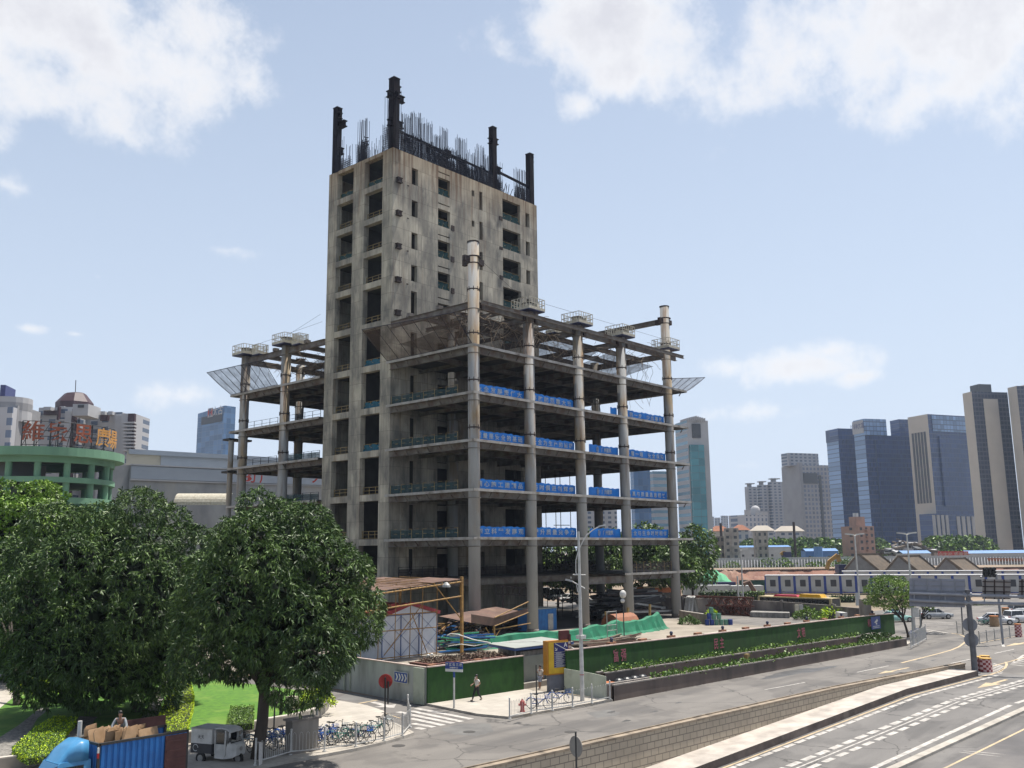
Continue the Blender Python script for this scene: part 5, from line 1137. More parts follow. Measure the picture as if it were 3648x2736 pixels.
# --- bicycles
mat('bike_blue', (.01, .10, .42), (.008, .07, .33), 8, .4); mat('bike_teal', (.01, .30, .22), (.01, .22, .16), 8, .4); mat('bike_white', (.5, .55, .55), None, 8, .4)
def make_bike(label, colr, basket=True):
    root = thing('bicycle', label, 'bicycle', (0, 0, 0), 0, 'shared bicycles parked along the railings')
    def ad(n, m, par=root): o = m.build(n); o.parent = par; return o
    for x in (-.54, .54):
        m = MB().mt('black_rubber'); m.tube([(x + .32 * math.cos(t), 0, .33 + .32 * math.sin(t)) for t in [k * math.pi / 11 for k in range(23)]], .021, 5, False); w_ = ad('wheel', m); m = MB().mt('galv'); m.cyl((x, -.04, .33), .001, .001, 3); m.tube([(x, -.05, .33), (x, .05, .33)], .04, 8); [m.tube([(x, 0, .33), (x + .31 * math.cos(t), 0, .33 + .31 * math.sin(t))], .005, 3, False) for t in [k * math.pi / 5 for k in range(10)]]; ad('spokes', m, w_)
    m = MB().mt(colr); m.tube([(-.54, 0, .33), (-.10, 0, .30), (.36, 0, .66)], .032, 7); m.tube([(-.10, 0, .30), (-.2, 0, .68)], .03, 7); m.tube([(-.54, 0, .33), (-.19, 0, .64)], .02, 5); m.tube([(.54, 0, .33), (.40, 0, .62), (.34, 0, .86)], .028, 6); m.tube([(.27, 0, .58), (-.18, 0, .60)], .026, 6) ; m.tube([(-.54 + .36 * math.cos(t), 0, .33 + .36 * math.sin(t)) for t in (.3, .9, 1.5, 2.1, 2.7)], .03, 5); ad('frame', m)
    m = MB().mt('black_rubber'); m.loft([[(-.34, y * .09, .84), (-.34, y * .09, .9)][::1] + [(-.34, -y * .09, .9), (-.34, -y * .09, .84)] for y in (1,)] + [[(-.08, .025, .85), (-.08, .025, .89), (-.08, -.025, .89), (-.08, -.025, .85)]]); m.tube([(-.2, 0, .66), (-.22, 0, .85)], .016, 5); ad('saddle', m)
    m = MB().mt('black_rubber'); m.tube([(.22, -.28, .98), (.30, -.24, 1.0), (.34, 0, .94), (.30, .24, 1.0), (.22, .28, .98)], .016, 5); m.tube([(.34, 0, .84), (.335, 0, .95)], .02, 5); ad('handlebar', m)
    if basket: m = MB().mt(colr if colr != 'bike_teal' else 'black_rubber'); [m.tube([(.42, -.15, z), (.70, -.15, z), (.70, .15, z), (.42, .15, z), (.42, -.15, z)], .01, 4) for z in (.66, .76, .86)]; m.quad((.44, -.14, .66), (.68, -.14, .66), (.68, .14, .66), (.44, .14, .66)); [m.bar((x, y, .66), (x, y, .86), .008) for x in (.42, .56, .7) for y in (-.15, .15)]; ad('basket', m)
    m = MB().mt('galv'); m.cyl((-.10, -.08, .30), .001, .001, 3); m.tube([(-.10, -.06, .3), (-.10, .06, .3)], .07, 10); m.tube([(-.05, -.12, .2), (-.05, -.03, .22)], .015, 4); ad('crank', m)
    return root
kb = {'b': make_bike('x', 'bike_blue'), 't': make_bike('x', 'bike_teal'), 'w': make_bike('x', 'bike_white')}; usedk = set()
def place_bike(k, x, y, a, label, z=.14, s=1.):
    if k not in usedk: r = kb[k]; r.location = (x, y, z); r.rotation_euler = (R(random.uniform(-5, 5)), 0, a); r['label'] = label; usedk.add(k)
    else: r = dup(kb[k], (x, y, z), a, label); r.rotation_euler = (R(random.uniform(-7, 7)), 0, a)
    return r
BK = [('t', 960, 940, -20, 'green bicycle at the right end of the row, nearest the red sign post'), ('w', 1010, 905, -10, 'pale bicycle leaning on the railing beside the green one at the row end'),
      ('b', 855, 985, -60, 'blue bicycle third from the right end of the row'), ('t', 800, 985, -75, 'teal bicycle fourth from the right in the row'), ('w', 750, 980, -50, 'grey white bicycle in the middle of the sunlit row'), ('t', 690, 1005, -70, 'teal bicycle in front of the middle of the sunlit row'), ('w', 655, 960, -60, 'pale bicycle behind the middle of the sunlit row'), ('b', 620, 960, -100, 'blue bicycle left of the middle of the sunlit row'), ('b', 560, 1015, -15, 'blue bicycle with its front wheel to the railing post'), ('b', 500, 1000, -80, 'dark blue bicycle beside the plain grey post, right side'), ('b', 470, 985, -90, 'blue bicycle close behind the street cabinet'),
      ('b', 270, 985, -70, 'shaded blue bicycle just left of the street cabinet'), ('b', 235, 1000, -85, 'shaded blue bicycle, second left of the street cabinet'), ('b', 195, 1010, -75, 'shaded blue bicycle, third left of the street cabinet'), ('w', 150, 1020, -95, 'shaded pale bicycle, fourth left of the street cabinet'), ('b', 105, 1040, -80, 'shaded blue bicycle near the mango trunk'), ('w', 60, 1030, -60, 'shaded pale bicycle right beside the mango trunk'), ('w', -70, 1050, -100, 'bicycle half hidden between tricycle and mango trunk')]
for k, px, py, a, lb_ in BK:
    q = atz(*z5(px, py), .14); place_bike(k, q.x, q.y, R(a + random.uniform(-8, 8)), lb_)
q = atz(*z6(935, 608), .12); place_bike('b', q.x, q.y, R(-55), 'light blue bicycle parked next to the fire hydrant', .12); q = atz(*z6(1100, 560), .12); place_bike('b', q.x, q.y, R(-50), 'light blue bicycle parked before the station sign plinth', .12)
q = atz(*zc(1545, 880), 0); place_bike('t', q.x, q.y, R(-70), 'small teal bicycle ridden beside the white saloon', 0)
for i, (px, py) in enumerate(((290, 1150), (340, 1120), (400, 1080))): q = atz(*zc(px, py), .13); place_bike('b', q.x, q.y, R(60), ['bicycle nearest the camera inside the far corner railing', 'middle bicycle of three inside the far corner railing', 'farthest of three bicycles inside the far corner railing'][i], .13)
# ------------------------------------------------------------------ banners, cages and nets on the podium
mat('banner_blue', (.001, .27, .86), (.001, .19, .66), .9, .6); mat('banner_white', (.62, .68, .75), None, 4, .6)
def banner(s, x0, x1, z, label, logo=False, h=1.28, y=78.45):
    root = thing('banner', label, 'banner', (x0, y, z)); m = MB().mt('banner_blue'); n = max(8, int((x1 - x0) * 2)); ph = x0 * 1.3 + z
    def hh(t): return .07 * math.sin(t * 5 + ph) + .04 * math.sin(t * 11 + ph)
    for i in range(n):
        a, b = x0 + (x1 - x0) * i / n, x0 + (x1 - x0) * (i + 1) / n; ya, yb = y + .035 * math.sin(a * 3.1 + ph), y + .035 * math.sin(b * 3.1 + ph)
        m.quad((a, ya, z + .02), (b, yb, z + .02), (b, yb - .02, z + h + hh(b)), (a, ya - .02, z + h + hh(a)))
        m.quad((a, ya + .03, z + .02), (b, yb + .03, z + .02), (b, yb + .02, z + h + hh(b)), (a, ya + .02, z + h + hh(a)))
    m.build('cloth', root)
    if s:
        o = text_mesh('lettering', s, .74 if not logo else .72, .005, 'banner_white', root, .012, 1.); w_ = o.dimensions.x; o.rotation_euler = (R(90), 0, 0)
        tw = (x1 - x0) * (.9 if not logo else .34); k = tw / max(w_, .1); o.scale = (k if not logo else min(k, 1.), 1, 1); o.location = ((x0 + x1) / 2 - x0 + (.55 if logo else 0), -.06, .66)
    if logo:
        m = MB().mt('banner_white'); cx = (x0 + x1) / 2 - 1.55; m.tube([(cx + .28 * math.cos(t) * .8, y - .07, z + .68 + .42 * math.sin(t)) for t in [k * math.pi / 6 for k in range(13)]], .035, 4, False); m.bar((cx - .1, y - .07, z + .35), (cx - .1, y - .07, z + 1.0), .07, .03); m.bar((cx + .08, y - .07, z + .45), (cx + .08, y - .07, z + .95), .07, .03); m.build('emblem', root)
    return root
X1, X2, X3 = 81., 90.2, 91.5
sp = lambda t: ' '.join(t)
for li, rows in ((4, [(81, 90.3, '安全发展责任大'), (91.4, 100.7, '事故防范靠大家'), (109.4, 110.9, ''), (112.4, 123.4, '多防一步  少出事故')]), (3, [(81, 90.3, '质量是安全的基础'), (91.4, 100.7, '安全为生产的前提'), (104., 110.9, 'L'), (112.4, 123.4, '多看一眼  安全保险')]),
                 (2, [(81, 90.3, '精心施工建精品'), (91.4, 100.7, '与时俱进创辉煌'), (103.7, 110.9, 'L'), (112.4, 123.4, '认真与质量息息相关')]), (1, [(81, 90.3, '树立科学发展观'), (91.4, 100.7, '提升质量竞争力'), (103.7, 110.9, 'L'), (112.4, 123.4, '安全与生命时时相伴')])):
    fl = {4: 'second deck from the top', 3: 'third deck from the top', 2: 'fourth deck from the top', 1: 'lowest banner deck'}[li]
    for i, (a, b, s) in enumerate(rows):
        ps = ['between the corner column and the second', 'between the second and third columns', 'between the third and fourth columns', 'between the fourth and last columns'][i]
        if li == 1: z_ = LV[1]
        banner('广州建筑' if s == 'L' else sp(s), a, b, LV[li], ('blue builder logo banner on the %s' if s == 'L' else 'blue slogan banner, %s, ' + ps) % fl, s == 'L')
def cage(x, y, label, side=3.1, head=True, z=41.05, dx=0, dy=0, hgt=1.55):
    root = thing('work_cage', label, 'work cage', (x, y, z)); m = MB().mt('navy'); s = side / 2; x += dx; y += dy
    m.box(x - s, x + s, y - s, y + s, z - .12, z); m.build('floor_plate', root)
    m = MB().mt('cream_paint')
    for a, b in (((-s, -s), (s, -s)), ((s, -s), (s, s)), ((s, s), (-s, s)), ((-s, s), (-s, -s))):
        p, q = Vector((x + a[0], y + a[1], z)), Vector((x + b[0], y + b[1], z)); m.bar(p + Vector((0, 0, .2)), q + Vector((0, 0, .2)), .05, .36)
        for zz in (.85, hgt): m.bar(p + Vector((0, 0, zz)), q + Vector((0, 0, zz)), .07)
        for k in range(6): t = p.lerp(q, k / 6); m.bar(t, t + Vector((0, 0, hgt)), .06)
    m.build('guard_frame', root)
    if head: m = MB().mt('cream_paint'); m.cyl((x - dx, y - dy, z + .02), .78, .95, 18); m.mt('rust_dark'); m.cyl((x - dx, y - dy, z + .97), .83, .2, 18); m.mt('cream_paint'); m.obox((x - dx + .75, y - dy - .75, z + .02), (.55, .55, 1.0), .3); m.build('column_head', root)
for i, (x, lb_) in enumerate(((90.85, 'white work cage on the second front column, beside the tower'), (101.35, 'white work cage on the third front column'), (111.7, 'white work cage on the fourth front column'))): cage(x, 77.95, lb_)
cage(124.1, 77.95, 'white work cage round the tall right corner column', 3.1, False)
cage(80.5, 128.1, 'white work cage on the leftmost column of the left wing'); cage(80.5, 117.2, 'white work cage on the left wing column nearer the tower')
cage(101.35, 82.2, 'narrow spare cage panel beside the third front column cage', 1.6, False, 40.6); cage(80.5, 124.2, 'narrow spare cage panel beside the leftmost work cage', 1.7, False, 40.6); cage(80.5, 113.8, 'narrow spare cage panel nearest the tower on the left wing', 1.7, False, 40.6); cage(101.4, 128.1, 'white work cage on a rear column seen behind the third front column')
def net(label, quad, mname, frame=True, nu=8, nv=3, sag=.5, cat='safety net'):
    root = thing('safety_net', label, cat, tuple(quad[0])); A, B, C_, D = [Vector(q) for q in quad]; m = MB().mt(mname)
    def pt(u, v): p = A.lerp(B, u).lerp(D.lerp(C_, u), v); return p - Vector((0, 0, sag * math.sin(math.pi * v) * (.4 + .6 * abs(math.sin(u * nu * math.pi)))))
    U, W = nu * 4, nv * 2
    for i in range(U):
        for j in range(W): m.quad(pt(i / U, j / W), pt((i + 1) / U, j / W), pt((i + 1) / U, (j + 1) / W), pt(i / U, (j + 1) / W))
    m.build('netting', root)
    if frame:
        m = MB().mt('rebar'); m.tube([D, C_], .05, 5); m.tube([A, B], .04, 5)
        for i in range(nu + 1): u = i / nu; m.tube([A.lerp(B, u), D.lerp(C_, u)], .045, 5)
        m.build('net_frame', root)
z5_ = LV[5] + .1
net('grey safety net sticking out from the top deck at the far left', [(79.8, 118.2, z5_), (79.8, 131., z5_), (76.3, 132.5, z5_ + 3.3), (76.3, 117., z5_ + 3.1)], 'net_grey', nu=8)
net('brownish safety net jutting from the top deck left of the corner column', [(79.8, 77.6, z5_), (79.8, 93.2, z5_), (75.6, 93.4, z5_ + 3.6), (76.6, 77.4, z5_ + 3.2)], 'net_brown', nu=7)
net('small dark safety net jutting out past the right corner column', [(128.5, 77.4, z5_ - .3), (128.5, 84, z5_ - .3), (132.8, 83, z5_ + 3.2), (132.4, 76., z5_ + 2.4)], 'net_grey', nu=5)
net('grey safety net hanging from the top deck between the fourth and last columns', [(128.5, 86, z5_ - .3), (128.5, 100, z5_ - .3), (132.8, 101, z5_ + 3.2), (132.8, 88., z5_ + 3.2)], 'net_grey', nu=5)
net('torn brown net hung under the open roof beams', [(81, 80.2, 39.6), (110, 80.2, 39.3), (111, 91.8, 37.2), (81, 92.4, 37.4)], 'net_dark', False, 5, 4, 1.5)
net('brown debris net sagging under the roof beams over the right bays', [(111, 80., 38.8), (123.5, 80., 38.6), (123.5, 106., 36.4), (112, 106., 36.2)], 'net_dark', False, 4, 4, 1.4)
net('torn net hung under the roof beams of the left wing', [(81, 108.5, 38.2), (95, 108.5, 38.2), (95, 118., 36.6), (81, 117.6, 37.2)], 'net_dark', False, 4, 4, 1.)
mat('dead_vine', (.22, .16, .11), (.12, .09, .06), 3, .9)
g = random.Random(3); m = MB().mt('dead_vine')
def vine(m, p, n=7, st=.8, droop=.35):
    pts = [Vector(p)]; d = Vector((g.uniform(-1, 1), g.uniform(-.6, .6), g.uniform(-.3, .6)))
    for k in range(n): d = (d + Vector((g.uniform(-.7, .7), g.uniform(-.5, .5), g.uniform(-.7, .45)))).normalized(); pts.append(pts[-1] + d * st * g.uniform(.5, 1.) - Vector((0, 0, droop * g.random())))
    m.tube(pts, .028, 3, False)
for k in range(170):
    x = g.choice([g.uniform(81, 96), g.uniform(81, 124)]); vine(m, (x, 78.6 + g.random() * 5, 39.9 - g.random() * 1.2))
for k in range(60): vine(m, (g.uniform(81, 90), g.uniform(108, 127), 39.8 - g.random()))
for k in range(40): vine(m, (g.uniform(118, 124), g.uniform(79, 95), LV[5] - .8), 5, .5, .4)
m.build('dead_vines', label='tangle of dry vines and wires hanging under the open roof beams', cat='vines', kind='stuff')
m = MB().mt('rebar')
for a, b in (((81, 78, 46.5), (90, 78, 42.6)), ((80.5, 109, 44.4), (80.5, 117, 42.6)), ((80.5, 108.5, 43.2), (80.5, 128, 42.3)), ((92.5, 77, 42.4), (124, 77, 42.3))): m = MB().mt('rebar'); m.tube([a, b], .02, 4); m.build('safety_line', label='one of the thin safety lines strung above the roof beams', cat='cable', group='safety lines above the roof beams')
# ------------------------------------------------------------------ the yard behind the hoardings
mat('blue_trim', (.06, .12, .32), (.05, .10, .26), 3, .6); mat('roof_pale', (.34, .36, .33), (.28, .30, .27), .8, .8, dirt=(.3, .31, .28), dscale=.6); mat('shutter', (.40, .42, .37), (.34, .36, .31), 1, .5); mat('stain_wall', (.34, .33, .31), (.16, .15, .14), 2.5, .9, stretch=(1, 1, .4))
hut = thing('gate_hut', 'low gate hut with roller shutter under a flat blue edged roof', 'hut', (56.5, 49, 0)); rp = [(53.3, 47.45), (60., 47.25), (61.6, 51.9), (54.7, 51.5)]
m = MB().mt('stain_wall'); m.prism([(54.5, 48.), (59.4, 47.85), (60.6, 51.4), (55.6, 51.3)], .03, 2.6); m.build('wall', hut)
m = MB().mt('blue_trim'); m.prism(rp, 2.78, 2.97); m.build('fascia', hut); m = MB().mt('roof_pale'); m.prism([(Vector(p) * .995 + Vector((.2, .2))) for p in rp], 2.972, 3.0); m.build('roof', hut)
m = MB().mt('shutter'); z = .42
while z < 2.2: m.bar((54.75, 47.93, z + .06), (57.1, 47.86, z + .06), .05, .085); z += .1
m.quad((54.75, 47.94, .4), (57.1, 47.87, .4), (57.1, 47.87, 2.25), (54.75, 47.94, 2.25)); m.build('roller_shutter', hut)
m = MB().mt('grey_wall'); m.bar((53.5, 47.6, .22), (59.2, 47.4, .22), .7, .4); m.build('step', hut); m = MB().mt('galv'); m.cyl((53.55, 47.7, 0), .05, 2.8, 8); [m.bar((x, 47.83, .4), (x, 47.83, 2.5), .12) for x in (54.65, 57.2, 58.6)]; m.build('frame_post', hut)
# container with a rusty roof and the litter on it
mat('rust_red', (.16, .05, .035), (.10, .035, .025), 1.5, .8, dirt=(.22, .12, .08), dscale=.7); mat('rust_plate', (.17, .095, .07), (.10, .06, .048), 1.2, .85, dirt=(.24, .15, .10), dscale=.6); mat('litter', (.26, .20, .14), (.10, .08, .06), 5, .9)
ct = thing('rusty_container', 'rust red container roof strewn with dry leaves behind the short green hoarding', 'container', (47, 50, 0)); m = MB().mt('rust_red'); m.prism([(46.1, 49.1), (54.2, 48.3), (54.4, 50.7), (46.5, 51.5)], .05, 2.35); [m.bar((46.1 + k * .62, 49.1 - k * .061, 2.36), (46.4 + k * .62, 51.5 - k * .061, 2.36), .05, .05) for k in range(13)]; m.build('container_body', ct)
n = 2600; X = rng.uniform(46.9, 54., n); Y = 49.4 - (X - 46.5) * .1 + rng.uniform(.1, 1.9, n); Z = 2.38 + .22 * np.abs(np.sin(X * 1.7) * np.cos(Y * 2.3)) * rng.uniform(0, 1, n)
tag(leaf_mesh('leaf_litter', np.stack([X, Y, Z], 1), rng.normal(0, 1, (n, 3)), .3, .3, 'litter', None, ['litter', 'rust_plate', 'dead_vine'], .0, .8), 'dry leaves and rusty scraps heaped on the red container roof', 'litter', kind='stuff')
fl_ = thing('floodlight', 'twin white floodlight heads behind the hoarding corner', 'lamp', (46.4, 49, 2.4)); m = MB().mt('white_paint'); p = zat(z12(1185, 1215), (46.4, 49)); q = zat(z12(1227, 1205), (46.4, 49)); [m.ball(v, .11, 8, 6, (1, 1, .8)) for v in (p, q)]; m.mt('dark_metal'); [m.tube([v, (46.5, 49.2, 2.4)], .015, 4) for v in (p, q)]; m.build('lamp_head', fl_)
# white shed with red gable
mat('shed_white', (.72, .74, .80), (.60, .62, .68), .8, .6); mat('red_roof', (.35, .03, .04), (.27, .025, .03), 3, .6)
YS = 70.5; P12 = lambda x, y: aty(*z12(x, y), YS); sx0, sx1 = P12(668, 1270).x - 1.2, P12(1282, 1200).x; ze = P12(1290, 730).z; zg = P12(985, 645).z; xg = P12(985, 645).x; sx0 = 2 * xg - sx1
sh = thing('site_shed', 'white panel shed with a red gable roof behind bamboo poles', 'shed', (xg, YS, 0))
m = MB().mt('shed_white'); m.prism([(sx0, YS), (sx1, YS), (sx1, YS + 5), (sx0, YS + 5)], 0, ze); m.add([(sx0, YS, ze), (sx1, YS, ze), (xg, YS, zg), (sx0, YS + 5, ze), (sx1, YS + 5, ze), (xg, YS + 5, zg)], ((0, 1, 2), (3, 5, 4))); m.build('wall', sh)
m = MB().mt('red_roof'); m.bar((sx0 - .25, YS - .1, ze), (xg, YS - .1, zg + .12), .3, .34); m.bar((xg, YS - .1, zg + .12), (sx1 + .25, YS - .1, ze), .3, .34); m.quad((sx0 - .25, YS, ze), (xg, YS, zg + .16), (xg, YS + 5.2, zg + .16), (sx0 - .25, YS + 5.2, ze)); m.quad((sx1 + .25, YS, ze), (xg, YS, zg + .16), (xg, YS + 5.2, zg + .16), (sx1 + .25, YS + 5.2, ze)); m.build('roof', sh)
m = MB().mt('blue_trim'); [m.bar((sx0 + (sx1 - sx0) * k, YS - .04, 0), (sx0 + (sx1 - sx0) * k, YS - .04, ze), .07) for k in (.0, .33, .66, 1.)]; m.bar((sx0, YS - .05, ze), (sx1, YS - .05, ze), .08); w3 = (sx1 - sx0) / 3
for k in range(3):
    for z0_ in (.2, ze * .5): m.bar((sx0 + w3 * k, YS - .03, z0_), (sx0 + w3 * (k + 1), YS - .03, z0_ + ze * .48), .025); m.bar((sx0 + w3 * k, YS - .03, z0_ + ze * .48), (sx0 + w3 * (k + 1), YS - .03, z0_), .025)
m.build('frame', sh)
# flat rusty canopy on yellow posts, scaffold of bamboo coloured tubes
YC = 67.5; C12 = lambda x, y, Y=YC: aty(*z12(x, y), Y); a, b = C12(650, 500), C12(1562, 368); a = a + (a - b) * .35
cp = thing('scaffold_canopy', 'flat rusty plate canopy on a scaffold of yellow tubes before the tower foot', 'canopy', (b.x, YC, 0)); bk_ = 12.
m = MB().mt('rust_plate'); n = 7
for i in range(n):
    for j in range(5):
        p, q = a.lerp(b, i / n), a.lerp(b, (i + 1) / n); y0, y1 = bk_ * j / 5, bk_ * (j + 1) / 5; o = .05 * ((i * 3 + j * 5) % 4); m.add([(p.x, YC + y0, p.z + o), (q.x - .05, YC + y0, q.z + o), (q.x - .05, YC + y1 - .05, q.z + o + .1), (p.x, YC + y1 - .05, p.z + o + .1), (p.x, YC + y0, p.z + o - .04), (q.x - .05, YC + y0, q.z + o - .04)], ((0, 1, 2, 3), (4, 5, 1, 0)))
m.build('deck', cp)
m = MB().mt('bamboo_yellow')
def T_(p, q, r=.06): m.tube([p, q], r, 6)
for dz in (-.15, -1.55): T_(a + Vector((0, -.1, dz)), b + Vector((0, -.1, dz)), .07)
for k in range(14): p = a.lerp(b, (k + .5) / 14); m.bar(p + Vector((-.3, -.2, .05)), p + Vector((.25, 9, .3)), .07)
m.box(b.x - .13, b.x + .13, YC - .15, YC + .11, 0, b.z + .35); m.box(b.x - 4.6, b.x - 4.4, YC + 4, YC + 4.2, 0, b.z - .2)
c = C12(1245, 400); T_(c, (b.x, YC, 3.4), .06)
m.build('yellow_frame', cp)
m = MB().mt('bamboo_yellow'); YB = YS - .9; B12 = lambda x, y: aty(*z12(x, y), YB)
for px, top in ((640, 445), (826, 400), (993, 395), (1127, 415), (1290, 370), (447, 495)): p = B12(px, top); m.tube([(p.x - .12, YB, 0), p], .042, 6)
for pa, pb_ in (((600, 950), (1285, 897)), ((600, 1258), (1285, 1187)), ((690, 765), (1285, 725)), ((690, 1215), (1130, 630)), ((1000, 740), (1190, 1230))): m.tube([B12(*pa), B12(*pb_)], .05, 6)
m.build('bamboo_scaffold', label='lattice of brown bamboo scaffold poles in front of the white shed', cat='scaffold')
# green tarpaulin over the low barrier
mat('tarp_green', (.006, .21, .105), (.005, .14, .07), .9, .75, bmp=.3); mat('tarp_light', (.10, .50, .27), (.07, .40, .2), 1.5, .8)
def tarp(label, pts, hs, w_, mname='tarp_green', name='tarpaulin', seed=1):
    g2 = random.Random(seed); m = MB().mt(mname); P_ = dense([Vector((p[0], p[1], 0)) for p in pts], 10); n = len(P_); rows = []
    prof = [(-1.05, 0.), (-.7, .2), (-.45, .6), (-.3, .92), (0, 1.), (.3, .85), (.7, .3), (1, 0)]
    for i, p in enumerate(P_):
        d = (P_[min(i + 1, n - 1)] - P_[max(i - 1, 0)]).normalized(); nn = Vector((-d.y, d.x, 0)); h = float(np.interp(i / (n - 1), np.linspace(0, 1, len(hs)), hs)); fold = .22 * math.sin(i * 1.7) + .15 * math.sin(i * 3.9 + 1)
        rows.append([p + nn * (s * w_ / 2 * (1 + fold * (1 - q))) + Vector((0, 0, max(.02, h * q * (1 + .05 * math.sin(i * .9 + s * 2)) + .05 * g2.uniform(-1, 1)))) for s, q in prof])
    for i in range(n - 1):
        for j in range(len(prof) - 1): m.quad(rows[i][j], rows[i + 1][j], rows[i + 1][j + 1], rows[i][j + 1])
    return m.build(name, smooth=True, label=label, cat=name)
tarp('long green tarpaulin draped over a barrier along the foot of the front columns', [(71, 71.5), (74, 69.5), (79, 67.8), (85, 66.9), (91, 67.3), (97, 67.6), (102, 68.), (106.3, 69)], [.9, 1.2, 1.3, 1.45, 1.5, 1.4, 1.3, 1.6, 1.5, 1.8, 1.5, 1.6, 1.9, 2.1, .6], 1.9)
tarp('small bright green sheet beyond the core wall, between the columns', [(117, 120), (121, 119)], [1.8, 2.2, 1.6], 3.5, 'tarp_light', 'green_sheet')
# blue site cabin
mat('cabin_blue', (.03, .19, .48), (.025, .14, .38), 2, .5)
q = atz(*z7(700, 965), 0); bc = thing('site_cabin', 'small blue corrugated steel cabin between the second and third front columns', 'cabin', tuple(q)); s = 1.; w1, w2_ = 3.2, 2.6; q0 = Vector((94., 76.5, 0)); m = MB().mt('cabin_blue'); m.box(92.2, 96.7, 78.9, 81.6, 0, 2.75)
for k in range(16): m.box(92.25 + k * .28, 92.37 + k * .28, 78.84, 78.9, .1, 2.7)
m.build('cabin_wall', bc); m = MB().mt('galv'); m.box(94.9, 95.9, 78.78, 78.83, .1, 2.1); m.build('door', bc); m = MB().mt('roof_pale'); m.box(92.1, 96.8, 78.8, 81.7, 2.75, 2.84); m.build('roof', bc)
# orange tank half, barriers, ladder, lamp post, materials
m = MB().mt('rust_red'); mat('tank_orange', (.34, .13, .06), (.26, .10, .05), 2, .7); m.mt('tank_orange'); pts = [[(99.6 + x, 72.5 + 1.4 * math.cos(t), .6 + 1.4 * math.sin(t)) for t in [k * math.pi / 8 for k in range(9)]] for x in (0, 1.5, 3.6, 4.6)]
for i in range(3):
    for k in range(8): m.quad(pts[i][k], pts[i + 1][k], pts[i + 1][k + 1], pts[i][k + 1])
m.build('half_tank', label='rusty orange half cylinder lying behind the green tarpaulin', cat='tank')
for i, (px, py, ty) in enumerate(((1272, 910, 770), (1487, 870, 730), (1700, 855, 700))):
    b = atz(*z7(px, py + 30), 0); t_ = zat(z7(px, ty), b); m = MB().mt('yellow_paint'); m.bar(b, (b.x + .1 * i, b.y, t_.z), .26); m.build('yellow_post', label=['yellow steel post left of the orange half cylinder', 'yellow steel post right of the orange half cylinder', 'leaning yellow steel post by the green tarpaulin end'][i], cat='post')
mat('pile_dark', (.03, .028, .03), (.015, .014, .016), 1.5, .7)
def pile(label, c, L, W, Hh, n, mats, seed, name='material_pile', ang=0., r=.14, cat='pile'):
    g2 = random.Random(seed); m = MB()
    for k in range(n):
        m.mt(g2.choice(mats)); z = g2.uniform(.1, Hh) * (1 - .3 * g2.random()); y = g2.uniform(-W / 2, W / 2) * (1 - z / Hh * .6); x = g2.uniform(-L * .12, L * .12); l2 = L * g2.uniform(.25, .5); a_ = ang + g2.gauss(0, .10); d = Vector((math.cos(a_), math.sin(a_), g2.gauss(0, .05))); p = Vector((c[0] + x * math.cos(ang) - y * math.sin(ang), c[1] + x * math.sin(ang) + y * math.cos(ang), z)); m.bar(p - d * l2, p + d * l2, r * g2.uniform(.5, 2.4), r * g2.uniform(.5, 1.4))
    return m.build(name, label=label, cat=cat, kind='stuff')
pile('dark heap of steel plates and beams under the right bays', (117, 82.5), 15, 9, 4.2, 110, ['pile_dark', 'pile_dark', 'rust_dark', 'galv'], 4, r=.3)
pile('heap of rusty tubes and timber beside the corner column foot', (76.5, 76), 9, 7, 2.6, 110, ['rust_dark', 'rust_plate', 'bamboo_yellow', 'cabin_blue'], 5, ang=.6, r=.09)
pile('blue and green pipes heaped behind the yellow canopy post', (70.3, 69.6), 5.5, 4., 2.2, 50, ['cabin_blue', 'tarp_light', 'rust_dark', 'galv'], 6, ang=-.5, r=.12)
pile('low pile of timber boards in front of the hut', (53.4, 49.6), 2.6, 1.5, 2.5, 24, ['cream_paint', 'litter', 'dead_vine'], 7, ang=.2, r=.1)
pile('scattered steel under the second bay', (94, 84), 12, 6, 2.3, 70, ['pile_dark', 'rust_dark', 'rust_plate'], 8, r=.14)
pile('rubble and timber offcuts along the green tarpaulin', (84, 62.5), 13, 2.4, .5, 60, ['yard_concrete', 'litter', 'rust_plate'], 9, ang=-.02, r=.14)
# brown awning deck with yellow edge
a = zat(z7(20, 900), (83, 74)); YW = 72.5; W7 = lambda x, y: aty(*z7(x, y), YW); m = MB().mt('rust_plate'); aw = thing('work_canopy', 'tilted brown plywood canopy with a yellow edge rail on yellow struts', 'canopy', (86, YW, 0)); p0, p1, p2, p3 = W7(-60, 880), W7(165, 915), W7(500, 775), W7(60, 780)
p2 = W7(500, 780); e = Vector((0, 5., .5)); m.add([p0, p1, p1 + Vector((0, 0, .9)), p0 + Vector((0, 0, .9)), p2, p2 + Vector((0, 0, .5)), p0 + e, p2 + e], ((0, 1, 2, 3), (1, 4, 5, 2), (0, 1, 4, 7, 6))); m.build('deck', aw)
m = MB().mt('bamboo_yellow'); m.tube([p1 + Vector((0, -.06, .9)), p2 + Vector((0, -.06, 1.2))], .07, 6); m.tube([p1 + Vector((0, -.06, 0)), p2 + Vector((0, -.06, .0))], .06, 6); m.tube([W7(150, 950), W7(525, 885)], .06, 6); m.bar((p1.x, YW, 0), p1, .2); m.tube([W7(85, 930), W7(150, 1040)], .06, 6); m.tube([W7(225, 950), W7(165, 1040)], .06, 6); m.build('yellow_frame', aw)
m = MB().mt('rust_dark')     # crane lattice lying under the deck
cl = thing('crane_section', 'rusty lattice crane section propped in the shadow under the first deck', 'lattice', (89, 80, 0)); A_ = [aty(*z7(*p), 80.) for p in ((255, 510), (485, 540), (485, 610), (255, 600))]
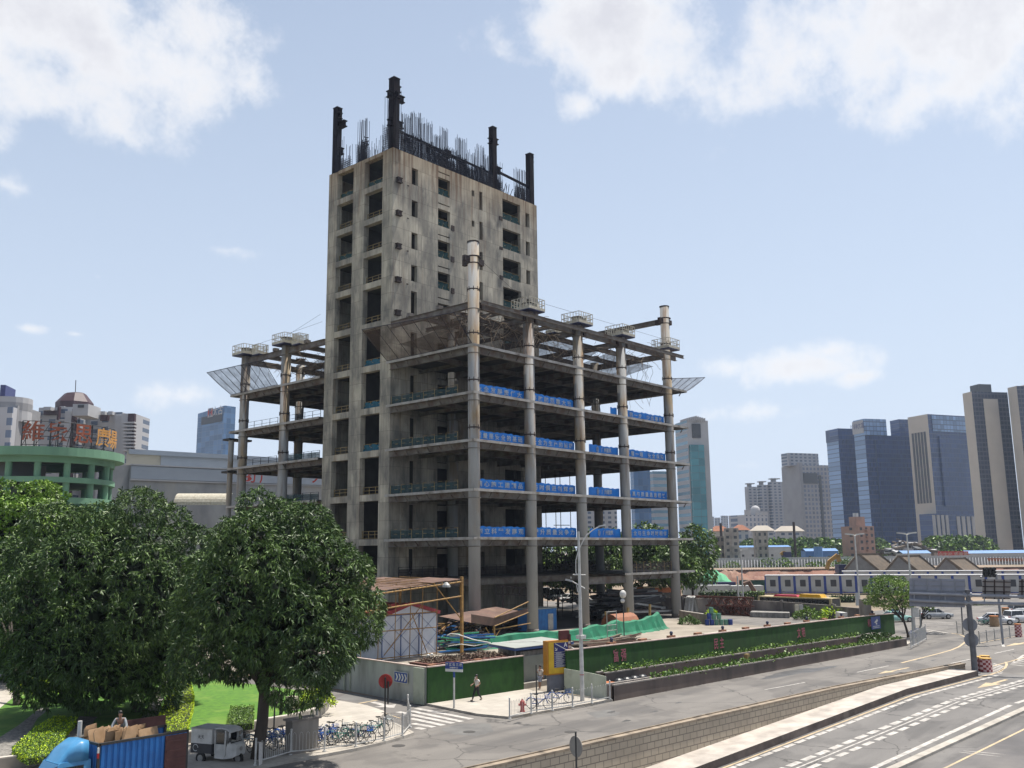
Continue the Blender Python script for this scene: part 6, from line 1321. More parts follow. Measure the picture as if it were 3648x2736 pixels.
for o in (0, 1.1):
    for i in range(4): m.tube([A_[i] + Vector((0, o, 0)), A_[(i + 1) % 4] + Vector((0, o, 0))], .06, 5)
    for k in range(9): t = k / 8; m.tube([A_[0].lerp(A_[1], t) + Vector((0, o, 0)), A_[3].lerp(A_[2], min(1, t + .12 * (1 if k % 2 else -1))) + Vector((0, o, 0))], .035, 4)
m.tube([A_[0], (A_[0].x, 80, 0)], .12, 6); m.build('lattice', cl)
ll = atz(*z7(1450, 1072), 0); lt = zat(z7(1437, 600), ll); yl = thing('yard_lamp', 'white globe yard lamp on a thin dark pole behind the hoarding', 'lamp', tuple(ll)); m = MB().mt('dark_metal'); m.tube([ll, (ll.x, ll.y, lt.z)], .06, 6); m.build('pole', yl); m = MB().mt('white_paint'); m.ball((ll.x, ll.y, lt.z), .38, 12, 8, (1, 1, 1.2)); m.ball((ll.x - .1, ll.y, lt.z - .7), .25, 8, 6); m.build('lamp_head', yl)
b = zat(z12(1390, 430), (63.5, YC)); cfl = thing('hanging_lamp', 'domed steel floodlight hanging from the canopy scaffold', 'lamp', tuple(b)); m = MB().mt('galv'); m.loft([[(b.x + r * math.cos(t), b.y + r * math.sin(t), b.z + z) for t in [k * math.pi / 6 for k in range(12)]] for r, z in ((.42, -.15), (.38, .05), (.2, .25), (.08, .32))]); m.build('lamp_head', cfl)
ld = MB().mt('galv'); q = atz(*z7(1283, 1040), 0)
for dx in (0, 1.9): ld.tube([(q.x + dx, q.y, 0), (q.x + dx, q.y, 3.1)], .05, 5)
for z in (.9, 1.5, 3.): ld.tube([(q.x, q.y, z), (q.x + 1.9, q.y, z)], .04, 5)
for k in range(5): ld.tube([(q.x + .3 + k * .32, q.y, .9), (q.x + .3 + k * .32, q.y, 1.5)], .03, 4)
ld.build('site_gate', label='open grey steel gate frame before the green tarpaulin', cat='gate')
pa = [zat(z12(*p), (66 + k * .0, 62)) for k, p in enumerate(((1400, 990), (1440, 972), (1520, 980), (1700, 1040), (1890, 1075)))]; m = MB().mt('white_paint'); m.tube(dense(pa, 4) if False else pa, .05, 6); m.tube([zat(z12(*p), (66, 62)) for p in ((1410, 1112), (1560, 1090), (1700, 1110), (1880, 1075))], .035, 5); m.tube([zat(z6(*p), (58, 49)) for p in ((560, 90), (700, 82), (900, 78), (1050, 85), (1130, 100), (1205, 132))], .03, 5); m.build('white_hose', label='white hoses looping over the gate hut roof', cat='hose')
# concrete block, kegs, skip and the lattice stack at the right end of the yard
kx = atz(*z9(470, 1045), 0); n_ = 0
mat('drum_blue', (.01, .05, .30), None, 3, .4); mat('drum_green', (.12, .30, .22), None, 3, .4)
for i, (dx, dz, mm) in enumerate(((0, 0, 'drum_blue'), (.62, 0, 'drum_blue'), (1.24, 0, 'drum_green'), (1.86, 0, 'drum_green'), (2.5, 0, 'drum_green'), (3.1, 0, 'drum_blue'), (.3, .8, 'drum_blue'), (.92, .8, 'drum_green'), (1.6, .8, 'drum_green'), (.6, 1.6, 'drum_green'))):
    m = MB().mt(mm); c = kx + rgt * dx + Vector((0, 0, dz)); m.cyl(c, .3, .76, 10); m.cyl(c + Vector((0, 0, .25)), .32, .04, 10); m.cyl(c + Vector((0, 0, .5)), .32, .04, 10); m.build('drum', label='one of the %s drums stacked before the last front column' % ('dark blue' if mm == 'drum_blue' else 'pale green'), cat='drum', group='%s drums stacked in the yard' % mm[5:])
m = MB().mt('grey_wall'); a, b = atz(*z9(230, 1000), 0), atz(*z9(470, 1040), 0); m.prism([a.xy, b.xy, (b + fwd * 3).xy, (a + fwd * 3).xy], .03, 1.35); m.build('concrete_box', label='stained concrete box with plants behind the drum stack', cat='box')
bush('small leafy bush by the last front column', atz(*z9(290, 1035), .03), 1.3, ['leaf_mid', 'hedge_green'], 500, .35); bush('bright green tuft on the concrete box', atz(*z9(515, 945), 1.2), .8, ['leaf_light', 'hedge_lime'], 400, .3)
bush('round green bush against the stained compound wall', atz(*z9(1450, 985), .0), 1.7, ['leaf_mid', 'leaf_light'], 700, .4, sc=(1, 1, 1.)); bush('yellow green banana-leafed bush behind the hoarding end', atz(*z9(1720, 985), .03), 1.9, ['leaf_light', 'hedge_lime'], 260, .8, .3)
for i, (zf_, lb_) in enumerate(((0., 'lower'), (1.35, 'upper'))):
    st = thing('truss_stack', 'dark red steel lattice truss, %s of two lying before the stained wall' % lb_, 'truss', (0, 0, 0)); a = atz(*z9(240, 925), 0); b = atz(*z9(905 + 30 * i, 955), 0); st.location = a; m = MB().mt('rust_red'); L = (b - a).length; d = (b - a) / L; n = 18; h = 1.25
    for o in (Vector((0, 0, 0)), fwd * 1.1):
        for z in (0, h): m.bar(a + o + Vector((0, 0, z + zf_ + .1)), b + o + Vector((0, 0, z + zf_ + .1)), .18)
        for k in range(n): p = a + o + d * (L * k / n); q = a + o + d * (L * (k + 1) / n); z0_, z1_ = (0, h) if k % 2 else (h, 0); m.bar(p + Vector((0, 0, z0_ + zf_ + .1)), q + Vector((0, 0, z1_ + zf_ + .1)), .12); m.bar(p + Vector((0, 0, zf_ + .1)), p + Vector((0, 0, h + zf_ + .1)), .08)
    m.build('lattice', st)
tarp('white sheeting on the concrete box behind the drums', [tuple(atz(*z9(270, 935), 0).xy), tuple(atz(*z9(360, 940), 0).xy)], [2.6, 3., 2.7], 2., 'white_paint', 'white_sheet')
a, b, c = atz(*z9(895, 965), 0), atz(*z9(1280, 975), 0), atz(*z9(1290, 935), 0); m = MB().mt('stain_wall'); m.prism([a.xy, b.xy, c.xy, (a + (c - b)).xy], .03, .75); m.build('concrete_plinth', label='low concrete plinth on the yard before the stained wall', cat='plinth')
tr = thing('truss_deck', 'pale timber boards on top of the red trusses', 'boards', tuple(atz(*z9(600, 850), 0))); m = MB().mt('cream_paint'); a, b = atd(*z9(480, 828), 152), atd(*z9(720, 840), 148); [m.bar(a + fwd * k * .4, b + fwd * k * .4, .3, .12) for k in range(4)]; m.build('boards', tr)
# ------------------------------------------------------------------ vehicles
mat('glass_dark', (.02, .025, .03), None, 2, .12, spec=.6); mat('car_white', (.72, .73, .74), None, 3, .25); mat('car_silver', (.42, .44, .46), None, 3, .25); mat('car_mint', (.35, .62, .55), None, 3, .3); mat('chrome', (.55, .55, .55), None, 3, .3, .8); mat('truck_blue', (.02, .17, .50), (.016, .13, .40), 1.5, .45); mat('cab_blue', (.08, .30, .55), (.06, .24, .46), 2, .35); mat('door_brown', (.14, .055, .045), (.09, .035, .03), 2, .7); mat('cardboard', (.40, .26, .15), (.30, .19, .10), 3, .9); mat('light_red', (.5, .02, .02), None, 3, .4); mat('bus_yellow', (.75, .42, .02), None, 3, .4); mat('bus_cream', (.62, .50, .26), None, 3, .5); mat('bus_red', (.55, .03, .06), None, 3, .4)
def wheels(root, pts, r, w_, rim='chrome'):
    for x, y in pts:
        m = MB().mt('black_rubber'); m.tube([(x, y - w_ / 2, r), (x, y + w_ / 2, r)], r, 18); o = m.build('wheel'); o.parent = root; m = MB().mt(rim); s = 1 if y > 0 else -1; m.tube([(x, y + s * (w_ / 2 - .02), r), (x, y + s * (w_ / 2 + .012), r)], r * .58, 12); q = m.build('rim'); q.parent = o
def car(label, loc, rz, paint, L=4.6, W=1.8, Hh=1.46, suv=False, group='cars on the junction', sign=None):
    root = thing('car', label, 'car', loc, rz, group); h = L / 2; k = 1.12 if suv else 1.
    st = [(-h, .62, .50, .72), (-h + .12, .30, .82 * k, .86), (-h * .62, .22, .95 * k, .95), (-h * .1, .2, .93 * k, 1.), (h * .42, .2, .90 * k, 1.), (h * .72, .22, .80 * k, .96), (h - .1, .28, .66 * k, .84), (h, .42, .55, .7)]
    m = MB().mt(paint); m.loft([[(x, -W / 2 * w_ * .96, z0), (x, -W / 2 * w_, (z0 + z1) / 2), (x, -W / 2 * w_ * .94, z1 - .04), (x, -W / 2 * w_ * .8, z1), (x, W / 2 * w_ * .8, z1), (x, W / 2 * w_ * .94, z1 - .04), (x, W / 2 * w_, (z0 + z1) / 2), (x, W / 2 * w_ * .96, z0)] for x, z0, z1, w_ in st]); o = m.build('body', smooth=True); o.parent = root
    b = (-h * (.92 if suv else .72), -h * (.80 if suv else .42), h * .08, h * .42); zt_ = Hh; zb_ = .9 * k
    m = MB().mt('glass_dark'); m.loft([[(x, -W * .45 * w_, zb_ - .02), (x, -W * .37 * w_, z), (x, W * .37 * w_, z), (x, W * .45 * w_, zb_ - .02)] for x, z, w_ in ((b[0], zb_, .95), (b[1], zt_ - .05, 1), (b[2], zt_ - .04, 1), (b[3], zb_ - .02, .98))]); o = m.build('windows'); o.parent = root
    m = MB().mt(paint); m.loft([[(x, -W * .36, z - .05), (x, -W * .33, z), (x, W * .33, z), (x, W * .36, z - .05)] for x, z in ((b[1] - .1, zt_ - .05), (b[1] + .2, zt_), (b[2] - .1, zt_), (b[2] + .08, zt_ - .05))])
    for s in (-1, 1):
        for x0, x1 in ((b[0] + .05, b[1]), (b[3] - .04, b[2])): m.bar((x0, s * W * .43, zb_), (x1, s * W * .365, zt_ - .05), .07)
        m.bar((-h * .08, s * W * .445, zb_), (-h * .08, s * W * .37, zt_ - .05), .09, .05)
    o = m.build('roof'); o.parent = root
    wheels(root, [(sx * h * .6 + .02, sy * (W / 2 - .1)) for sx in (-1, 1) for sy in (-1, 1)], .34 * k, .22)
    for s in (-1, 1):
        m = MB().mt('white_sign'); m.obox((h - .13, s * W * .33, .58 * k), (.18, .34, .14)); o = m.build('headlight'); o.parent = root; m = MB().mt('light_red'); m.obox((-h + .05, s * W * .33, .66 * k), (.1, .34, .14)); o = m.build('tail_light'); o.parent = root; m = MB().mt(paint); m.obox((h * .25, s * W * .53, .93 * k), (.12, .18, .12)); o = m.build('mirror'); o.parent = root
    if sign: m = MB().mt(sign); m.obox((-.2, 0, Hh), (.35, .9, .2)); o = m.build('roof_sign'); o.parent = root
    return root
def carp(label, fpx, pl, pr, paint, **kw):
    a, b = atz(*fpx(*pl)), atz(*fpx(*pr)); d = (b - a).normalized(); L = kw.pop('L', 4.6); c = a + d * L / 2 + Vector((-d.y, d.x, 0)) * .75; return car(label, tuple(c), math.atan2(d.y, d.x), paint, L=L, **kw)
carp('white saloon car crossing the junction behind the grey lane railing', zc, (1405, 862), (2060, 872), 'car_white')
carp('white sport utility car at the right edge behind the saloon', zc, (1975, 845), (2700, 820), 'car_white', suv=True, Hh=1.62)
carp('second white car at the right edge, farther back', zc, (2010, 700), (2700, 690), 'car_white', suv=True, Hh=1.65)
carp('silver car half hidden behind the small street tree', zc, (420, 772), (955, 765), 'car_silver')
carp('mint and white taxi with a blue roof sign left of the street tree', zc, (-250, 830), (350, 815), 'car_mint', sign='bike_blue')
def c1f(x, y): return (2850 + x * .18083, 2000 + y * .18083)
q = atd(*c1f(1040, 900), 139); car('white car of which only the roof shows over the stained wall', (q.x, q.y, 0), R(-35), 'car_white', Hh=1.5)
for i, (px, py, D, kw) in enumerate(((700, 560, 175, dict(suv=True, Hh=2.0, L=5.2)), (800, 575, 168, dict(suv=True, Hh=2.1, L=5.)), (930, 590, 165, dict()), (1010, 600, 163, dict()), (1250, 600, 166, dict()), (1380, 615, 160, dict()))):
    q = atd(*z7(px, py), D); car('parked white vehicle seen under the deck, ' + ['leftmost, beside the core wall', 'tall van second from the left', 'third from the left, windscreen up', 'behind the third front column', 'behind the dark inner column', 'beside the yard lamp'][i], (q.x, q.y, max(0, q.z - 1.5)), R(-30 + i * 7), 'car_white' if i % 2 == 0 else 'car_silver', group='vehicles parked beyond the podium', **kw)
# bus
def bus(label, a, b, roof, paint='bus_cream', pods=True, h=3.05):
    d = (b - a); d.z = 0; L = d.length; d.normalize(); root = thing('bus', label, 'bus', (a.x, a.y, 0), math.atan2(d.y, d.x)); m = MB().mt(paint)
    m.loft([[(x, 0, z0), (x, 0, h - .25), (x, .25, h), (x, 2.25, h), (x, 2.5, h - .25), (x, 2.5, z0)] for x, z0 in ((0, .35), (.15, .3), (L - .15, .3), (L, .35))]); o = m.build('body'); o.parent = root
    m = MB().mt('glass_dark'); m.box(.4, L - .4, -.02, .01, 1.1, 2.5); m.box(-.02, .01, .2, 2.3, 1.2, 2.6); m.box(L - .01, L + .02, .2, 2.3, 1.2, 2.6); o = m.build('windows'); o.parent = root
    m = MB().mt('bus_cream'); m.box(0.02, L - .02, .05, 2.45, h - .22, h + .03); o = m.build('roof'); o.parent = root
    if pods:
        for (x0, x1, mm, z) in ((L * .2, L * .54, 'bus_red', .3), (L * .55, L * .85, 'bus_yellow', .5)): m = MB().mt(mm); m.loft([[(x, .4, h + .03), (x, .5, h + zz), (x, 2., h + zz), (x, 2.1, h + .03)] for x, zz in ((x0, .05), (x0 + .3, z), (x1 - .3, z), (x1, .05))]); o = m.build('roof_pod'); o.parent = root
    wheels(root, [(L * .2, .1), (L * .78, .1), (L * .2, 2.4), (L * .78, 2.4)], .48, .28)
bus('yellow bus with red and yellow roof pods behind the stained wall', atz(*z9(965, 760), 2.6), atz(*z9(1690, 785), 2.6), None, h=2.65)
q = atd(*z7(1640, 560), 168); bus('orange and cream bus seen through the right bays of the podium', Vector((q.x, q.y, 0)), Vector((q.x, q.y, 0)) + Vector((9, -2, 0)), None, 'orange_cloth', False, max(2.8, q.z + .5))
# blue light truck with cardboard
tx0, tx1, ty0, ty1, tz0, tz1 = 18.6, 22.5, 39.28, 41.2, .75, 2.5
tk = thing('truck', 'small blue cargo truck with a corrugated box full of flattened cardboard', 'truck', (20.5, 40.2, 0)); m = MB().mt('truck_blue')
def corr(m, axis, c, u0, u1, z0, z1, out, p=.26):
    u = u0
    while u < u1 - .01:
        e = min(u + p, u1); q = [(u, 0), (u + (e - u) * .3, 0), (u + (e - u) * .42, out), (u + (e - u) * .85, out), (e, 0)]
        for (a, da_), (b, db_) in zip(q[:-1], q[1:]):
            P_ = (lambda uu, dd, zz: (c + dd, uu, zz)) if axis == 'x' else (lambda uu, dd, zz: (uu, c + dd, zz)); m.quad(P_(a, da_, z0), P_(b, db_, z0), P_(b, db_, z1), P_(a, da_, z1))
        u = e
corr(m, 'y', ty0, tx0, tx1, tz0, tz1 - .08, -.045); corr(m, 'y', ty1, tx0, tx1, tz0, tz1 - .08, .045); corr(m, 'x', tx0, ty0, ty1, tz0, tz1 - .08, -.045); m.quad((tx0, ty0, tz0), (tx1, ty0, tz0), (tx1, ty1, tz0), (tx0, ty1, tz0))
m.build('box_wall', tk); m = MB().mt('dark_metal')
for a, b in (((tx0, ty0), (tx1, ty0)), ((tx0, ty1), (tx1, ty1)), ((tx0, ty0), (tx0, ty1))): m.bar((*a, tz1 - .04), (*b, tz1 - .04), .1, .1); m.bar((*a, tz0), (*b, tz0), .1, .14)
for x, y in ((tx0, ty0), (tx1, ty0), (tx0, ty1), (tx1, ty1)): m.bar((x, y, tz0), (x, y, tz1), .1)
m.box(tx0, tx1, ty0 + .4, ty1 - .4, .5, .72); m.build('box_frame', tk)
m = MB().mt('door_brown'); m.box(21.45, 22.42, ty0 - .11, ty0 - .06, tz0, tz1 - .12); [m.box(21.5, 22.36, ty0 - .15, ty0 - .11, z, z + .09) for z in (1.0, 1.35, 1.7, 2.1)]; m.build('rear_door', tk); m = MB().mt('door_brown'); m.box(20.6, tx1, ty1 - .02, ty1 + .03, tz1, tz1 + .42); m.build('side_board', tk)
m = MB().mt('light_red'); m.box(18.5, 18.57, ty0 - .13, ty0 - .07, 1.95, 2.15); m.mt('white_sign'); m.box(18.5, 18.57, ty0 - .13, ty0 - .07, 2.15, 2.36); m.build('marker', tk)
cy0, cy1 = 39.4, 41.1; m = MB().mt('cab_blue'); m.loft([[(x, cy0, .45), (x + o, cy0 + .06, 1.25), (x + o2, cy0 + .12, z), (x + o2, cy1 - .12, z), (x + o, cy1 - .06, 1.25), (x, cy1, .45)] for x, o, o2, z in ((16.75, .02, .38, 1.86), (17.1, 0, .12, 1.93), (18.3, 0, 0, 1.93), (18.42, 0, 0, 1.9))]); m.build('cab', tk)
m = MB().mt('cab_blue'); m.loft([[(x, cy0 + i, 1.9), (x + .02, cy0 + i + .08, z - .08), (x + .06, cy0 + i + .25, z), (x + .06, cy1 - i - .25, z), (x + .02, cy1 - i - .08, z - .08), (x, cy1 - i, 1.9)] for x, z, i in ((17.15, 1.96, .2), (17.5, 2.4, .12), (17.95, 2.66, .08), (18.3, 2.62, .08))]); m.build('wind_fairing', tk, smooth=True)
m = MB().mt('glass_dark'); m.add([(16.76, cy0 + .14, 1.22), (17.12, cy0 + .2, 1.84), (17.12, cy1 - .2, 1.84), (16.76, cy1 - .14, 1.22)], [(0, 1, 2, 3)]); m.box(17.3, 18.1, cy0 + .03, cy0 + .1, 1.2, 1.75); m.build('window', tk)
m = MB().mt('dark_metal'); m.obox((17.0, cy0 - .16, 1.3), (.06, .14, .34)); m.build('mirror', tk)
wr = thing('x', 'x', 'x'); bpy.data.objects.remove(wr)
for x, y in ((17.5, cy0 + .1), (17.5, cy1 - .1), (21.2, cy0 + .1), (21.2, cy1 - .1)): m = MB().mt('black_rubber'); m.tube([(x, y - .12, .38), (x, y + .12, .38)], .38, 16); m.build('wheel', tk)
g = random.Random(9)
for i, (x, y, w_, h_, rz_, tl) in enumerate([(18.9, 40.9, .5, .35, .1, 0), (18.9, 40.9, .48, .3, .2, 0), (19.0, 40.2, .5, .8, .5, .3), (19.35, 39.85, .6, .9, .3, -.3), (19.6, 39.75, .25, .7, .1, .1), (19.9, 40.2, .9, .75, .05, .35), (20.1, 39.7, .7, .7, .3, .2), (20.5, 40.1, .8, .6, .2, -.3), (20.95, 39.75, .9, .55, .15, .4), (19.4, 40.6, 1.3, .85, .1, .4), (19.75, 39.6, .2, .8, .6, -.2), (19.2, 40.0, .3, .9, 1.2, .2)]):
    m = MB().mt('cardboard'); z = 2.42 if i != 1 else 2.72
    for k in range(4 if w_ < .9 else 2): m.bar((x - w_ / 2 * math.cos(rz_) + k * .05, y - w_ / 2 * math.sin(rz_) + k * .04, z + .03 * k), (x + w_ / 2 * math.cos(rz_) + k * .05, y + w_ / 2 * math.sin(rz_) + k * .04, z + .05 * k), .035, h_, (tl * .5, tl, 1))
    m.build('cardboard_bundle', label='one of the flattened brown cardboard bundles loaded on the blue truck', cat='cardboard', group='cardboard bundles on the truck')
m = MB().mt('litter'); m.box(tx0 + .1, tx1 - .1, ty0 + .1, ty1 - .1, tz0, 1.9); m.build('cardboard_load', label='packed brown load filling the bottom of the truck box', cat='cardboard')
m = MB().mt('white_paint'); m.cyl((18.7, 41.35, 0), .09, 3.15, 10); m.build('white_post', label='white round post behind the front corner of the truck box', cat='post')
bend = dict(knl=(-.1, -.12, .48), anl=(-.1, -.02, .08), knr=(.1, -.14, .48), anr=(.1, -.02, .08), ell=(-.30, -.42, 1.08), hal=(-.24, -.62, .86), elr=(.30, -.42, 1.06), har=(.22, -.62, .84), lean=.22, long=True)
person('person in grey long sleeved shirt bending over the cardboard on the truck', (20.2, 40.75, 1.76), R(-35), 'shirt_grey', 'trouser_black', bend)
# three wheeled cargo vehicle
tdir = Vector((.34, -.94, 0)).normalized(); tko = Vector((26.45, 42.95, 0)); tg = thing('cargo_tricycle', 'white and grey three wheeled cargo vehicle parked in the shade of the mango tree', 'tricycle', tuple(tko), math.atan2(tdir.y, tdir.x))
def ad(n, m, par=tg, sm=False): o = m.build(n, smooth=sm); o.parent = par; return o
mat('tri_dark', (.05, .05, .055), None, 3, .6)
m = MB().mt('white_paint'); m.box(-1.35, -.1, -.6, .6, .95, 1.62); m.mt('tri_dark'); m.box(-1.352, -.098, -.602, .602, .5, .95); ad('cargo_box', m); m = MB().mt('galv'); m.box(-1.4, -.05, -.63, .63, 1.62, 1.66); ad('box_roof', m)
m = MB().mt('white_paint'); m.loft([[(x, -w_, z0), (x, -w_ * .95, z1), (x, w_ * .95, z1), (x, w_, z0)] for x, z0, z1, w_ in ((.0, .3, .55, .5), (.5, .28, .5, .48), (.72, .3, 1.0, .46), (1.0, .35, 1.02, .42), (1.18, .45, .95, .34))]); m.loft([[(x, -.5, z), (x, -.44, z + .06), (x, .44, z + .06), (x, .5, z)] for x, z in ((-.05, 1.62), (.4, 1.66), (.75, 1.6), (.9, 1.5))])
for s in (-1, 1): m.bar((.88, s * .44, 1.0), (.85, s * .46, 1.52), .06); m.bar((.02, s * .47, .5), (.0, s * .47, 1.6), .06); m.box(.05, .6, s * .47 - .02, s * .47 + .02, .4, .95); m.bar((.6, s * .47, .45), (.62, s * .46, 1.6), .07)
ad('cab', m); m = MB().mt('glass_dark'); [m.box(.1, .55, s * .47 - .012, s * .47 + .012, 1.0, 1.5) for s in (-1, 1)]; m.quad((.9, -.4, 1.04), (.9, .4, 1.04), (.86, .4, 1.48), (.86, -.4, 1.48)) if False else None; ad('side_window', m)
m = MB().mt('dark_metal'); m.tube([(.9, -.42, 1.03), (.9, .42, 1.03), (.87, .43, 1.5), (.87, -.43, 1.5), (.9, -.42, 1.03)], .022, 5); ad('windscreen_frame', m)
m = MB().mt('chrome'); m.tube([(1.17, 0, .74), (1.22, 0, .74)], .1, 12); ad('headlight', m); m = MB().mt('black_rubber'); m.box(.25, .6, -.35, .35, .5, .75); ad('seat', m); m = MB().mt('dark_metal'); [m.obox((.95, s * .55, 1.1), (.05, .14, .2)) for s in (-1, 1)]; ad('mirror', m)
wheels(tg, [(-.75, .55), (-.75, -.55), (1.05, .0)], .27, .1)
o = text_mesh('lettering', '天天', .2, .003, 'white_sign'); o.parent = tg; o.rotation_euler = (R(90), 0, 0); o.location = (-.75, -.607, 1.25); o.data.materials[0] = MATS['tri_dark']; m = MB().mt('white_sign'); m.tube([(-1.05 + .15 * math.cos(t), -.61, .74 + .15 * math.sin(t)) for t in [k * math.pi / 7 for k in range(13)]], .015, 4, False); o = m.build('ring_emblem'); o.parent = tg
o = text_mesh('lettering', '大', .16, .003, 'tri_dark'); o.parent = tg; o.rotation_euler = (R(90), 0, R(90)); o.location = (1.165, .2, .9)
m = MB().mt('shirt_white'); q = atz(*zt_(1370, 1190), 0.02) if False else atz(680 + 1370 * .18083, 2520 + 1190 * .18083, .0); m.bar(q + Vector((0, 0, .05)), q + Vector((.15, .25, 1.1)), .55, .06, (1, -1, 0)); m.build('white_board', label='white board leaning on the railing below the mango trunk', cat='board')
# junction furniture: gantry, crash barrels, lane barriers
gb = Vector((82.77, 24.37, 0)); mat('gantry_grey', (.30, .31, .34), (.22, .23, .26), 1.5, .5, .2); mat('post_dark', (.15, .15, .16), (.10, .10, .11), 2, .6)
ga = thing('sign_gantry', 'tall grey gantry post with twin tube arms carrying signs seen from behind', 'gantry', tuple(gb)); m = MB().mt('post_dark'); m.tube([gb, gb + Vector((0, 0, 6.5))], [.24, .19], 16); m.cyl((gb.x, gb.y, 6.48), .23, .05, 16); m.cyl(gb, .4, .06, 12); [m.cyl((gb.x, gb.y, z), .235 , .06, 14) for z in (2.0, 2.7, 3.4, 4.1)]; m.build('post', ga)
GL = lambda px, py: zat(z10(px, py), (gb.x + 1.4 * 0, gb.y)); ad_ = Vector((.28, -.96, 0))
def on_arm(px, py):
    r_ = ray(*z10(px, py)); n_ = Vector((ad_.y, -ad_.x, 0)); t = gb.dot(n_) / r_.dot(n_); p = r_ * t; p.z += H; return p
m = MB().mt('gantry_grey')
for (l, r__) in (((800, 728), (1355, 745)), ((800, 795), (1360, 822)), ((1410, 748), (2000, 765)), ((1420, 822), (2000, 838))): m.tube([on_arm(*l), on_arm(*r__)], .13, 10)
for px in (850, 1000, 1155, 1540, 1720): m.tube([on_arm(px, 740), on_arm(px, 815)], .05, 6)
m.tube([gb + Vector((0, 0, 5.5)) - ad_ * .3, gb + Vector((0, 0, 5.5)) + ad_ * .3], .22, 8); m.tube([gb + Vector((0, 0, 6.12)) - ad_ * .3, gb + Vector((0, 0, 6.12)) + ad_ * .3], .2, 8); m.build('arm', ga)
def sign_back(label, tl, br, panel, bars, nx, ny, dy=.5):
    A, B, C_, D = on_arm(tl[0], tl[1]), on_arm(br[0], tl[1] + (br[0] - tl[0]) * .02), on_arm(br[0], br[1]), on_arm(tl[0], br[1] - (br[0] - tl[0]) * .02); nn = Vector((.96, .28, 0)); root = thing('road_sign', label, 'sign', tuple(D)); m = MB().mt(panel); o = nn * .3; m.add([A + o, B + o, C_ + o, D + o, A + o + nn * .04, B + o + nn * .04, C_ + o + nn * .04, D + o + nn * .04], ((0, 1, 2, 3), (7, 6, 5, 4), (0, 4, 5, 1), (3, 2, 6, 7), (0, 3, 7, 4), (1, 5, 6, 2))); m.build('panel', root)
    m = MB().mt(bars); q = nn * .26
    for i in range(ny): t = (i + .5) / ny; m.bar(A.lerp(D, t) + q, B.lerp(C_, t) + q, .06, .07)
    for i in range(nx): t = (i + .3) / nx; m.bar(A.lerp(B, t) + q, D.lerp(C_, t) + q, .08, .08)
    m.build('backing_frame', root)
mat('sign_back', (.30, .31, .36), (.25, .26, .31), 1, .6); mat('sign_back_brown', (.30, .27, .25), None, 1, .6)
sign_back('wide pale sign seen from behind on the left gantry arm', (800, 580), (1348, 870), 'sign_back', 'gantry_grey', 4, 6)
sign_back('framed brown sign seen from behind right of the gantry post', (1520, 590), (1800, 790), 'sign_back_brown', 'rust_dark', 3, 4)
sign_back('framed sign cut off by the right edge', (1880, 590), (2100, 790), 'sign_back_brown', 'rust_dark', 2, 4)
for z, lb_ in ((3.75, 'upper'), (2.55, 'lower')):
    r_ = thing('road_sign', '%s of two round signs seen edge-on low on the gantry post' % lb_, 'sign', (gb.x, gb.y, z)); m = MB().mt('gantry_grey'); c = gb + rgt * .08 + Vector((0, 0, z)); disc(m, c + fwd * .3, .55, fwd * .8 + rgt * .4, .04, 24); m.build('sign_disc', r_)
tl_ = thing('traffic_light', 'cluster of black traffic light heads above the junction at right', 'traffic light', tuple(atd(*z10(1580, 560), 100)))
for k in range(3): m = MB().mt('black_rubber'); p = atd(*z10(1545 + k * 38, 475), 100); q = atd(*z10(1545 + k * 38, 565), 100); m.bar(q, p, .36, .3, fwd); [m.tube([p.lerp(q, t) - fwd * .4, p.lerp(q, t)], .19, 8) for t in (.15, .5, .85)]; m.build('light_head', tl_)
m = MB().mt('gantry_grey'); p = atd(*z10(1655, 540), 100); m.tube([p, (p.x, p.y, 0)], .12, 8); m.tube([atd(*z10(1500, 568), 100), p], .1, 6); m.build('post', tl_)
def checker():
    m, N = newmat('checker', .6); p = coords(N); v = N.n('ShaderNodeTexChecker', inp={'Scale': 5.5}); v.inputs['Color1'].default_value = (.20, .015, .015, 1); v.inputs['Color2'].default_value = (.60, .40, .38, 1); sx = N.n('ShaderNodeSeparateXYZ'); N.l(p, sx.inputs[0]); dt = N.n('ShaderNodeVectorMath', operation='DOT_PRODUCT'); N.l(p, dt.inputs[0]); dt.inputs[1].default_value = rgt; cb_ = N.n('ShaderNodeCombineXYZ'); N.l(dt.outputs['Value'], cb_.inputs[0]); N.l(sx.outputs[2], cb_.inputs[2]); N.l(cb_.outputs[0], v.inputs['Vector']); N.l(v.outputs[0], N.b.inputs['Base Color'])
checker(); mat('barrel_top', (.70, .42, .08), None, 3, .5); mat('barrier_orange', (.62, .20, .02), None, 3, .5)
def barrel(label, p, r, h, base='checker', top='barrel_top', nm='crash_barrel'):
    root = thing(nm, label, 'barrier', tuple(p)); m = MB().mt(base); m.cyl(p, r * 1.03, h, 20, r * .95); m.build('drum', root); m = MB().mt(top); m.cyl(Vector(p) + Vector((0, 0, h)), r, .07, 20); m.build('lid', root)
barrel('front red and white checked crash barrel beside the gantry post', atz(*z10(1560, 1500)), .46, 1.0); barrel('checked crash barrel behind on the right', atz(*z10(1595, 1490)) + fwd * .7, .4, 1.05); barrel('checked crash barrel half hidden by the gantry post', atz(*z10(1490, 1495)) + fwd * .4, .4, 1.05)
barrel('orange topped checked barrier at the end of the lane railing', atz(*z10(1880, 1158)), .36, 1.35, 'checker', 'barrier_orange', 'lane_barrier'); barrel('orange topped pale barrier in front of the white saloon', atz(*z10(1642, 1056)), .55, 1.25, 'cardboard', 'barrier_orange', 'lane_barrier'); barrel('orange topped barrier between the white cars', atz(*zc(1900, 740)), .5, 1.3, 'cardboard', 'barrier_orange', 'lane_barrier')
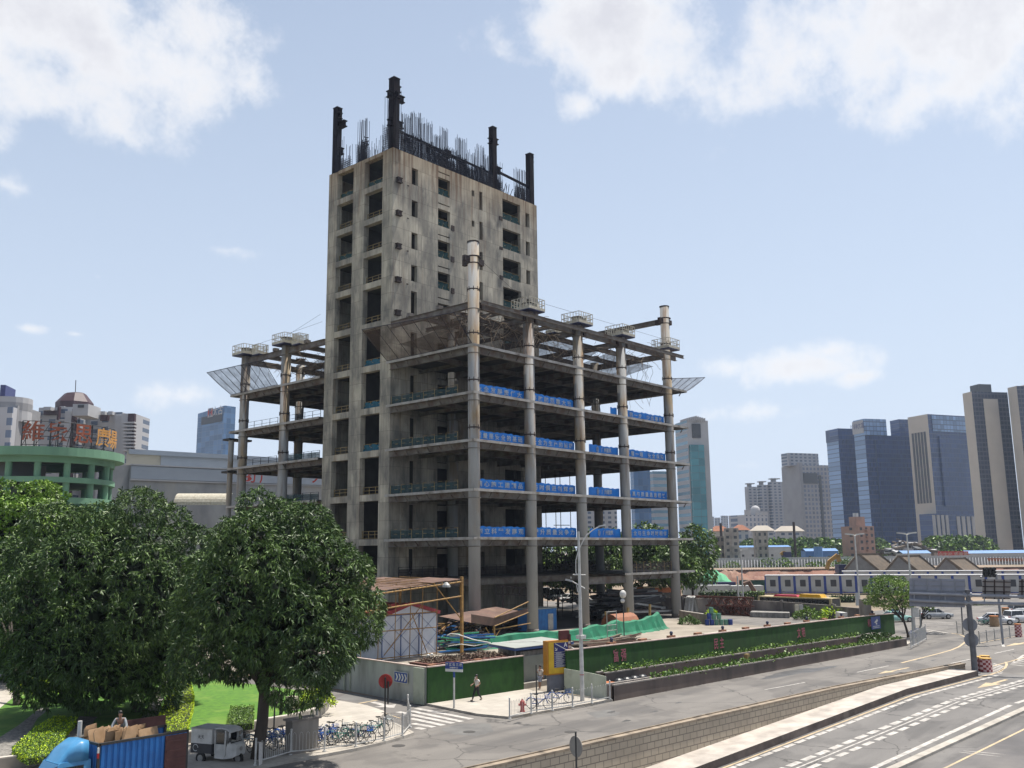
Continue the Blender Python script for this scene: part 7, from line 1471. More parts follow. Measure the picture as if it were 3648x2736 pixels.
# ------------------------------------------------------------------ far field
def gridmat(name, base, win, fh, bw, fz, fx, rough=.5, wr=.25, jitter=0.):
    """facade: window bays fx wide in bays of bw, fz of each floor fh, in wall colour base"""
    m, N = newmat(name, rough); p = coords(N); sx = N.n('ShaderNodeSeparateXYZ'); N.l(p, sx.inputs[0]); dt = N.n('ShaderNodeVectorMath', operation='DOT_PRODUCT'); N.l(p, dt.inputs[0]); dt.inputs[1].default_value = (rgt * .96 + fwd * .3)
    def fr(out, per, f_):
        a = N.n('ShaderNodeMath', operation='DIVIDE', inp={1: per}); N.l(out, a.inputs[0]); b = N.n('ShaderNodeMath', operation='FRACT'); N.l(a.outputs[0], b.inputs[0]); c = N.n('ShaderNodeMath', operation='LESS_THAN', inp={1: f_}); N.l(b.outputs[0], c.inputs[0]); return c.outputs[0], a.outputs[0]
    a, ai = fr(dt.outputs['Value'], bw, fx); b, bi = fr(sx.outputs[2], fh, fz); k = mul(N, a, b)
    fl = []; 
    for o in (ai, bi): q = N.n('ShaderNodeMath', operation='FLOOR'); N.l(o, q.inputs[0]); fl.append(q.outputs[0])
    cb_ = N.n('ShaderNodeCombineXYZ'); N.l(fl[0], cb_.inputs[0]); N.l(fl[1], cb_.inputs[1]); wn_ = N.n('ShaderNodeTexWhiteNoise'); N.l(cb_.outputs[0], wn_.inputs['Vector'])
    w1 = mixc(N, wn_.outputs['Value'], win, tuple(v * (1.8) + .01 for v in win)); f = noise(N, p, .03, 3); bb = mixc(N, ramp(N, f, .4, .6), base, tuple(v * .85 for v in base))
    N.l(mixc(N, k, bb, w1), N.b.inputs['Base Color']); r = N.n('ShaderNodeMapRange', inp={3: rough, 4: wr}); N.l(k, r.inputs[0]); N.l(r.outputs[0], N.b.inputs['Roughness']); return m
gridmat('fac_dark_glass', (.030, .060, .15), (.012, .036, .12), 3.9, 1.8, .85, .88, .35, .15); gridmat('fac_blue_glass', (.09, .17, .29), (.06, .13, .25), 4., 3., .93, .96, .3, .2); gridmat('fac_pane', (.05, .09, .17), (.16, .25, .40), 3.9, 3.5, .82, .9, .4, .2)
gridmat('fac_hotel', (.36, .35, .35), (.10, .12, .17), 4.2, 4.2, .62, .6); gridmat('fac_flats', (.34, .35, .38), (.07, .09, .13), 3.1, 5.2, .55, .55); gridmat('fac_white', (.50, .50, .52), (.10, .13, .19), 4., 4.2, .62, .42); gridmat('fac_beige_line', (.34, .29, .235), (.29, .25, .20), 3.1, 3.1, .92, .97, .8, .8); gridmat('fac_balc', (.035, .04, .07), (.010, .014, .035), 3.1, 2.7, .72, .8); gridmat('fac_teal', (.05, .17, .20), (.03, .15, .18), 4., 5, .9, .94, .3, .15); gridmat('fac_band', (.42, .43, .45), (.10, .20, .27), 4., 60, .45, .99); gridmat('fac_apart', (.45, .45, .46), (.06, .08, .12), 3., 4.6, .5, .5); gridmat('fac_ruin', (.30, .26, .22), (.10, .09, .085), 3.3, 3.8, .45, .4)
mat('maroon', (.05, .016, .024), (.036, .012, .018), .5, .6); mat('far_white', (.48, .48, .49), (.4, .4, .41), .1, .8); mat('far_beige', (.60, .53, .44), (.54, .48, .40), .1, .8); mat('far_grey', (.30, .30, .31), (.24, .24, .25), .1, .8); mat('far_slot', (.05, .055, .065), None, .1, .5); mat('terracotta', (.40, .15, .07), (.32, .12, .06), .3, .8); mat('tile_roof', (.16, .12, .085), (.10, .08, .06), .8, .9); mat('grey_brick', (.24, .235, .235), (.19, .185, .185), 1, .9); mat('pink_wall', (.42, .27, .21), (.36, .23, .18), .5, .9, dirt=(.28, .2, .17), dscale=.3); mat('ruin_wall', (.42, .38, .33), (.30, .27, .24), .5, .9, dirt=(.22, .2, .18), dscale=.3); mat('sky_blue_roof', (.10, .24, .50), (.08, .2, .43), .5, .6); mat('cabin_white', (.50, .51, .50), (.42, .43, .42), .6, .6); mat('red_soil', (.27, .13, .085), (.19, .09, .065), .15, .95, dirt=(.33, .22, .16), dscale=.1, stretch=(1, 1, .2)); mat('sandbag', (.55, .42, .34), (.42, .3, .24), 1.5, .9); mat('mesh_green', (.14, .46, .25), (.10, .36, .19), .4, .9); mat('exc_yellow', (.45, .25, .04), None, 1, .5); mat('dark_green_fence', (.02, .09, .07), None, .5, .7)
def ext(C_, d, px, row=1960):
    """distance from C_ along d until it stands under source column px (measured on the ground plane)"""
    r_ = ray(px, row); n_ = Vector((r_.y, -r_.x, 0)); return -C_.dot(n_) / d.dot(n_)
def tower(name, label, xc, yt, D, xl, xr, faces, ang=18, z0=0., roof='far_grey', cat='tower', group=None, capz=0., parent=None, part='wall'):
    """box whose near corner stands at column xc with its top at row yt; left / right faces reach columns xl / xr"""
    C_ = atd(xc, yt, D); zt_ = C_.z; a = R(ang); dr = (rgt * math.cos(a) + fwd * math.sin(a)); dl = (-rgt * math.sin(a) + fwd * math.cos(a)); C0 = Vector((C_.x, C_.y, 0)); lr = max(2, ext(C0, dr, xr, yt)); ll_ = ext(C0, dl, xl, yt)
    if not .3 < ll_ < 200: ll_ = 12
    A = C0 + dl * ll_; B = C0 + dr * lr; E_ = A + dr * lr; root = parent or thing(name, label, cat, tuple(C0), 0, group)
    for i, (p, q, mn) in enumerate(((A, C0, faces[0]), (C0, B, faces[1]))):
        m = MB().mt(mn); m.quad((p.x, p.y, z0), (q.x, q.y, z0), (q.x, q.y, zt_), (p.x, p.y, zt_)); 
        if i == 1: m.quad((B.x, B.y, z0), (E_.x, E_.y, z0), (E_.x, E_.y, zt_), (B.x, B.y, zt_)); m.quad((E_.x, E_.y, z0), (A.x, A.y, z0), (A.x, A.y, zt_), (E_.x, E_.y, zt_)); m.mt(roof); m.quad((A.x, A.y, zt_), (C0.x, C0.y, zt_), (B.x, B.y, zt_), (E_.x, E_.y, zt_))
        m.build(part, root)
    return root, C0, dr, dl, lr, ll_, zt_
def fbox(root, name, C0, dr, dl, u0, u1, v0, v1, z0, z1, mn):
    m = MB().mt(mn); P_ = [C0 + dr * u + dl * v for u, v in ((u0, v0), (u1, v0), (u1, v1), (u0, v1))]; m.prism([p.xy for p in P_], z0, z1); return m.build(name, root)
Z = lambda x, y: zb(x, y)
# right hand skyline, near to far
def zx(x): return 2350 + x * .5868
def zy(y): return 1350 + y * .5868
r_, C, dr, dl, lr, ll2, zt_ = tower('residential_tower', 'beige residential tower at right edge, left slab with dark recess', zx(1893), zy(76), 640, zx(1837), zx(2110), ('far_beige', 'fac_balc'), 12)
fbox(r_, 'pier', C, dr, dl, lr * .3, lr * .7, -.35, 6, 0, zt_ - 5, 'far_beige'); fbox(r_, 'roof_house', C, dr, dl, lr * .3, lr * .65, 3, 12, zt_ - .5, zt_ + 6, 'far_slot')
r_, C, dr, dl, lr, ll2, zt_ = tower('residential_tower', 'second beige residential slab cut off by the right edge', zx(2166), zy(42), 625, zx(2110), zx(2700), ('far_beige', 'fac_balc'), 12); fbox(r_, 'pier', C, dr, dl, 7, 14, -.3, 6, 0, zt_ + 1, 'far_beige')
r_, C, dr, dl, lr, ll2, zt_ = tower('office_tower', 'glass office tower with a beige slotted stone side', zx(1625), zy(213), 760, zx(1503), zx(1855), ('far_beige', 'fac_dark_glass'), 22)
for k in range(5): fbox(r_, 'window_strip', C, dr, dl, -.25, 0.05, ll2 * (.16 + k * .15), ll2 * (.16 + k * .15) + 2.2, 45, zt_ - 14, 'far_slot')
fbox(r_, 'glass_bay', C, dr, dl, lr * .22, lr * .74, -1.5, .1, 42, zt_ - 18, 'fac_dark_glass'); fbox(r_, 'crown_band', C, dr, dl, lr * .1, lr * 1.0, -.8, .1, zt_ - 14, zt_ - 1, 'fac_pane'); fbox(r_, 'podium', C, dr, dl, -8, lr + 8, -3, 10, 0, 36, 'fac_dark_glass')
for k in range(4): fbox(r_, 'stone_fin', C, dr, dl, -8 + k * 4.6, -5.2 + k * 4.6, -3.7, -3.1, 0, 35, 'far_white'); fbox(r_, 'stone_fin', C, dr, dl, lr * .42 + k * 5.4, lr * .42 + 3.4 + k * 5.4, -3.7, -3.1, 0, 34, 'far_white')
r_, C, dr, dl, lr, ll2, zt_ = tower('office_tower', 'dark blue glass tower with a white sign on its upper left corner', zx(1245), zy(340), 800, zx(1180), zx(1555), ('fac_pane', 'fac_dark_glass'), 16)
fbox(r_, 'roof_crown', C, dr, dl, -.5, lr * .42, -1, 14, zt_ - .2, zt_ + 14, 'fac_pane'); fbox(r_, 'roof_house', C, dr, dl, lr * .72, lr, 2, 14, zt_ - .3, zt_ + 15, 'fac_dark_glass'); fbox(r_, 'sign_board', C, dr, dl, -1.2, -.6, 0, ll2, zt_ + 2, zt_ + 13, 'far_white'); fbox(r_, 'glass_bay', C, dr, dl, lr * .18, lr * .45, -1.6, .1, 0, zt_ - 4, 'fac_dark_glass')
o = put_text('富力科创', C + dl * ll2 * .5 + Vector((0, 0, zt_ + 8)), dl, 5., 'deep_blue', r_, 1.4, .02)
r_, C, dr, dl, lr, ll2, zt_ = tower('office_tower', 'dark blue glass tower left of the one with a white sign', zx(1085), zy(375), 830, zx(1013), zx(1200), ('fac_pane', 'fac_dark_glass'), 16); fbox(r_, 'roof_crown', C, dr, dl, -.5, lr, -1, ll2, zt_ - .2, zt_ + 11, 'fac_dark_glass')
r_, C, dr, dl, lr, ll2, zt_ = tower('hotel_tower', 'pale grey stone hotel tower with a grid of square windows', zx(850), zy(520), 900, zx(738), zx(1048), ('far_grey', 'fac_hotel'), 20); fbox(r_, 'roof_house', C, dr, dl, -6, lr * .75, 8, 20, zt_ - .5, zt_ + 12, 'fac_flats'); fbox(r_, 'corner_pier', C, dr, dl, -.6, 2.5, -.6, 4, 0, zt_ + 2, 'far_grey'); fbox(r_, 'slot', C, dr, dl, lr * .55, lr * .62, -.7, .1, 15, zt_ - 10, 'far_slot'); fbox(r_, 'attic_louvre', C, dr, dl, 3, lr * .5, -.8, .1, zt_ - 18, zt_ - 8, 'far_slot'); fbox(r_, 'podium', C, dr, dl, -4, lr + 3, -2, 5, 0, 14, 'far_slot')
for i, (a, b, yt) in enumerate(((515, 590, 640), (590, 660, 628), (655, 745, 610))): r_, C, dr, dl, lr, ll2, zt_ = tower('apartment_tower', ['leftmost', 'middle', 'rightmost'][i] + ' of three pale apartment towers beside the hotel', zx(a + 18), zy(yt + 14), 1000, zx(a), zx(b), ('fac_flats', 'fac_flats'), 16, group='pale apartment towers'); fbox(r_, 'roof_frame', C, dr, dl, lr * .2, lr * .9, 2, 9, zt_ + 3, zt_ + 4, 'far_grey'); fbox(r_, 'roof_house', C, dr, dl, lr * .35, lr * .6, 3, 8, zt_ - .2, zt_ + 3, 'far_grey')
r_, C, dr, dl, lr, ll2, zt_ = tower('ornate_building', 'white arcaded building with a small dome', zx(520), zy(825), 760, zx(418), zx(655), ('fac_white', 'fac_white'), 30, cat='building'); m = MB().mt('far_white'); p = C + dr * lr * .7 + dl * 6; m.cyl((p.x, p.y, zt_), 3.5, 3, 12); m.ball((p.x, p.y, zt_ + 4), 4, 12, 8); m.build('dome', r_); [fbox(r_, 'parapet', C, dr, dl, a_, b_, -.3, 1, zt_ - .2, zt_ + h_, 'far_white') for a_, b_, h_ in ((0, 6, 4), (lr - 8, lr, 2.5), (lr * .45, lr * .6, 2))]
for i, (a, b, yt) in enumerate(((303, 330, 836), (332, 368, 842), (370, 415, 830))): tower('apartment_tower', ['left', 'middle', 'right'][i] + ' hazy block on the horizon right of the podium', zx(a + 8), zy(yt), 1700, zx(a), zx(b), ('fac_flats', 'fac_flats'), 16, group='hazy blocks on the horizon')
# white and teal office tower
r_, C, dr, dl, lr, ll2, zt_ = tower('office_tower', 'white office tower with a rounded teal glass front beside the corner column', zx(165), zy(250), 520, zx(92), zx(292), ('fac_band', 'far_white'), 14)
fbox(r_, 'glass_front', C, dr, dl, lr * .05, lr * .68, -2.2, .2, 0, zt_ - 14, 'fac_teal'); fbox(r_, 'emblem_panel', C, dr, dl, lr * .22, lr * .62, -.6, .1, zt_ - 10, zt_ - 2, 'far_slot'); [fbox(r_, 'fin', C, dr, dl, lr * (.03 + .1 * k), lr * (.05 + .1 * k), -1., 10, zt_ - 1, zt_ + 2.5 - abs(k - 4) * .3, 'far_white') for k in range(9)]
for i, (a, b, yt, D, f_) in enumerate(((-245, -190, 430, 540, 'fac_band'), (-180, -60, 545, 560, 'fac_blue_glass'), (-60, 95, 560, 575, 'fac_band'), (-470, -260, 795, 600, 'fac_apart'))): tower('office_building', ['banded white block glimpsed between the third and fourth front columns', 'blue glass block glimpsed between the fourth and last front columns', 'white banded annex of the teal tower behind the corner column', 'blue and white apartment block glimpsed through the middle bay'][i], zx(a + 20), zy(yt), D, zx(a), zx(b), (f_, f_), 16, cat='building')
# terrace of the far construction site
def latpoly(name, mn, D0, D1, xa, xb, z): A, B, C_, E_ = atd(xa, 1960, D0), atd(xb, 1960, D0), atd(xb, 1960, D1), atd(xa, 1960, D1); return poly(name, [A.xy, B.xy, C_.xy, E_.xy], mn, z)
latpoly('terrace_ground', 'earth', 340, 2600, 2380, 5200, 2.6)
m = MB().mt('red_soil'); n = 60
for i in range(n): x0_, x1_ = 2380 + 1700 * i / n, 2380 + 1700 * (i + 1) / n; w = lambda k: 1.5 * math.sin(k * .9) + math.sin(k * 2.3); A, B = atd(x0_, 1960, 336 + w(i)), atd(x1_, 1960, 336 + w(i + 1)); A2, B2 = atd(x0_, 1960, 341), atd(x1_, 1960, 341); m.quad((A.x, A.y, -.1), (B.x, B.y, -.1), (B2.x, B2.y, 2.62), (A2.x, A2.y, 2.62))
m.build('embankment', kind='structure')
m = MB().mt('sandbag')
for i in range(110): p = atd(2470 + i * 8.2, 1960, 342); m.ball((p.x, p.y, 2.75), .45, 6, 4, (1, 1, .6))
m.build('sandbags', label='long line of pale sandbags on the edge of the excavation', cat='sandbags', kind='stuff')
sw = thing('site_fence', 'long white braced sheet fence round the far excavation', 'fence', tuple(atd(2900, 1960, 384))); m = MB().mt('cabin_white'); n = 70
for i in range(n): p, q = atd(2400 + i * 20, 1960, 384), atd(2420 + i * 20 - .6, 1960, 384); m.quad((p.x, p.y, 2.6), (q.x, q.y, 2.6), (q.x, q.y, 6.5), (p.x, p.y, 6.5))
m.build('panel', sw); m = MB().mt('far_white')
for i in range(130): p, q = atd(2402 + i * 10.5, 1960, 383.4), atd(2402 + i * 10.5, 1960, 380); m.bar((p.x, p.y, 5.6), (q.x, q.y, 2.6), .16); m.bar((p.x, p.y, 2.6), (p.x, p.y, 6.5), .12)
m.build('brace', sw)
bn = thing('slogan_board', 'orange red slogan strip on the white fence at far right', 'banner', tuple(atd(3560, 1960, 383))); m = MB().mt('terracotta'); p, q = atd(*zb(1990, 1096), 382.5), atd(*zb(2300, 1100), 382.5); m.bar(p, q, .1, 1.1); m.build('cloth', bn)
rbd = thing('slogan_board', 'long red slogan board left of the blue roofed sheds', 'banner', tuple(atd(3400, 1960, 420))); m = MB().mt('red_sign'); p, q = atd(*zb(1690, 1068), 400), atd(*zb(1875, 1068), 400); m.bar(p, q, .1, 3.0); m.build('board', rbd); put_text('安全生产 质量第一', (p + q) / 2, rgt, 2.0, 'sandbag', rbd, .1, .02)
# sheds with blue roofs
def shed(label, xa, xb, yt, yb, D, wall='cabin_white', roof='sky_blue_roof', dep_=7., over=.4, slope=1.2):
    A, B = atd(zx(xa), zy(yb), D), atd(zx(xb), zy(yb), D); z0_, zt1 = 2.6 if D > 341 else 0., atd(zx(xa), zy(yt), D).z; zt1 = max(zt1, z0_ + 2.); root = thing('site_shed', label, 'shed', (A.x, A.y, z0_)); d = (B - A).normalized(); d.z = 0; o = fwd * dep_; m = MB().mt(wall); m.prism([A.xy, B.xy, (B + o).xy, (A + o).xy], z0_, zt1 - slope); m.build('wall', root); m = MB().mt(roof); e = zt1 - slope
    m.add([(*(A - fwd * over).xy, e), (*(B - fwd * over).xy, e), (*(B + o / 2).xy, zt1), (*(A + o / 2).xy, zt1), (*(B + o + fwd * over).xy, e), (*(A + o + fwd * over).xy, e)], ((0, 1, 2, 3), (3, 2, 4, 5))); m.build('roof', root); L = (B - A).length; k = 1.5
    while k < L - 1.5: m = MB().mt('far_slot'); p = A + d * k; m.bar((p.x - fwd.x * .03, p.y - fwd.y * .03, (z0_ + e) / 2 + .3), (*(p + d * 1.1 - fwd * .03).xy, (z0_ + e) / 2 + .3), .04, 1.); m.build('window', root); k += max(4.5, L / 8)
    return root
shed('blue roofed white shed between the old houses and pink block', 1475, 1650, 1042, 1080, 402); shed('long blue roofed white shed at the right', 1868, 2300, 1042, 1080, 405); shed('pale blue long shed left of the ruined block', 480, 800, 1012, 1078, 440, 'cabin_white', 'sky_blue_roof', 8, .4, .8); shed('low bright blue shed roofs in the middle distance', 885, 1085, 1030, 1060, 450, 'sky_blue_roof', 'sky_blue_roof'); 
q = atd(zx(960), zy(1018), 445); m = MB().mt('sky_blue_roof'); m.cyl((q.x, q.y, 2.6), 2., q.z - 2.6, 14); m.build('blue_silo', label='short blue silo standing over the low blue sheds', cat='silo')
# half demolished blocks with real windows as parts
def block(label, xa, xc, xb, yt, D, wall, nf, nw, z0=2.6, winm='far_slot', ang=25, extra=True):
    r_, C, dr, dl, lr, ll2, zt_ = tower('old_block', label, zx(xc), zy(yt), D, zx(xa), zx(xb), (wall, wall), ang, z0, wall, 'building'); fh = (zt_ - z0) / nf
    for f_ in range(nf):
        for k in range(nw): u = lr * (k + .28) / nw; fbox(r_, 'window', C, dr, dl, u, u + lr / nw * .42, -.08, .05, z0 + fh * (f_ + .35), z0 + fh * (f_ + .8), winm)
        if extra: u = ll2 * .35; fbox(r_, 'window', C, dr, dl, -.08, .05, u, u + 1.6, z0 + fh * (f_ + .4), z0 + fh * (f_ + .8), winm)
    return r_, C, dr, dl, lr, ll2, zt_
r_, C, dr, dl, lr, ll2, zt_ = block('pink six storey block standing alone among rubble', 1100, 1205, 1300, 893, 400, 'pink_wall', 6, 3); fbox(r_, 'roof_house', C, dr, dl, 1, 6, 2, 6, zt_, zt_ + 4, 'pink_wall'); m = MB().mt('chrome'); p = C + dr * 3 + dl * 4; m.cyl((p.x, p.y, zt_ + 4), 1.1, 1.6, 10); m.build('water_tank', r_)
[fbox(r_, 'balcony', C, dr, dl, lr * .40, lr * .62, -1.2, .0, 2.6 + (zt_ - 2.6) / 6 * f_ + .4, 2.6 + (zt_ - 2.6) / 6 * f_ + 1.4, 'pink_wall') for f_ in range(1, 6)]
r_, C, dr, dl, lr, ll2, zt_ = block('white five storey half demolished block with open balconies', 655, 590, 655, 925, 405, 'ruin_wall', 5, 2, ang=-6); 
r_, C, dr, dl, lr, ll2, zt_ = block('gaunt half demolished block with ragged edges right of the street tree', 388, 435, 478, 905, 395, 'ruin_wall', 6, 1, ang=30); block('lower grey ruin left of the gaunt block', 322, 345, 388, 955, 400, 'fac_ruin', 4, 2, ang=20, extra=False)
for i, (a, b, yt, f_, D) in enumerate(((303, 420, 925, 'far_beige', 560), (440, 540, 918, 'fac_white', 565), (555, 690, 922, 'fac_apart', 575), (705, 870, 925, 'fac_apart', 580))):
    r_, C, dr, dl, lr, ll2, zt_ = tower('apartment_block', ['beige low block with an orange tiled roof at left', 'pale low block with an orange tiled roof', 'cream low apartment block behind the white ruin', 'cream low apartment block right of the white ruin'][i], zx(a + 12), zy(yt), D, zx(a), zx(b), (f_, f_), 8, cat='building'); m = MB().mt('terracotta' if i < 2 else 'far_beige'); q = [C - dr - dl, C + dr * (lr + 1) - dl, C + dr * (lr + 1) + dl * (ll2 + 1), C - dr + dl * (ll2 + 1)]; mid = [C + dr * 3 + dl * ll2 / 2, C + dr * (lr - 3) + dl * ll2 / 2]; m.add([(*p.xy, zt_) for p in q] + [(*p.xy, zt_ + 3.2) for p in mid], ((0, 1, 5, 4), (1, 2, 5), (2, 3, 4, 5), (3, 0, 4))); m.build('roof', r_)
for i, (px, y0_, y1_) in enumerate(((370, 875, 1075), (813, 868, 1070))): p, q = atd(zx(px), zy(y0_), 410), atd(zx(px), zy(y1_), 410); m = MB().mt('rust_dark'); m.bar((p.x, p.y, 2.6), p, .8); m.build('pile_rig_mast', label=['brown piling mast before the gaunt block', 'tall brown piling mast left of the pink block'][i], cat='mast')
wood('mass of green trees behind the far sheds', [(zx(540), 1900, 520, 80), (zx(680), 1900, 500, 250), (zx(1230), 1900, 560, 60), (zx(1660), 1900, 470, 160)], ['leaf_mid', 'leaf_light', 'leaf_dark'], 15, 5); wood('bushes along the top of the white fence', [(2430, 1900, 392, 420), (2870, 1900, 392, 150)], ['leaf_mid', 'leaf_light'], 6.2, 6, .6)
wood('dark trees before the glass tower podiums', [(zx(1660), 1900, 600, 60), (zx(1780), 1900, 600, 90)], ['leaf_dark', 'leaf_mid'], 13, 7)
# rubble heaps of pulled down houses
m = MB(); g = random.Random(4)
for k in range(150): m.mt(g.choice(['tile_roof', 'grey_brick', 'far_slot', 'far_white', 'litter'])); px = g.uniform(1310, 1690); q = atd(zx(px), zy(1040), 430 + g.uniform(-12, 12)); z = 2.6 + g.uniform(0, 11) * (1 - abs(px - 1500) / 300); d = Vector((g.uniform(-1, 1), g.uniform(-1, 1), g.uniform(-.5, .5))); m.bar((q.x, q.y, z), (q.x + d.x * 5, q.y + d.y * 5, z + d.z * 3), g.uniform(.6, 4), g.uniform(.2, 1.4))
m.build('demolition_rubble', label='grey heap of demolition rubble and torn roofs right of the pink block', cat='rubble', kind='stuff')
# three old grey brick houses with tiled gables
def oldhouse(label, gl, gp_, gr, rp_, re, D=285):
    """gable left foot, peak, right foot; far ridge end; far eave end (zb pixels)"""
    L_, P_, R_ = [atd(zx(a), zy(b), D) for a, b in (gl, gp_, gr)]; root = thing('old_house', label, 'house', (P_.x, P_.y, 0)); d = (rgt * .78 + fwd * .62).normalized(); k = ext(Vector((P_.x, P_.y, 0)), d, zx(rp_[0])); o = d * k; m = MB().mt('grey_brick'); m.add([(L_.x, L_.y, 0), (R_.x, R_.y, 0), R_, P_, L_], [(0, 1, 2, 3, 4)]); m.add([(R_.x, R_.y, 0), (R_.x + o.x, R_.y + o.y, 0), R_ + o, R_], [(0, 1, 2, 3)]); m.add([(L_.x + o.x, L_.y + o.y, 0), (R_.x + o.x, R_.y + o.y, 0), R_ + o, P_ + o, L_ + o], [(0, 1, 2, 3, 4)]); m.build('wall', root); m = MB().mt('tile_roof'); u = Vector((0, 0, .18))
    m.quad(P_ + u, R_ + u + (R_ - P_) * .06, R_ + u + o + (R_ - P_) * .06, P_ + u + o); m.quad(P_ + u, L_ + u, L_ + u + o, P_ + u + o)
    for b in (Vector(), o): m.bar(P_ + b + u * 2, R_ + b + u + (R_ - P_) * .08, .5, .55); m.bar(P_ + b + u * 2, L_ + b + u + (L_ - P_) * .05, .5, .55)
    m.bar(P_ + u, P_ + u + o, .5, .5); m.build('roof', root); m = MB().mt('exc_yellow'); m.mt('cream_paint'); m.bar(R_ + (R_ - P_) * .07, R_ + o + (R_ - P_) * .07, .3, .3); m.build('eave_board', root)
oldhouse('old grey brick house with tiled gable, leftmost of three beside the excavator', (1128, 1155), (1205, 1068), (1320, 1158), (1325, 1065), 0); oldhouse('middle of three old grey brick houses with tiled gables', (1378, 1160), (1450, 1080), (1560, 1165), (1568, 1078), 0); oldhouse('rightmost of three old grey brick houses with tiled gables', (1672, 1165), (1738, 1095), (1840, 1168), (1845, 1090), 0)
# excavators
def excav(label, b, pts, D):
    P_ = [atd(zx(x), zy(y), D) for x, y in pts]; root = thing('excavator', label, 'excavator', (P_[0].x, P_[0].y, 0)); m = MB().mt('exc_yellow'); [m.bar(p, q, 1., 1.1) for p, q in zip(P_[:-1], P_[1:])]; m.build('arm', root); m = MB().mt('navy'); q = atd(zx(b[0]), zy(b[1]), D); m.obox((q.x, q.y, max(0, q.z - 1.5)), (4, 3, 2.6), .7); m.mt('black_rubber'); m.obox((q.x, q.y, 0), (5, 3.4, max(.9, q.z - 1.6)), .7); m.build('cab', root)
excav('yellow excavator with a raised bent arm left of the old houses', (1105, 1148), ((1015, 1155), (1025, 1112), (1080, 1068), (1090, 1110)), 300)
excav('small yellow excavator before the sheds', (770, 1066), ((735, 1066), (750, 1052), (780, 1062)), 398)
# green covered soil mound, containers, low white boxes
def mound(name, label, xa, xb, yt, yb, D, mn, seed, kind=None):
    g2 = random.Random(seed); m = MB().mt(mn); A, B = atd(*z9(xa, yb), D), atd(*z9(xb, yb), D); zt_ = atd(*z9((xa + xb) / 2, yt), D).z; nu, nv = 16, 8; L = (B - A).length; R2 = L * .4
    def P_(i, j): u = i / nu; v = j / nv; h = max(0, math.sin(math.pi * u)) ** .7 * math.sin(math.pi * v) ** .8 * zt_ * (1 + .12 * math.sin(i * 2.3 + j)); p = A.lerp(B, u) + fwd * (v - .5) * 2 * R2; return (p.x, p.y, h - .02)
    for i in range(nu):
        for j in range(nv): m.quad(P_(i, j), P_(i + 1, j), P_(i + 1, j + 1), P_(i, j + 1))
    return m.build(name, smooth=True, label=label, cat='mound') if not kind else m.build(name, smooth=True, kind=kind)
mound('covered_mound', 'soil mound under bright green mesh beyond the compound wall', 290, 730, 500, 690, 262, 'mesh_green', 1); mound('soil_mound', '', 420, 950, 505, 690, 285, 'red_soil', 2, 'structure'); mound('soil_mound', '', 800, 1200, 560, 690, 300, 'red_soil', 3, 'structure')
def boxpx(name, label, f_, xa, ya, xb, yb, D, mn, dp=3., cat='box', z0=None):
    A, B = atd(*f_(xa, ya), D), atd(*f_(xb, ya), D); zb_ = max(0, atd(*f_(xa, yb), D).z) if z0 is None else z0; m = MB().mt(mn); m.prism([A.xy, B.xy, (B + fwd * dp).xy, (A + fwd * dp).xy], zb_, A.z); return m.build(name, label=label, cat=cat)
boxpx('container', 'off white freight container left of the green mound', z9, 245, 608, 430, 705, 205, 'cabin_white', cat='container', z0=0); boxpx('dark_tent', 'dark navy shelter with pale roof before the green mound, left one', z9, 432, 612, 545, 660, 212, 'navy', cat='shelter', z0=0); boxpx('dark_tent', 'dark navy shelter with pale roof before the green mound, right one', z9, 578, 620, 750, 660, 212, 'navy', cat='shelter', z0=0); boxpx('white_hut', 'low white hut row behind the street hedge, left part', z9, 390, 652, 700, 720, 200, 'cabin_white', cat='hut', z0=0); boxpx('white_hut', 'low white hut row behind the street hedge, right part', z9, 705, 656, 1025, 720, 200, 'cabin_white', cat='hut', z0=0); boxpx('green_fence', 'dark green fence panel left of the first site cabin', z9, 785, 600, 1035, 650, 222, 'dark_green_fence', .3, 'fence', 0)
a, b = atd(*z9(825, 640), 196), atd(*z9(935, 710), 196); m = MB().mt('rust_plate'); m.tube([a, a.lerp(b, .5) + Vector((0, 0, 1.2)), b], .5, 6); m.build('digger_boom', label='rusty brown digger boom lying behind the hedge', cat='machine')
# rows of white and blue site cabins
def cabin(label, p, d, W, Hh, group):
    root = thing('site_cabin', label, 'cabin', tuple(p), math.atan2(d.y, d.x), group)
    def ad(n, m): o = m.build(n); o.parent = root
    m = MB().mt('cabin_white'); m.box(.06, W - .06, .06, 5.9, 0.3, Hh - .2); ad('wall', m); m = MB().mt('cabin_blue'); m.mt('drum_blue'); [m.box(x, x + .26, 0, .2, 0, Hh - .18) for x in (0, W - .26)]; m.box(.26, W - .26, .0, .2, .1, .36); ad('frame', m); m = MB().mt('far_white'); m.box(-.02, W + .02, -.08, 6., Hh - .18, Hh); ad('roof', m); m = MB().mt('far_slot'); m.box(W * .36, W * .36 + 1.2, -.0, .055, Hh * .38, Hh * .38 + 1.45); ad('window', m); m = MB().mt('cabin_white'); m.box(W * .15, W * .15 + .75, -.35, .05, .5, 1.1); ad('air_conditioner', m); return root
A, B = atz(*z9(1040, 715), 0.) , None; A = atd(*z9(1040, 715), 214); A.z = .2; B = atd(*z10(755, 745), 205); B.z = .2; d = (B - A); d.z = 0; W_ = d.length / 9; d.normalize(); proto = cabin('white site cabin with blue corner posts, leftmost of the front row', A, d, W_, 3.95, 'front row of site cabins')
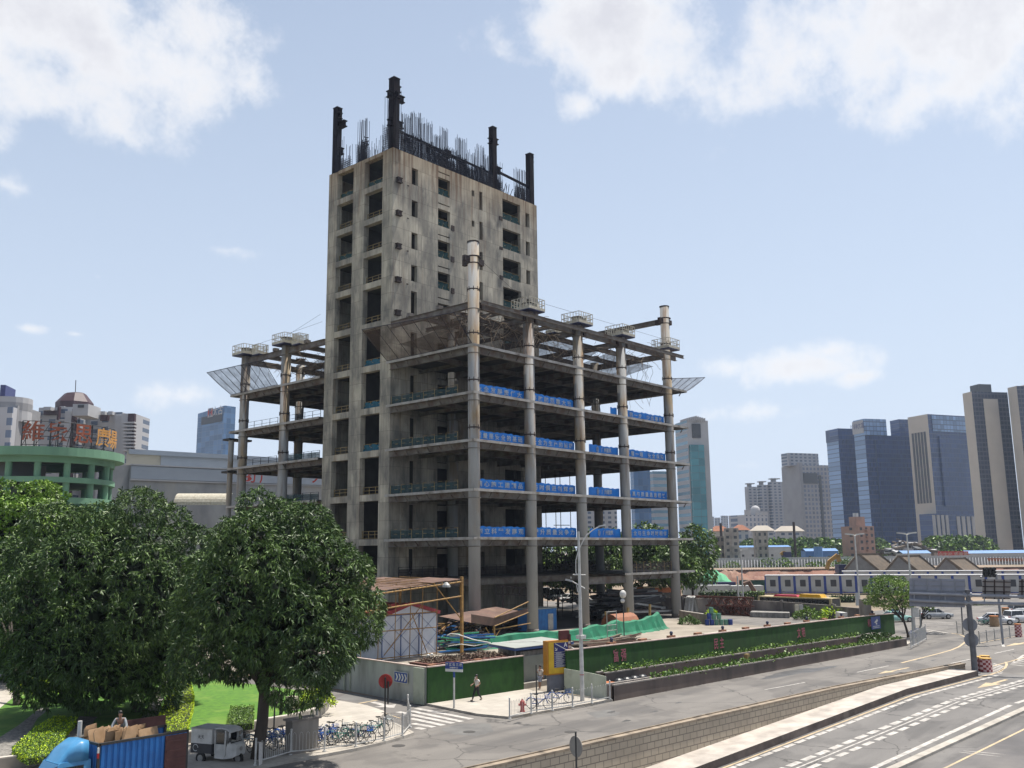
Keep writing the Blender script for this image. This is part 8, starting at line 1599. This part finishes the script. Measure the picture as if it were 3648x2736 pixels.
for k in range(1, 17): dup(proto, tuple(A + d * W_ * k), math.atan2(d.y, d.x), 'white site cabin with blue corner posts, number %s from the left of the front row' % ['', 'two', 'three', 'four', 'five', 'six', 'seven', 'eight', 'nine', 'ten', 'eleven', 'twelve', 'thirteen', 'fourteen', 'fifteen', 'sixteen', 'seventeen'][k])
A2 = A + fwd * 19 + rgt * 24; 
for k in range(13): dup(proto, (A2.x + d.x * W_ * k, A2.y + d.y * W_ * k, .45), math.atan2(d.y, d.x), 'white cabin of the rear row, only its roof edge showing over the front row', 'rear row of site cabins')
# street hedge, compound wall, lamps
for i, (f_, xa, xb, yt, D, lb_) in enumerate(((z9, 395, 800, 712, 186, 'dark clipped hedge behind the white lamp posts'), (z9, 830, 1040, 712, 186, 'bright green hedge part left of the yellow bus'), (c1f, 640, 1100, 690, 178, 'dark hedge right of the yellow bus'), (zc, 480, 2400, 545, 165, 'long dark hedge along the far side of the junction'))):
    A, B = atd(*f_(xa, yt), D), atd(*f_(xb, yt), D); hgt_ = A.z; n = int((B - A).length * 90); t = rng.uniform(0, 1, n); P_ = np.array([[A.x, A.y, 0]]) + np.outer(t, [B.x - A.x, B.y - A.y, 0]) + np.outer(rng.uniform(0, 2, n), [fwd.x, fwd.y, 0]); P_[:, 2] = rng.uniform(.2, 1, n) ** .6 * hgt_ * (1 + .07 * np.sin(t * 60)); root = thing('hedge', lb_, 'hedge', (A.x, A.y, 0)); leaf_mesh('foliage', P_, rng.normal(0, .5, (n, 3)) - np.array([fwd.x, fwd.y, -.3]), .42, .55, 'leaf_dark', root, ['leaf_dark', 'leaf_mid', 'leaf_dark'] if i != 1 else ['leaf_light', 'leaf_mid'], .1, .6); m = MB().mt('leaf_inner'); o = fwd * .5; m.prism([(A + o).xy, (B + o).xy, (B + o * 4).xy, (A + o * 4).xy], 0, hgt_ * .9); m.build('stem', root)
mat('old_wall', (.25, .22, .20), (.12, .105, .10), .45, .9, dirt=(.34, .30, .27), dscale=.5, stretch=(1, 1, .5)); ow = thing('compound_wall', 'black stained concrete compound wall behind the yard', 'wall', tuple(atz(*z9(900, 960)))); m = MB().mt('old_wall'); c = MB().mt('planter_top'); pp = [atz(*f_(*p), h__) for h__, (f_, p) in zip((2.5, 2.45, 2.3, 2.1, 1.85, 1.8, 1.8), ((z9, (-500, 760)), (z9, (220, 775)), (z9, (730, 790)), (z9, (1200, 815)), (z9, (1700, 850)), (z10, (60, 858)), (z10, (345, 880))))]
for a, b in zip(pp[:-1], pp[1:]): o = fwd * .2; m.add([(*a.xy, 0), (*b.xy, 0), (*(b + o).xy, 0), (*(a + o).xy, 0), a, b, b + o, a + o], ((0, 1, 5, 4), (2, 3, 7, 6), (1, 2, 6, 5), (3, 0, 4, 7))); c.bar((a + o / 2), (b + o / 2), .3, .1); L = (b - a).length; k = 0
m.build('wall_body', ow); c.build('coping', ow)
for a, b in zip(pp[:-1], pp[1:]):
    n = max(1, int((b - a).length / 6))
    for i in range(n): p = a.lerp(b, i / n); mm = MB().mt('old_wall'); mm.obox((p.x - fwd.x * .12, p.y - fwd.y * .12, 0), (.35, .35, p.z + .3), 0); mm.build('pier', ow)
boxpx('wall_pillar', 'grey banded pillar at the end of the stained wall', z10, 345, 790, 420, 940, 118, 'grey_wall', 1.5, 'pillar', 0); boxpx('kiosk', 'small white kiosk before the stained wall end', z10, 128, 920, 190, 1000, 112, 'white_paint', 2, 'kiosk', 0); boxpx('notice_board', 'pale notice board before the hedge', z10, 268, 725, 305, 850, 150, 'cabin_white', .2, 'board'); boxpx('bus_stop_board', 'white bus stop board beside the street tree', z10, 820, 870, 890, 965, 108, 'white_paint', .15, 'board')
boxpx('meter_box', 'cream meter box on the stained wall', z9, 1335, 842, 1372, 900, 136, 'cream_paint', .4); boxpx('meter_box', 'grey meter box right of the cream one', z9, 1375, 842, 1412, 890, 136, 'galv', .4)
def lamp2(label, base, tip, D, double=False, mname='white_paint', z0=0.):
    t_ = atd(*tip, D); b = Vector((t_.x, t_.y, z0)); root = thing('street_lamp', label, 'street lamp', tuple(b)); m = MB().mt(mname); m.tube([b, (t_.x, t_.y, t_.z)], [.14, .09], 8); m.build('pole', root); m = MB().mt(mname)
    for s in ((1, -1) if double else (1,)): q = t_ + rgt * (.5 * s) + Vector((0, 0, .12)); m.tube([t_, q], .06, 5); m.bar(q - rgt * .3 * s, q + rgt * .7 * s + Vector((0, 0, .1)), .35, .15)
    m.build('lamp_head', root)
lamp2('white double headed lamp post behind the street tree', 0, z10(775, 150), 118, True); lamp2('lamp post with square floodlights right of the pink block', 0, z10(262, 160), 122, True); lamp2('white single lamp beyond the stained wall and mound', 0, z9(797, 305), 158); 
for i, (px, py, D) in enumerate(((765, 560, 150), (1600, 1000, 0))): 
    if D: p = atd(*z9(px, py), D); m = MB().mt('white_paint'); m.tube([(p.x, p.y, 0), p], .14, 8); m.build('white_post', label='short white post beside the single lamp beyond the wall', cat='post')
b = atz(*zc(1140, 1030)); t_ = zat(zc(1100, 380), b); m = MB().mt('post_dark'); m.tube([b, t_], .08, 6); m.build('post', label='thin grey post before the far hedge by the junction', cat='post')
for i, (px, py, ty) in enumerate(((262, 1240, 560), (400, 1010, 600))): b = atz(*zc(px, py), .13); t_ = zat(zc(px - 20, ty), b); m = MB().mt('galv'); m.tube([b, t_], .09, 7); m.build('post', label=['pale post beside the street tree trunk', 'thin post beside the second street tree'][i], cat='post')
wa = thing('bottle_banner', 'red and white banner flags glimpsed through the core wall opening', 'banner', (100, 112, 8)); m = MB().mt('red_sign'); m.box(99, 106, 112, 112.1, 7.5, 11); m.build('cloth', wa)
# ------------------------------------------------------------------ left background
def L_(x, y): return (x * .4069, 1350 + y * .4069)
gridmat('fac_haze', (.32, .40, .50), (.20, .27, .38), 3.6, 3.4, .6, .7)
r_, C, dr, dl, lr, ll2, zt_ = tower('glass_tower', 'blue glass tower with a slanted top and a small flag emblem', L_(1967, 0)[0], L_(0, 262)[1], 700, L_(1735, 0)[0], L_(2064, 0)[0], ('fac_blue_glass', 'fac_blue_glass'), 48)
A = C + dl * ll2; B = C + dr * lr; E_ = A + dr * lr; m = MB().mt('fac_blue_glass'); h = 2.6; m.add([(*A.xy, zt_), (*C.xy, zt_), (*B.xy, zt_), (*E_.xy, zt_), (*C.xy, zt_ + h), (*B.xy, zt_ + 2.5), (*A.xy, zt_ + .4), (*E_.xy, zt_)], ((0, 1, 4, 6), (1, 2, 5, 4), (4, 5, 7, 6))); m.build('slanted_crown', r_)
dd = (C - A).normalized(); P_ = lambda u, y: A.lerp(C, u) + Vector((0, 0, atd(*L_(1850, y), 720).z)); m = MB().mt('far_white'); nn = Vector((dd.y, -dd.x, 0)); nn = nn if nn.dot(-C) > 0 else -nn
q = P_(.50, 307) + nn * .5; m.bar(q - dd * 3.6, q + dd * 3.6, .3, 7); m.mt('red_sign'); q2 = q + nn * .3; m.add([q2 + dd * s * 3.4 + Vector((0, 0, z)) for s, z in ((-1, 3), (-1, -3))] + [q2] + [q2 + dd * s * 3.4 + Vector((0, 0, z)) for s, z in ((1, 3), (1, -3))], ((0, 1, 2), (3, 4, 2))); m.mt('deep_blue'); m.bar(q2 + nn * .2 - Vector((0, 0, 3)), q2 + nn * .2 + Vector((0, 0, 3)), 1.2, .1); m.build('emblem', r_)
put_text('太古', P_(.80, 312), dd, 7.5, 'far_white', r_, 1.2, .1); m = MB().mt('far_slot'); m.bar(P_(.16, 367) + nn * .3, P_(.93, 367) + nn * .3, .2, 6.); m.build('louvre_band', r_)
# apartment complex with maroon trim
ap = thing('apartment_complex', 'white apartment complex with maroon bands and an octagonal maroon roof tower', 'building', tuple(atd(200, 1700, 330))); DA = 330
def apb(name, xa, xb, yt, yb, mn, D=DA, dp=14, z0=None): A, B = atd(*zz(xa, yt), D), atd(*zz(xb, yt), D); z0_ = 0 if yb is None else atd(*zz(xa, yb), D).z; m = MB().mt(mn); m.prism([A.xy, B.xy, (B + fwd * dp).xy, (A + fwd * dp).xy], z0_, A.z); return m.build(name, ap)
apb('wall', 165, 470, 578, None, 'fac_apart', DA + 6); apb('wall', 460, 690, 505, None, 'fac_apart', DA + 2); apb('wall', 690, 860, 498, None, 'fac_apart', DA - 2); apb('wall', 855, 955, 560, None, 'fac_apart', DA + 3); apb('wall', 950, 1190, 598, None, 'fac_apart', DA + 8); apb('wall', 1188, 1440, 560, None, 'fac_apart', DA + 1); apb('wall', 1435, 1592, 575, None, 'fac_balc' if False else 'fac_apart', DA - 3); apb('white_pier', 770, 850, 545, None, 'far_white', DA - 3.5, 2); apb('white_pier', 1360, 1440, 600, None, 'far_white', DA - 1, 2)
for a, b, t, bb in ((300, 395, 575, 615), (515, 690, 540, 588), (680, 700, 490, 650), (855, 900, 520, None), (1185, 1275, 592, 655), (1515, 1592, 575, 690), (1565, 1594, 690, None)): apb('maroon_band', a, b, t, bb, 'maroon', DA - 4.2 if a != 515 else DA + 1, 1.5)
for k in range(9): apb('balcony', 1450, 1590, 672 + k * 41, 690 + k * 41, 'far_white', DA - 5.2, 1.8)
for k in range(6): apb('balcony', 690, 770, 640 + k * 48, 660 + k * 48, 'far_white', DA - 3.6, 1.4)
m = MB().mt('maroon'); rings = []
for (xa, xb, y) in ((670, 1090, 640), (675, 1088, 452), (775, 1010, 345), (845, 990, 332)): A, B = atd(*zz(xa, y), DA + 10), atd(*zz(xb, y), DA + 10); c = (A + B) / 2; r__ = (B - A).length / 2; rings.append([(c.x + rgt.x * r__ * math.cos(t) + fwd.x * r__ * math.sin(t), c.y + rgt.y * r__ * math.cos(t) + fwd.y * r__ * math.sin(t), c.z) for t in [math.pi / 8 + k * math.pi / 4 for k in range(8)]])
m.loft(rings); m.build('octagonal_roof', ap); apb('stair_tower', 862, 1045, 462, 600, 'far_white', DA - 10, 10); apb('window', 920, 990, 470, 505, 'far_slot', DA - 10.3, .2); m = MB().mt('dark_metal'); p, q = atd(*zz(890, 335), DA + 10), atd(*zz(897, 180), DA + 10); m.tube([p, q], .15, 5); m.build('antenna', ap)
for xa, xb, y in ((515, 600, 495), (685, 760, 490), (1190, 1240, 548), (1278, 1330, 548), (310, 360, 560), (395, 440, 562)): apb('roof_fin', xa, xb, y, y + 40, 'far_white', DA - 1, 10)
gt = thing('office_building', 'white gridded office with a round rooftop drum at the left edge', 'building', tuple(atd(60, 1600, 360))); 
def gtb(name, xa, xb, yt, mn, D): A, B = atd(*zz(xa, yt), D), atd(*zz(xb, yt), D); m = MB().mt(mn); m.prism([A.xy, B.xy, (B + fwd * 15).xy, (A + fwd * 15).xy], 0, A.z); return m.build(name, gt)
gtb('wall', -100, 150, 500, 'fac_white', 300); gtb('wall', 110, 212, 480, 'far_grey', 303); c = atd(*zz(147, 405), 308); m = MB().mt('far_white'); m.cyl((c.x, c.y, c.z - 8), 6.2, 8, 18); m.mt('far_grey'); m.cyl((c.x, c.y, c.z - 4.2), 6.25, 2.4, 18); m.build('roof_drum', gt)
tower('office_building', 'banded grey tower peeking right of the apartment complex', zz(1600, 0)[0], zz(0, 828)[1], 520, zz(1578, 0)[0], zz(1700, 0)[0], ('fac_band', 'fac_band'), 16, cat='building'); p = atd(*zz(0, 235), 380); tower('sign_tower', 'sliver of a dark blue tower at the left edge', 2, p and zz(0, 235)[1], 380, -30, 5, ('deep_blue', 'deep_blue'), 10)
# round green car park building with sign letters
mat('car_green', (.19, .38, .24), (.15, .31, .195), .3, .8, dirt=(.13, .26, .17), dscale=.2, stretch=(1, 1, .3)); mat('car_green_dark', (.06, .16, .11), None, .5, .9); DG = 172.; cg = atd(*zz(540, 950), DG); RG = 13.6; GC = Vector((cg.x, cg.y, 0)); gz_ = lambda y: atd(*zz(560, y), DG - RG).z
rb = thing('round_building', 'green round building with open galleries on round columns', 'building', tuple(GC)); 
def ring(name, ro, ri, z0, z1, mn='car_green', n=56): m = MB().mt(mn); [m.prism([(GC.x + r__ * math.cos(t), GC.y + r__ * math.sin(t)) for r__, t in ((ro, 2 * math.pi * k / n), (ro, 2 * math.pi * (k + 1) / n), (ri, 2 * math.pi * (k + 1) / n), (ri, 2 * math.pi * k / n))], z0, z1) for k in range(n)]; return m.build(name, rb)
z_t, z_b = gz_(950), gz_(1052); ring('roof_ring', RG, RG - 3, z_b, z_t); ring('roof_disc', RG - 3, .3, z_b + .5, z_t - .3, 'car_green_dark'); ring('inner_ring', RG - 1.6, RG - 2.4, gz_(1125), z_b, 'car_green'); ring('gallery_ring', RG - 1.4, RG - 2.2, gz_(1365), gz_(1300)); ring('gallery_floor', RG - 2.2, .3, gz_(1365) + .1, gz_(1365) + .5, 'car_green_dark'); ring('gallery_ring', RG - 1.4, RG - 2.2, gz_(1620), gz_(1545)); ring('gallery_floor', RG - 2.2, .3, gz_(1620), gz_(1620) + .4, 'car_green_dark'); ring('base_wall', RG - 1.6, RG - 2, 0, gz_(1620), 'car_green_dark')
for k in range(15):
    t = math.atan2(-fwd.y, -fwd.x) + (k - .1) * 2 * math.pi / 15; m = MB().mt('car_green'); m.cyl((GC.x + (RG - 2.4) * math.cos(t), GC.y + (RG - 2.4) * math.sin(t), 0), .58, gz_(1125) + .05, 14); m.build('column', rb, smooth=False)
sgx = thing('roof_sign', 'rooftop sign frame carrying large brown characters and two orange ones', 'sign', tuple(GC)); mat('letter_brown', (.36, .085, .03), (.27, .06, .025), .8, .6); mat('letter_orange', (.62, .30, .07), (.5, .24, .05), .8, .6); mat('frame_black', (.02, .018, .022), None, 1, .6)
def rimp(px, rr): # point on the ring of radius rr under zz column px (front side)
    r_ = ray(*zz(px, 950)); dx = Vector((r_.x, r_.y)); a = dx.dot(dx); b = -2 * dx.dot(GC.xy); c = GC.xy.dot(GC.xy) - rr * rr; D_ = max(0, b * b - 4 * a * c); t = (-b - math.sqrt(D_)) / (2 * a); return Vector((dx.x * t, dx.y * t, 0))
m = MB().mt('frame_black'); xsn = [250, 400, 590, 680, 850, 1080, 1230, 1345]; RR = RG - 1.5
tops = [atd(*zz(560, 640), DG - RG).z] * 8; zt_ = tops[0]
for i, x in enumerate(xsn):
    p = rimp(x, RR); m.tube([(p.x, p.y, z_t), (p.x, p.y, zt_)], .11, 5); q = p + (GC - p).normalized() * 2.5; m.tube([(q.x, q.y, z_t), (p.x, p.y, zt_)], .07, 5)
    if i: p0_ = rimp(xsn[i - 1], RR); [m.tube([(p0_.x, p0_.y, z), (p.x, p.y, z)], .07, 5) for z in (zt_, zt_ - 1.6, z_t + 1.9, z_t + .4)]; m.tube([(p0_.x, p0_.y, z_t), (p.x, p.y, zt_)], .05, 4)
m.build('frame', sgx)
for ch_, x, mn, s, h_ in (('維', 385, 'letter_brown', 3.7, 0), ('家', 690, 'letter_brown', 3.7, 0), ('思', 975, 'letter_brown', 3.7, 0), ('廣', 1205, 'letter_orange', 3.5, -.2), ('場', 1318, 'letter_orange', 3.7, -.3)):
    p = rimp(x, RR + .4); d = (rimp(x + 25, RR + .4) - rimp(x - 25, RR + .4)).normalized(); o = put_text(ch_, (p.x, p.y, (z_t + zt_) / 2 + .2 + h_), d, s, mn, sgx, .1, .05); o.data.transform(Matrix.Scale(3., 4, (0, 0, 1)))
# warehouse
mat('wh_blue', (.36, .40, .45), (.32, .36, .41), .2, .6); mat('wh_cream', (.42, .40, .33), (.38, .36, .30), .2, .7); mat('wh_wall', (.36, .37, .37), (.24, .25, .26), .25, .9, dirt=(.42, .40, .36), dscale=.12, stretch=(1, 1, .5)); DW = 205
wh = thing('warehouse', 'long pale warehouse with a blue grey upper hall and a louvred side', 'building', tuple(atd(600, 1800, DW)))
def whb(name, xa, ya, xb, yb, mn, D, dp=20, z0=0.): A, B = atd(*L_(xa, ya), D * (1 + .07 * (xa - 1140) / 895)), atd(*L_(xb, yb), D * (1 + .07 * (xb - 1140) / 895)); m = MB().mt(mn); C_, E_ = B + fwd * dp, A + fwd * dp; m.add([(*A.xy, z0), (*B.xy, z0), B, A, (*C_.xy, z0), (*E_.xy, z0), (C_.x, C_.y, B.z), (E_.x, E_.y, A.z)], ((0, 1, 2, 3), (1, 4, 6, 2), (4, 5, 7, 6), (5, 0, 3, 7), (3, 2, 6, 7))); return m.build(name, wh)
whb('lower_wall', 1140, 748, 2900, 835, 'wh_wall', DW); whb('upper_hall', 1412, 630, 2900, 722, 'wh_blue', DW + 6, 30); whb('upper_hall', 1110, 620, 1411, 628, 'wh_cream', DW + 6.1, 30); whb('roof_edge', 1130, 612, 2900, 716, 'wh_blue', DW + 5.6, .4, atd(*L_(1130, 632), DW).z)
whb('cornice', 1138, 742, 2900, 830, 'far_white', DW - .3, .6, atd(*L_(1138, 756), DW).z); whb('louvre_panel', 1150, 760, 2900, 842, 'wh_blue', DW - .15, .1, atd(*L_(1150, 870), DW).z); whb('string_course', 1140, 872, 2900, 945, 'far_white', DW - .35, .6, atd(*L_(1138, 888), DW).z); whb('side_wall', 930, 775, 1140, 752, 'wh_wall', DW + .5, 30)
a, b = atd(*L_(1560, 1060), DW - 3), atd(*L_(2040, 1060), DW - 3); m = MB().mt('bus_cream'); m.mt('cream_paint'); r2 = 2.6; k8 = [math.pi * .5 * k / 6 for k in range(7)]; d = (b - a).normalized()
for i in range(12):
    for k in range(6): P2 = lambda u, t: a.lerp(b, u) + fwd * (1 - math.cos(t)) * 0 - fwd * r2 * math.cos(t) + Vector((0, 0, r2 * math.sin(t) - 1.2)); m.quad(P2(i / 12, k8[k]), P2((i + 1) / 12, k8[k]), P2((i + 1) / 12, k8[k + 1]), P2(i / 12, k8[k + 1]))
m.build('barrel_awning', wh)
for ch_, x in (('的', 2190), ('广', 2330), ('大', 2790)): q = atd(*L_(x, 865), DW - .5); put_text(ch_, (q.x, q.y, q.z), rgt, 2.8, 'red_sign', wh, .3, .06)
boxpx('louvred_hall', 'grey louvred hall at the left edge under the round building', zz, -200, 1130, 155, 1500, 166, 'wh_wall', 12, 'building', 0)
# humid air over the whole scene
m = bpy.data.materials.new('haze_air'); m.use_nodes = True; t = m.node_tree; t.nodes.clear(); pv = t.nodes.new('ShaderNodeVolumePrincipled'); ou = t.nodes.new('ShaderNodeOutputMaterial'); pv.inputs['Color'].default_value = (.70, .82, 1, 1); pv.inputs['Density'].default_value = .00011; pv.inputs['Anisotropy'].default_value = .3; t.links.new(pv.outputs[0], ou.inputs['Volume']); MATS['haze_air'] = m
hb = MB().mt('haze_air'); hb.box(-3100, 6100, -3100, 9100, -10, 170); hb.build('haze', kind='stuff')
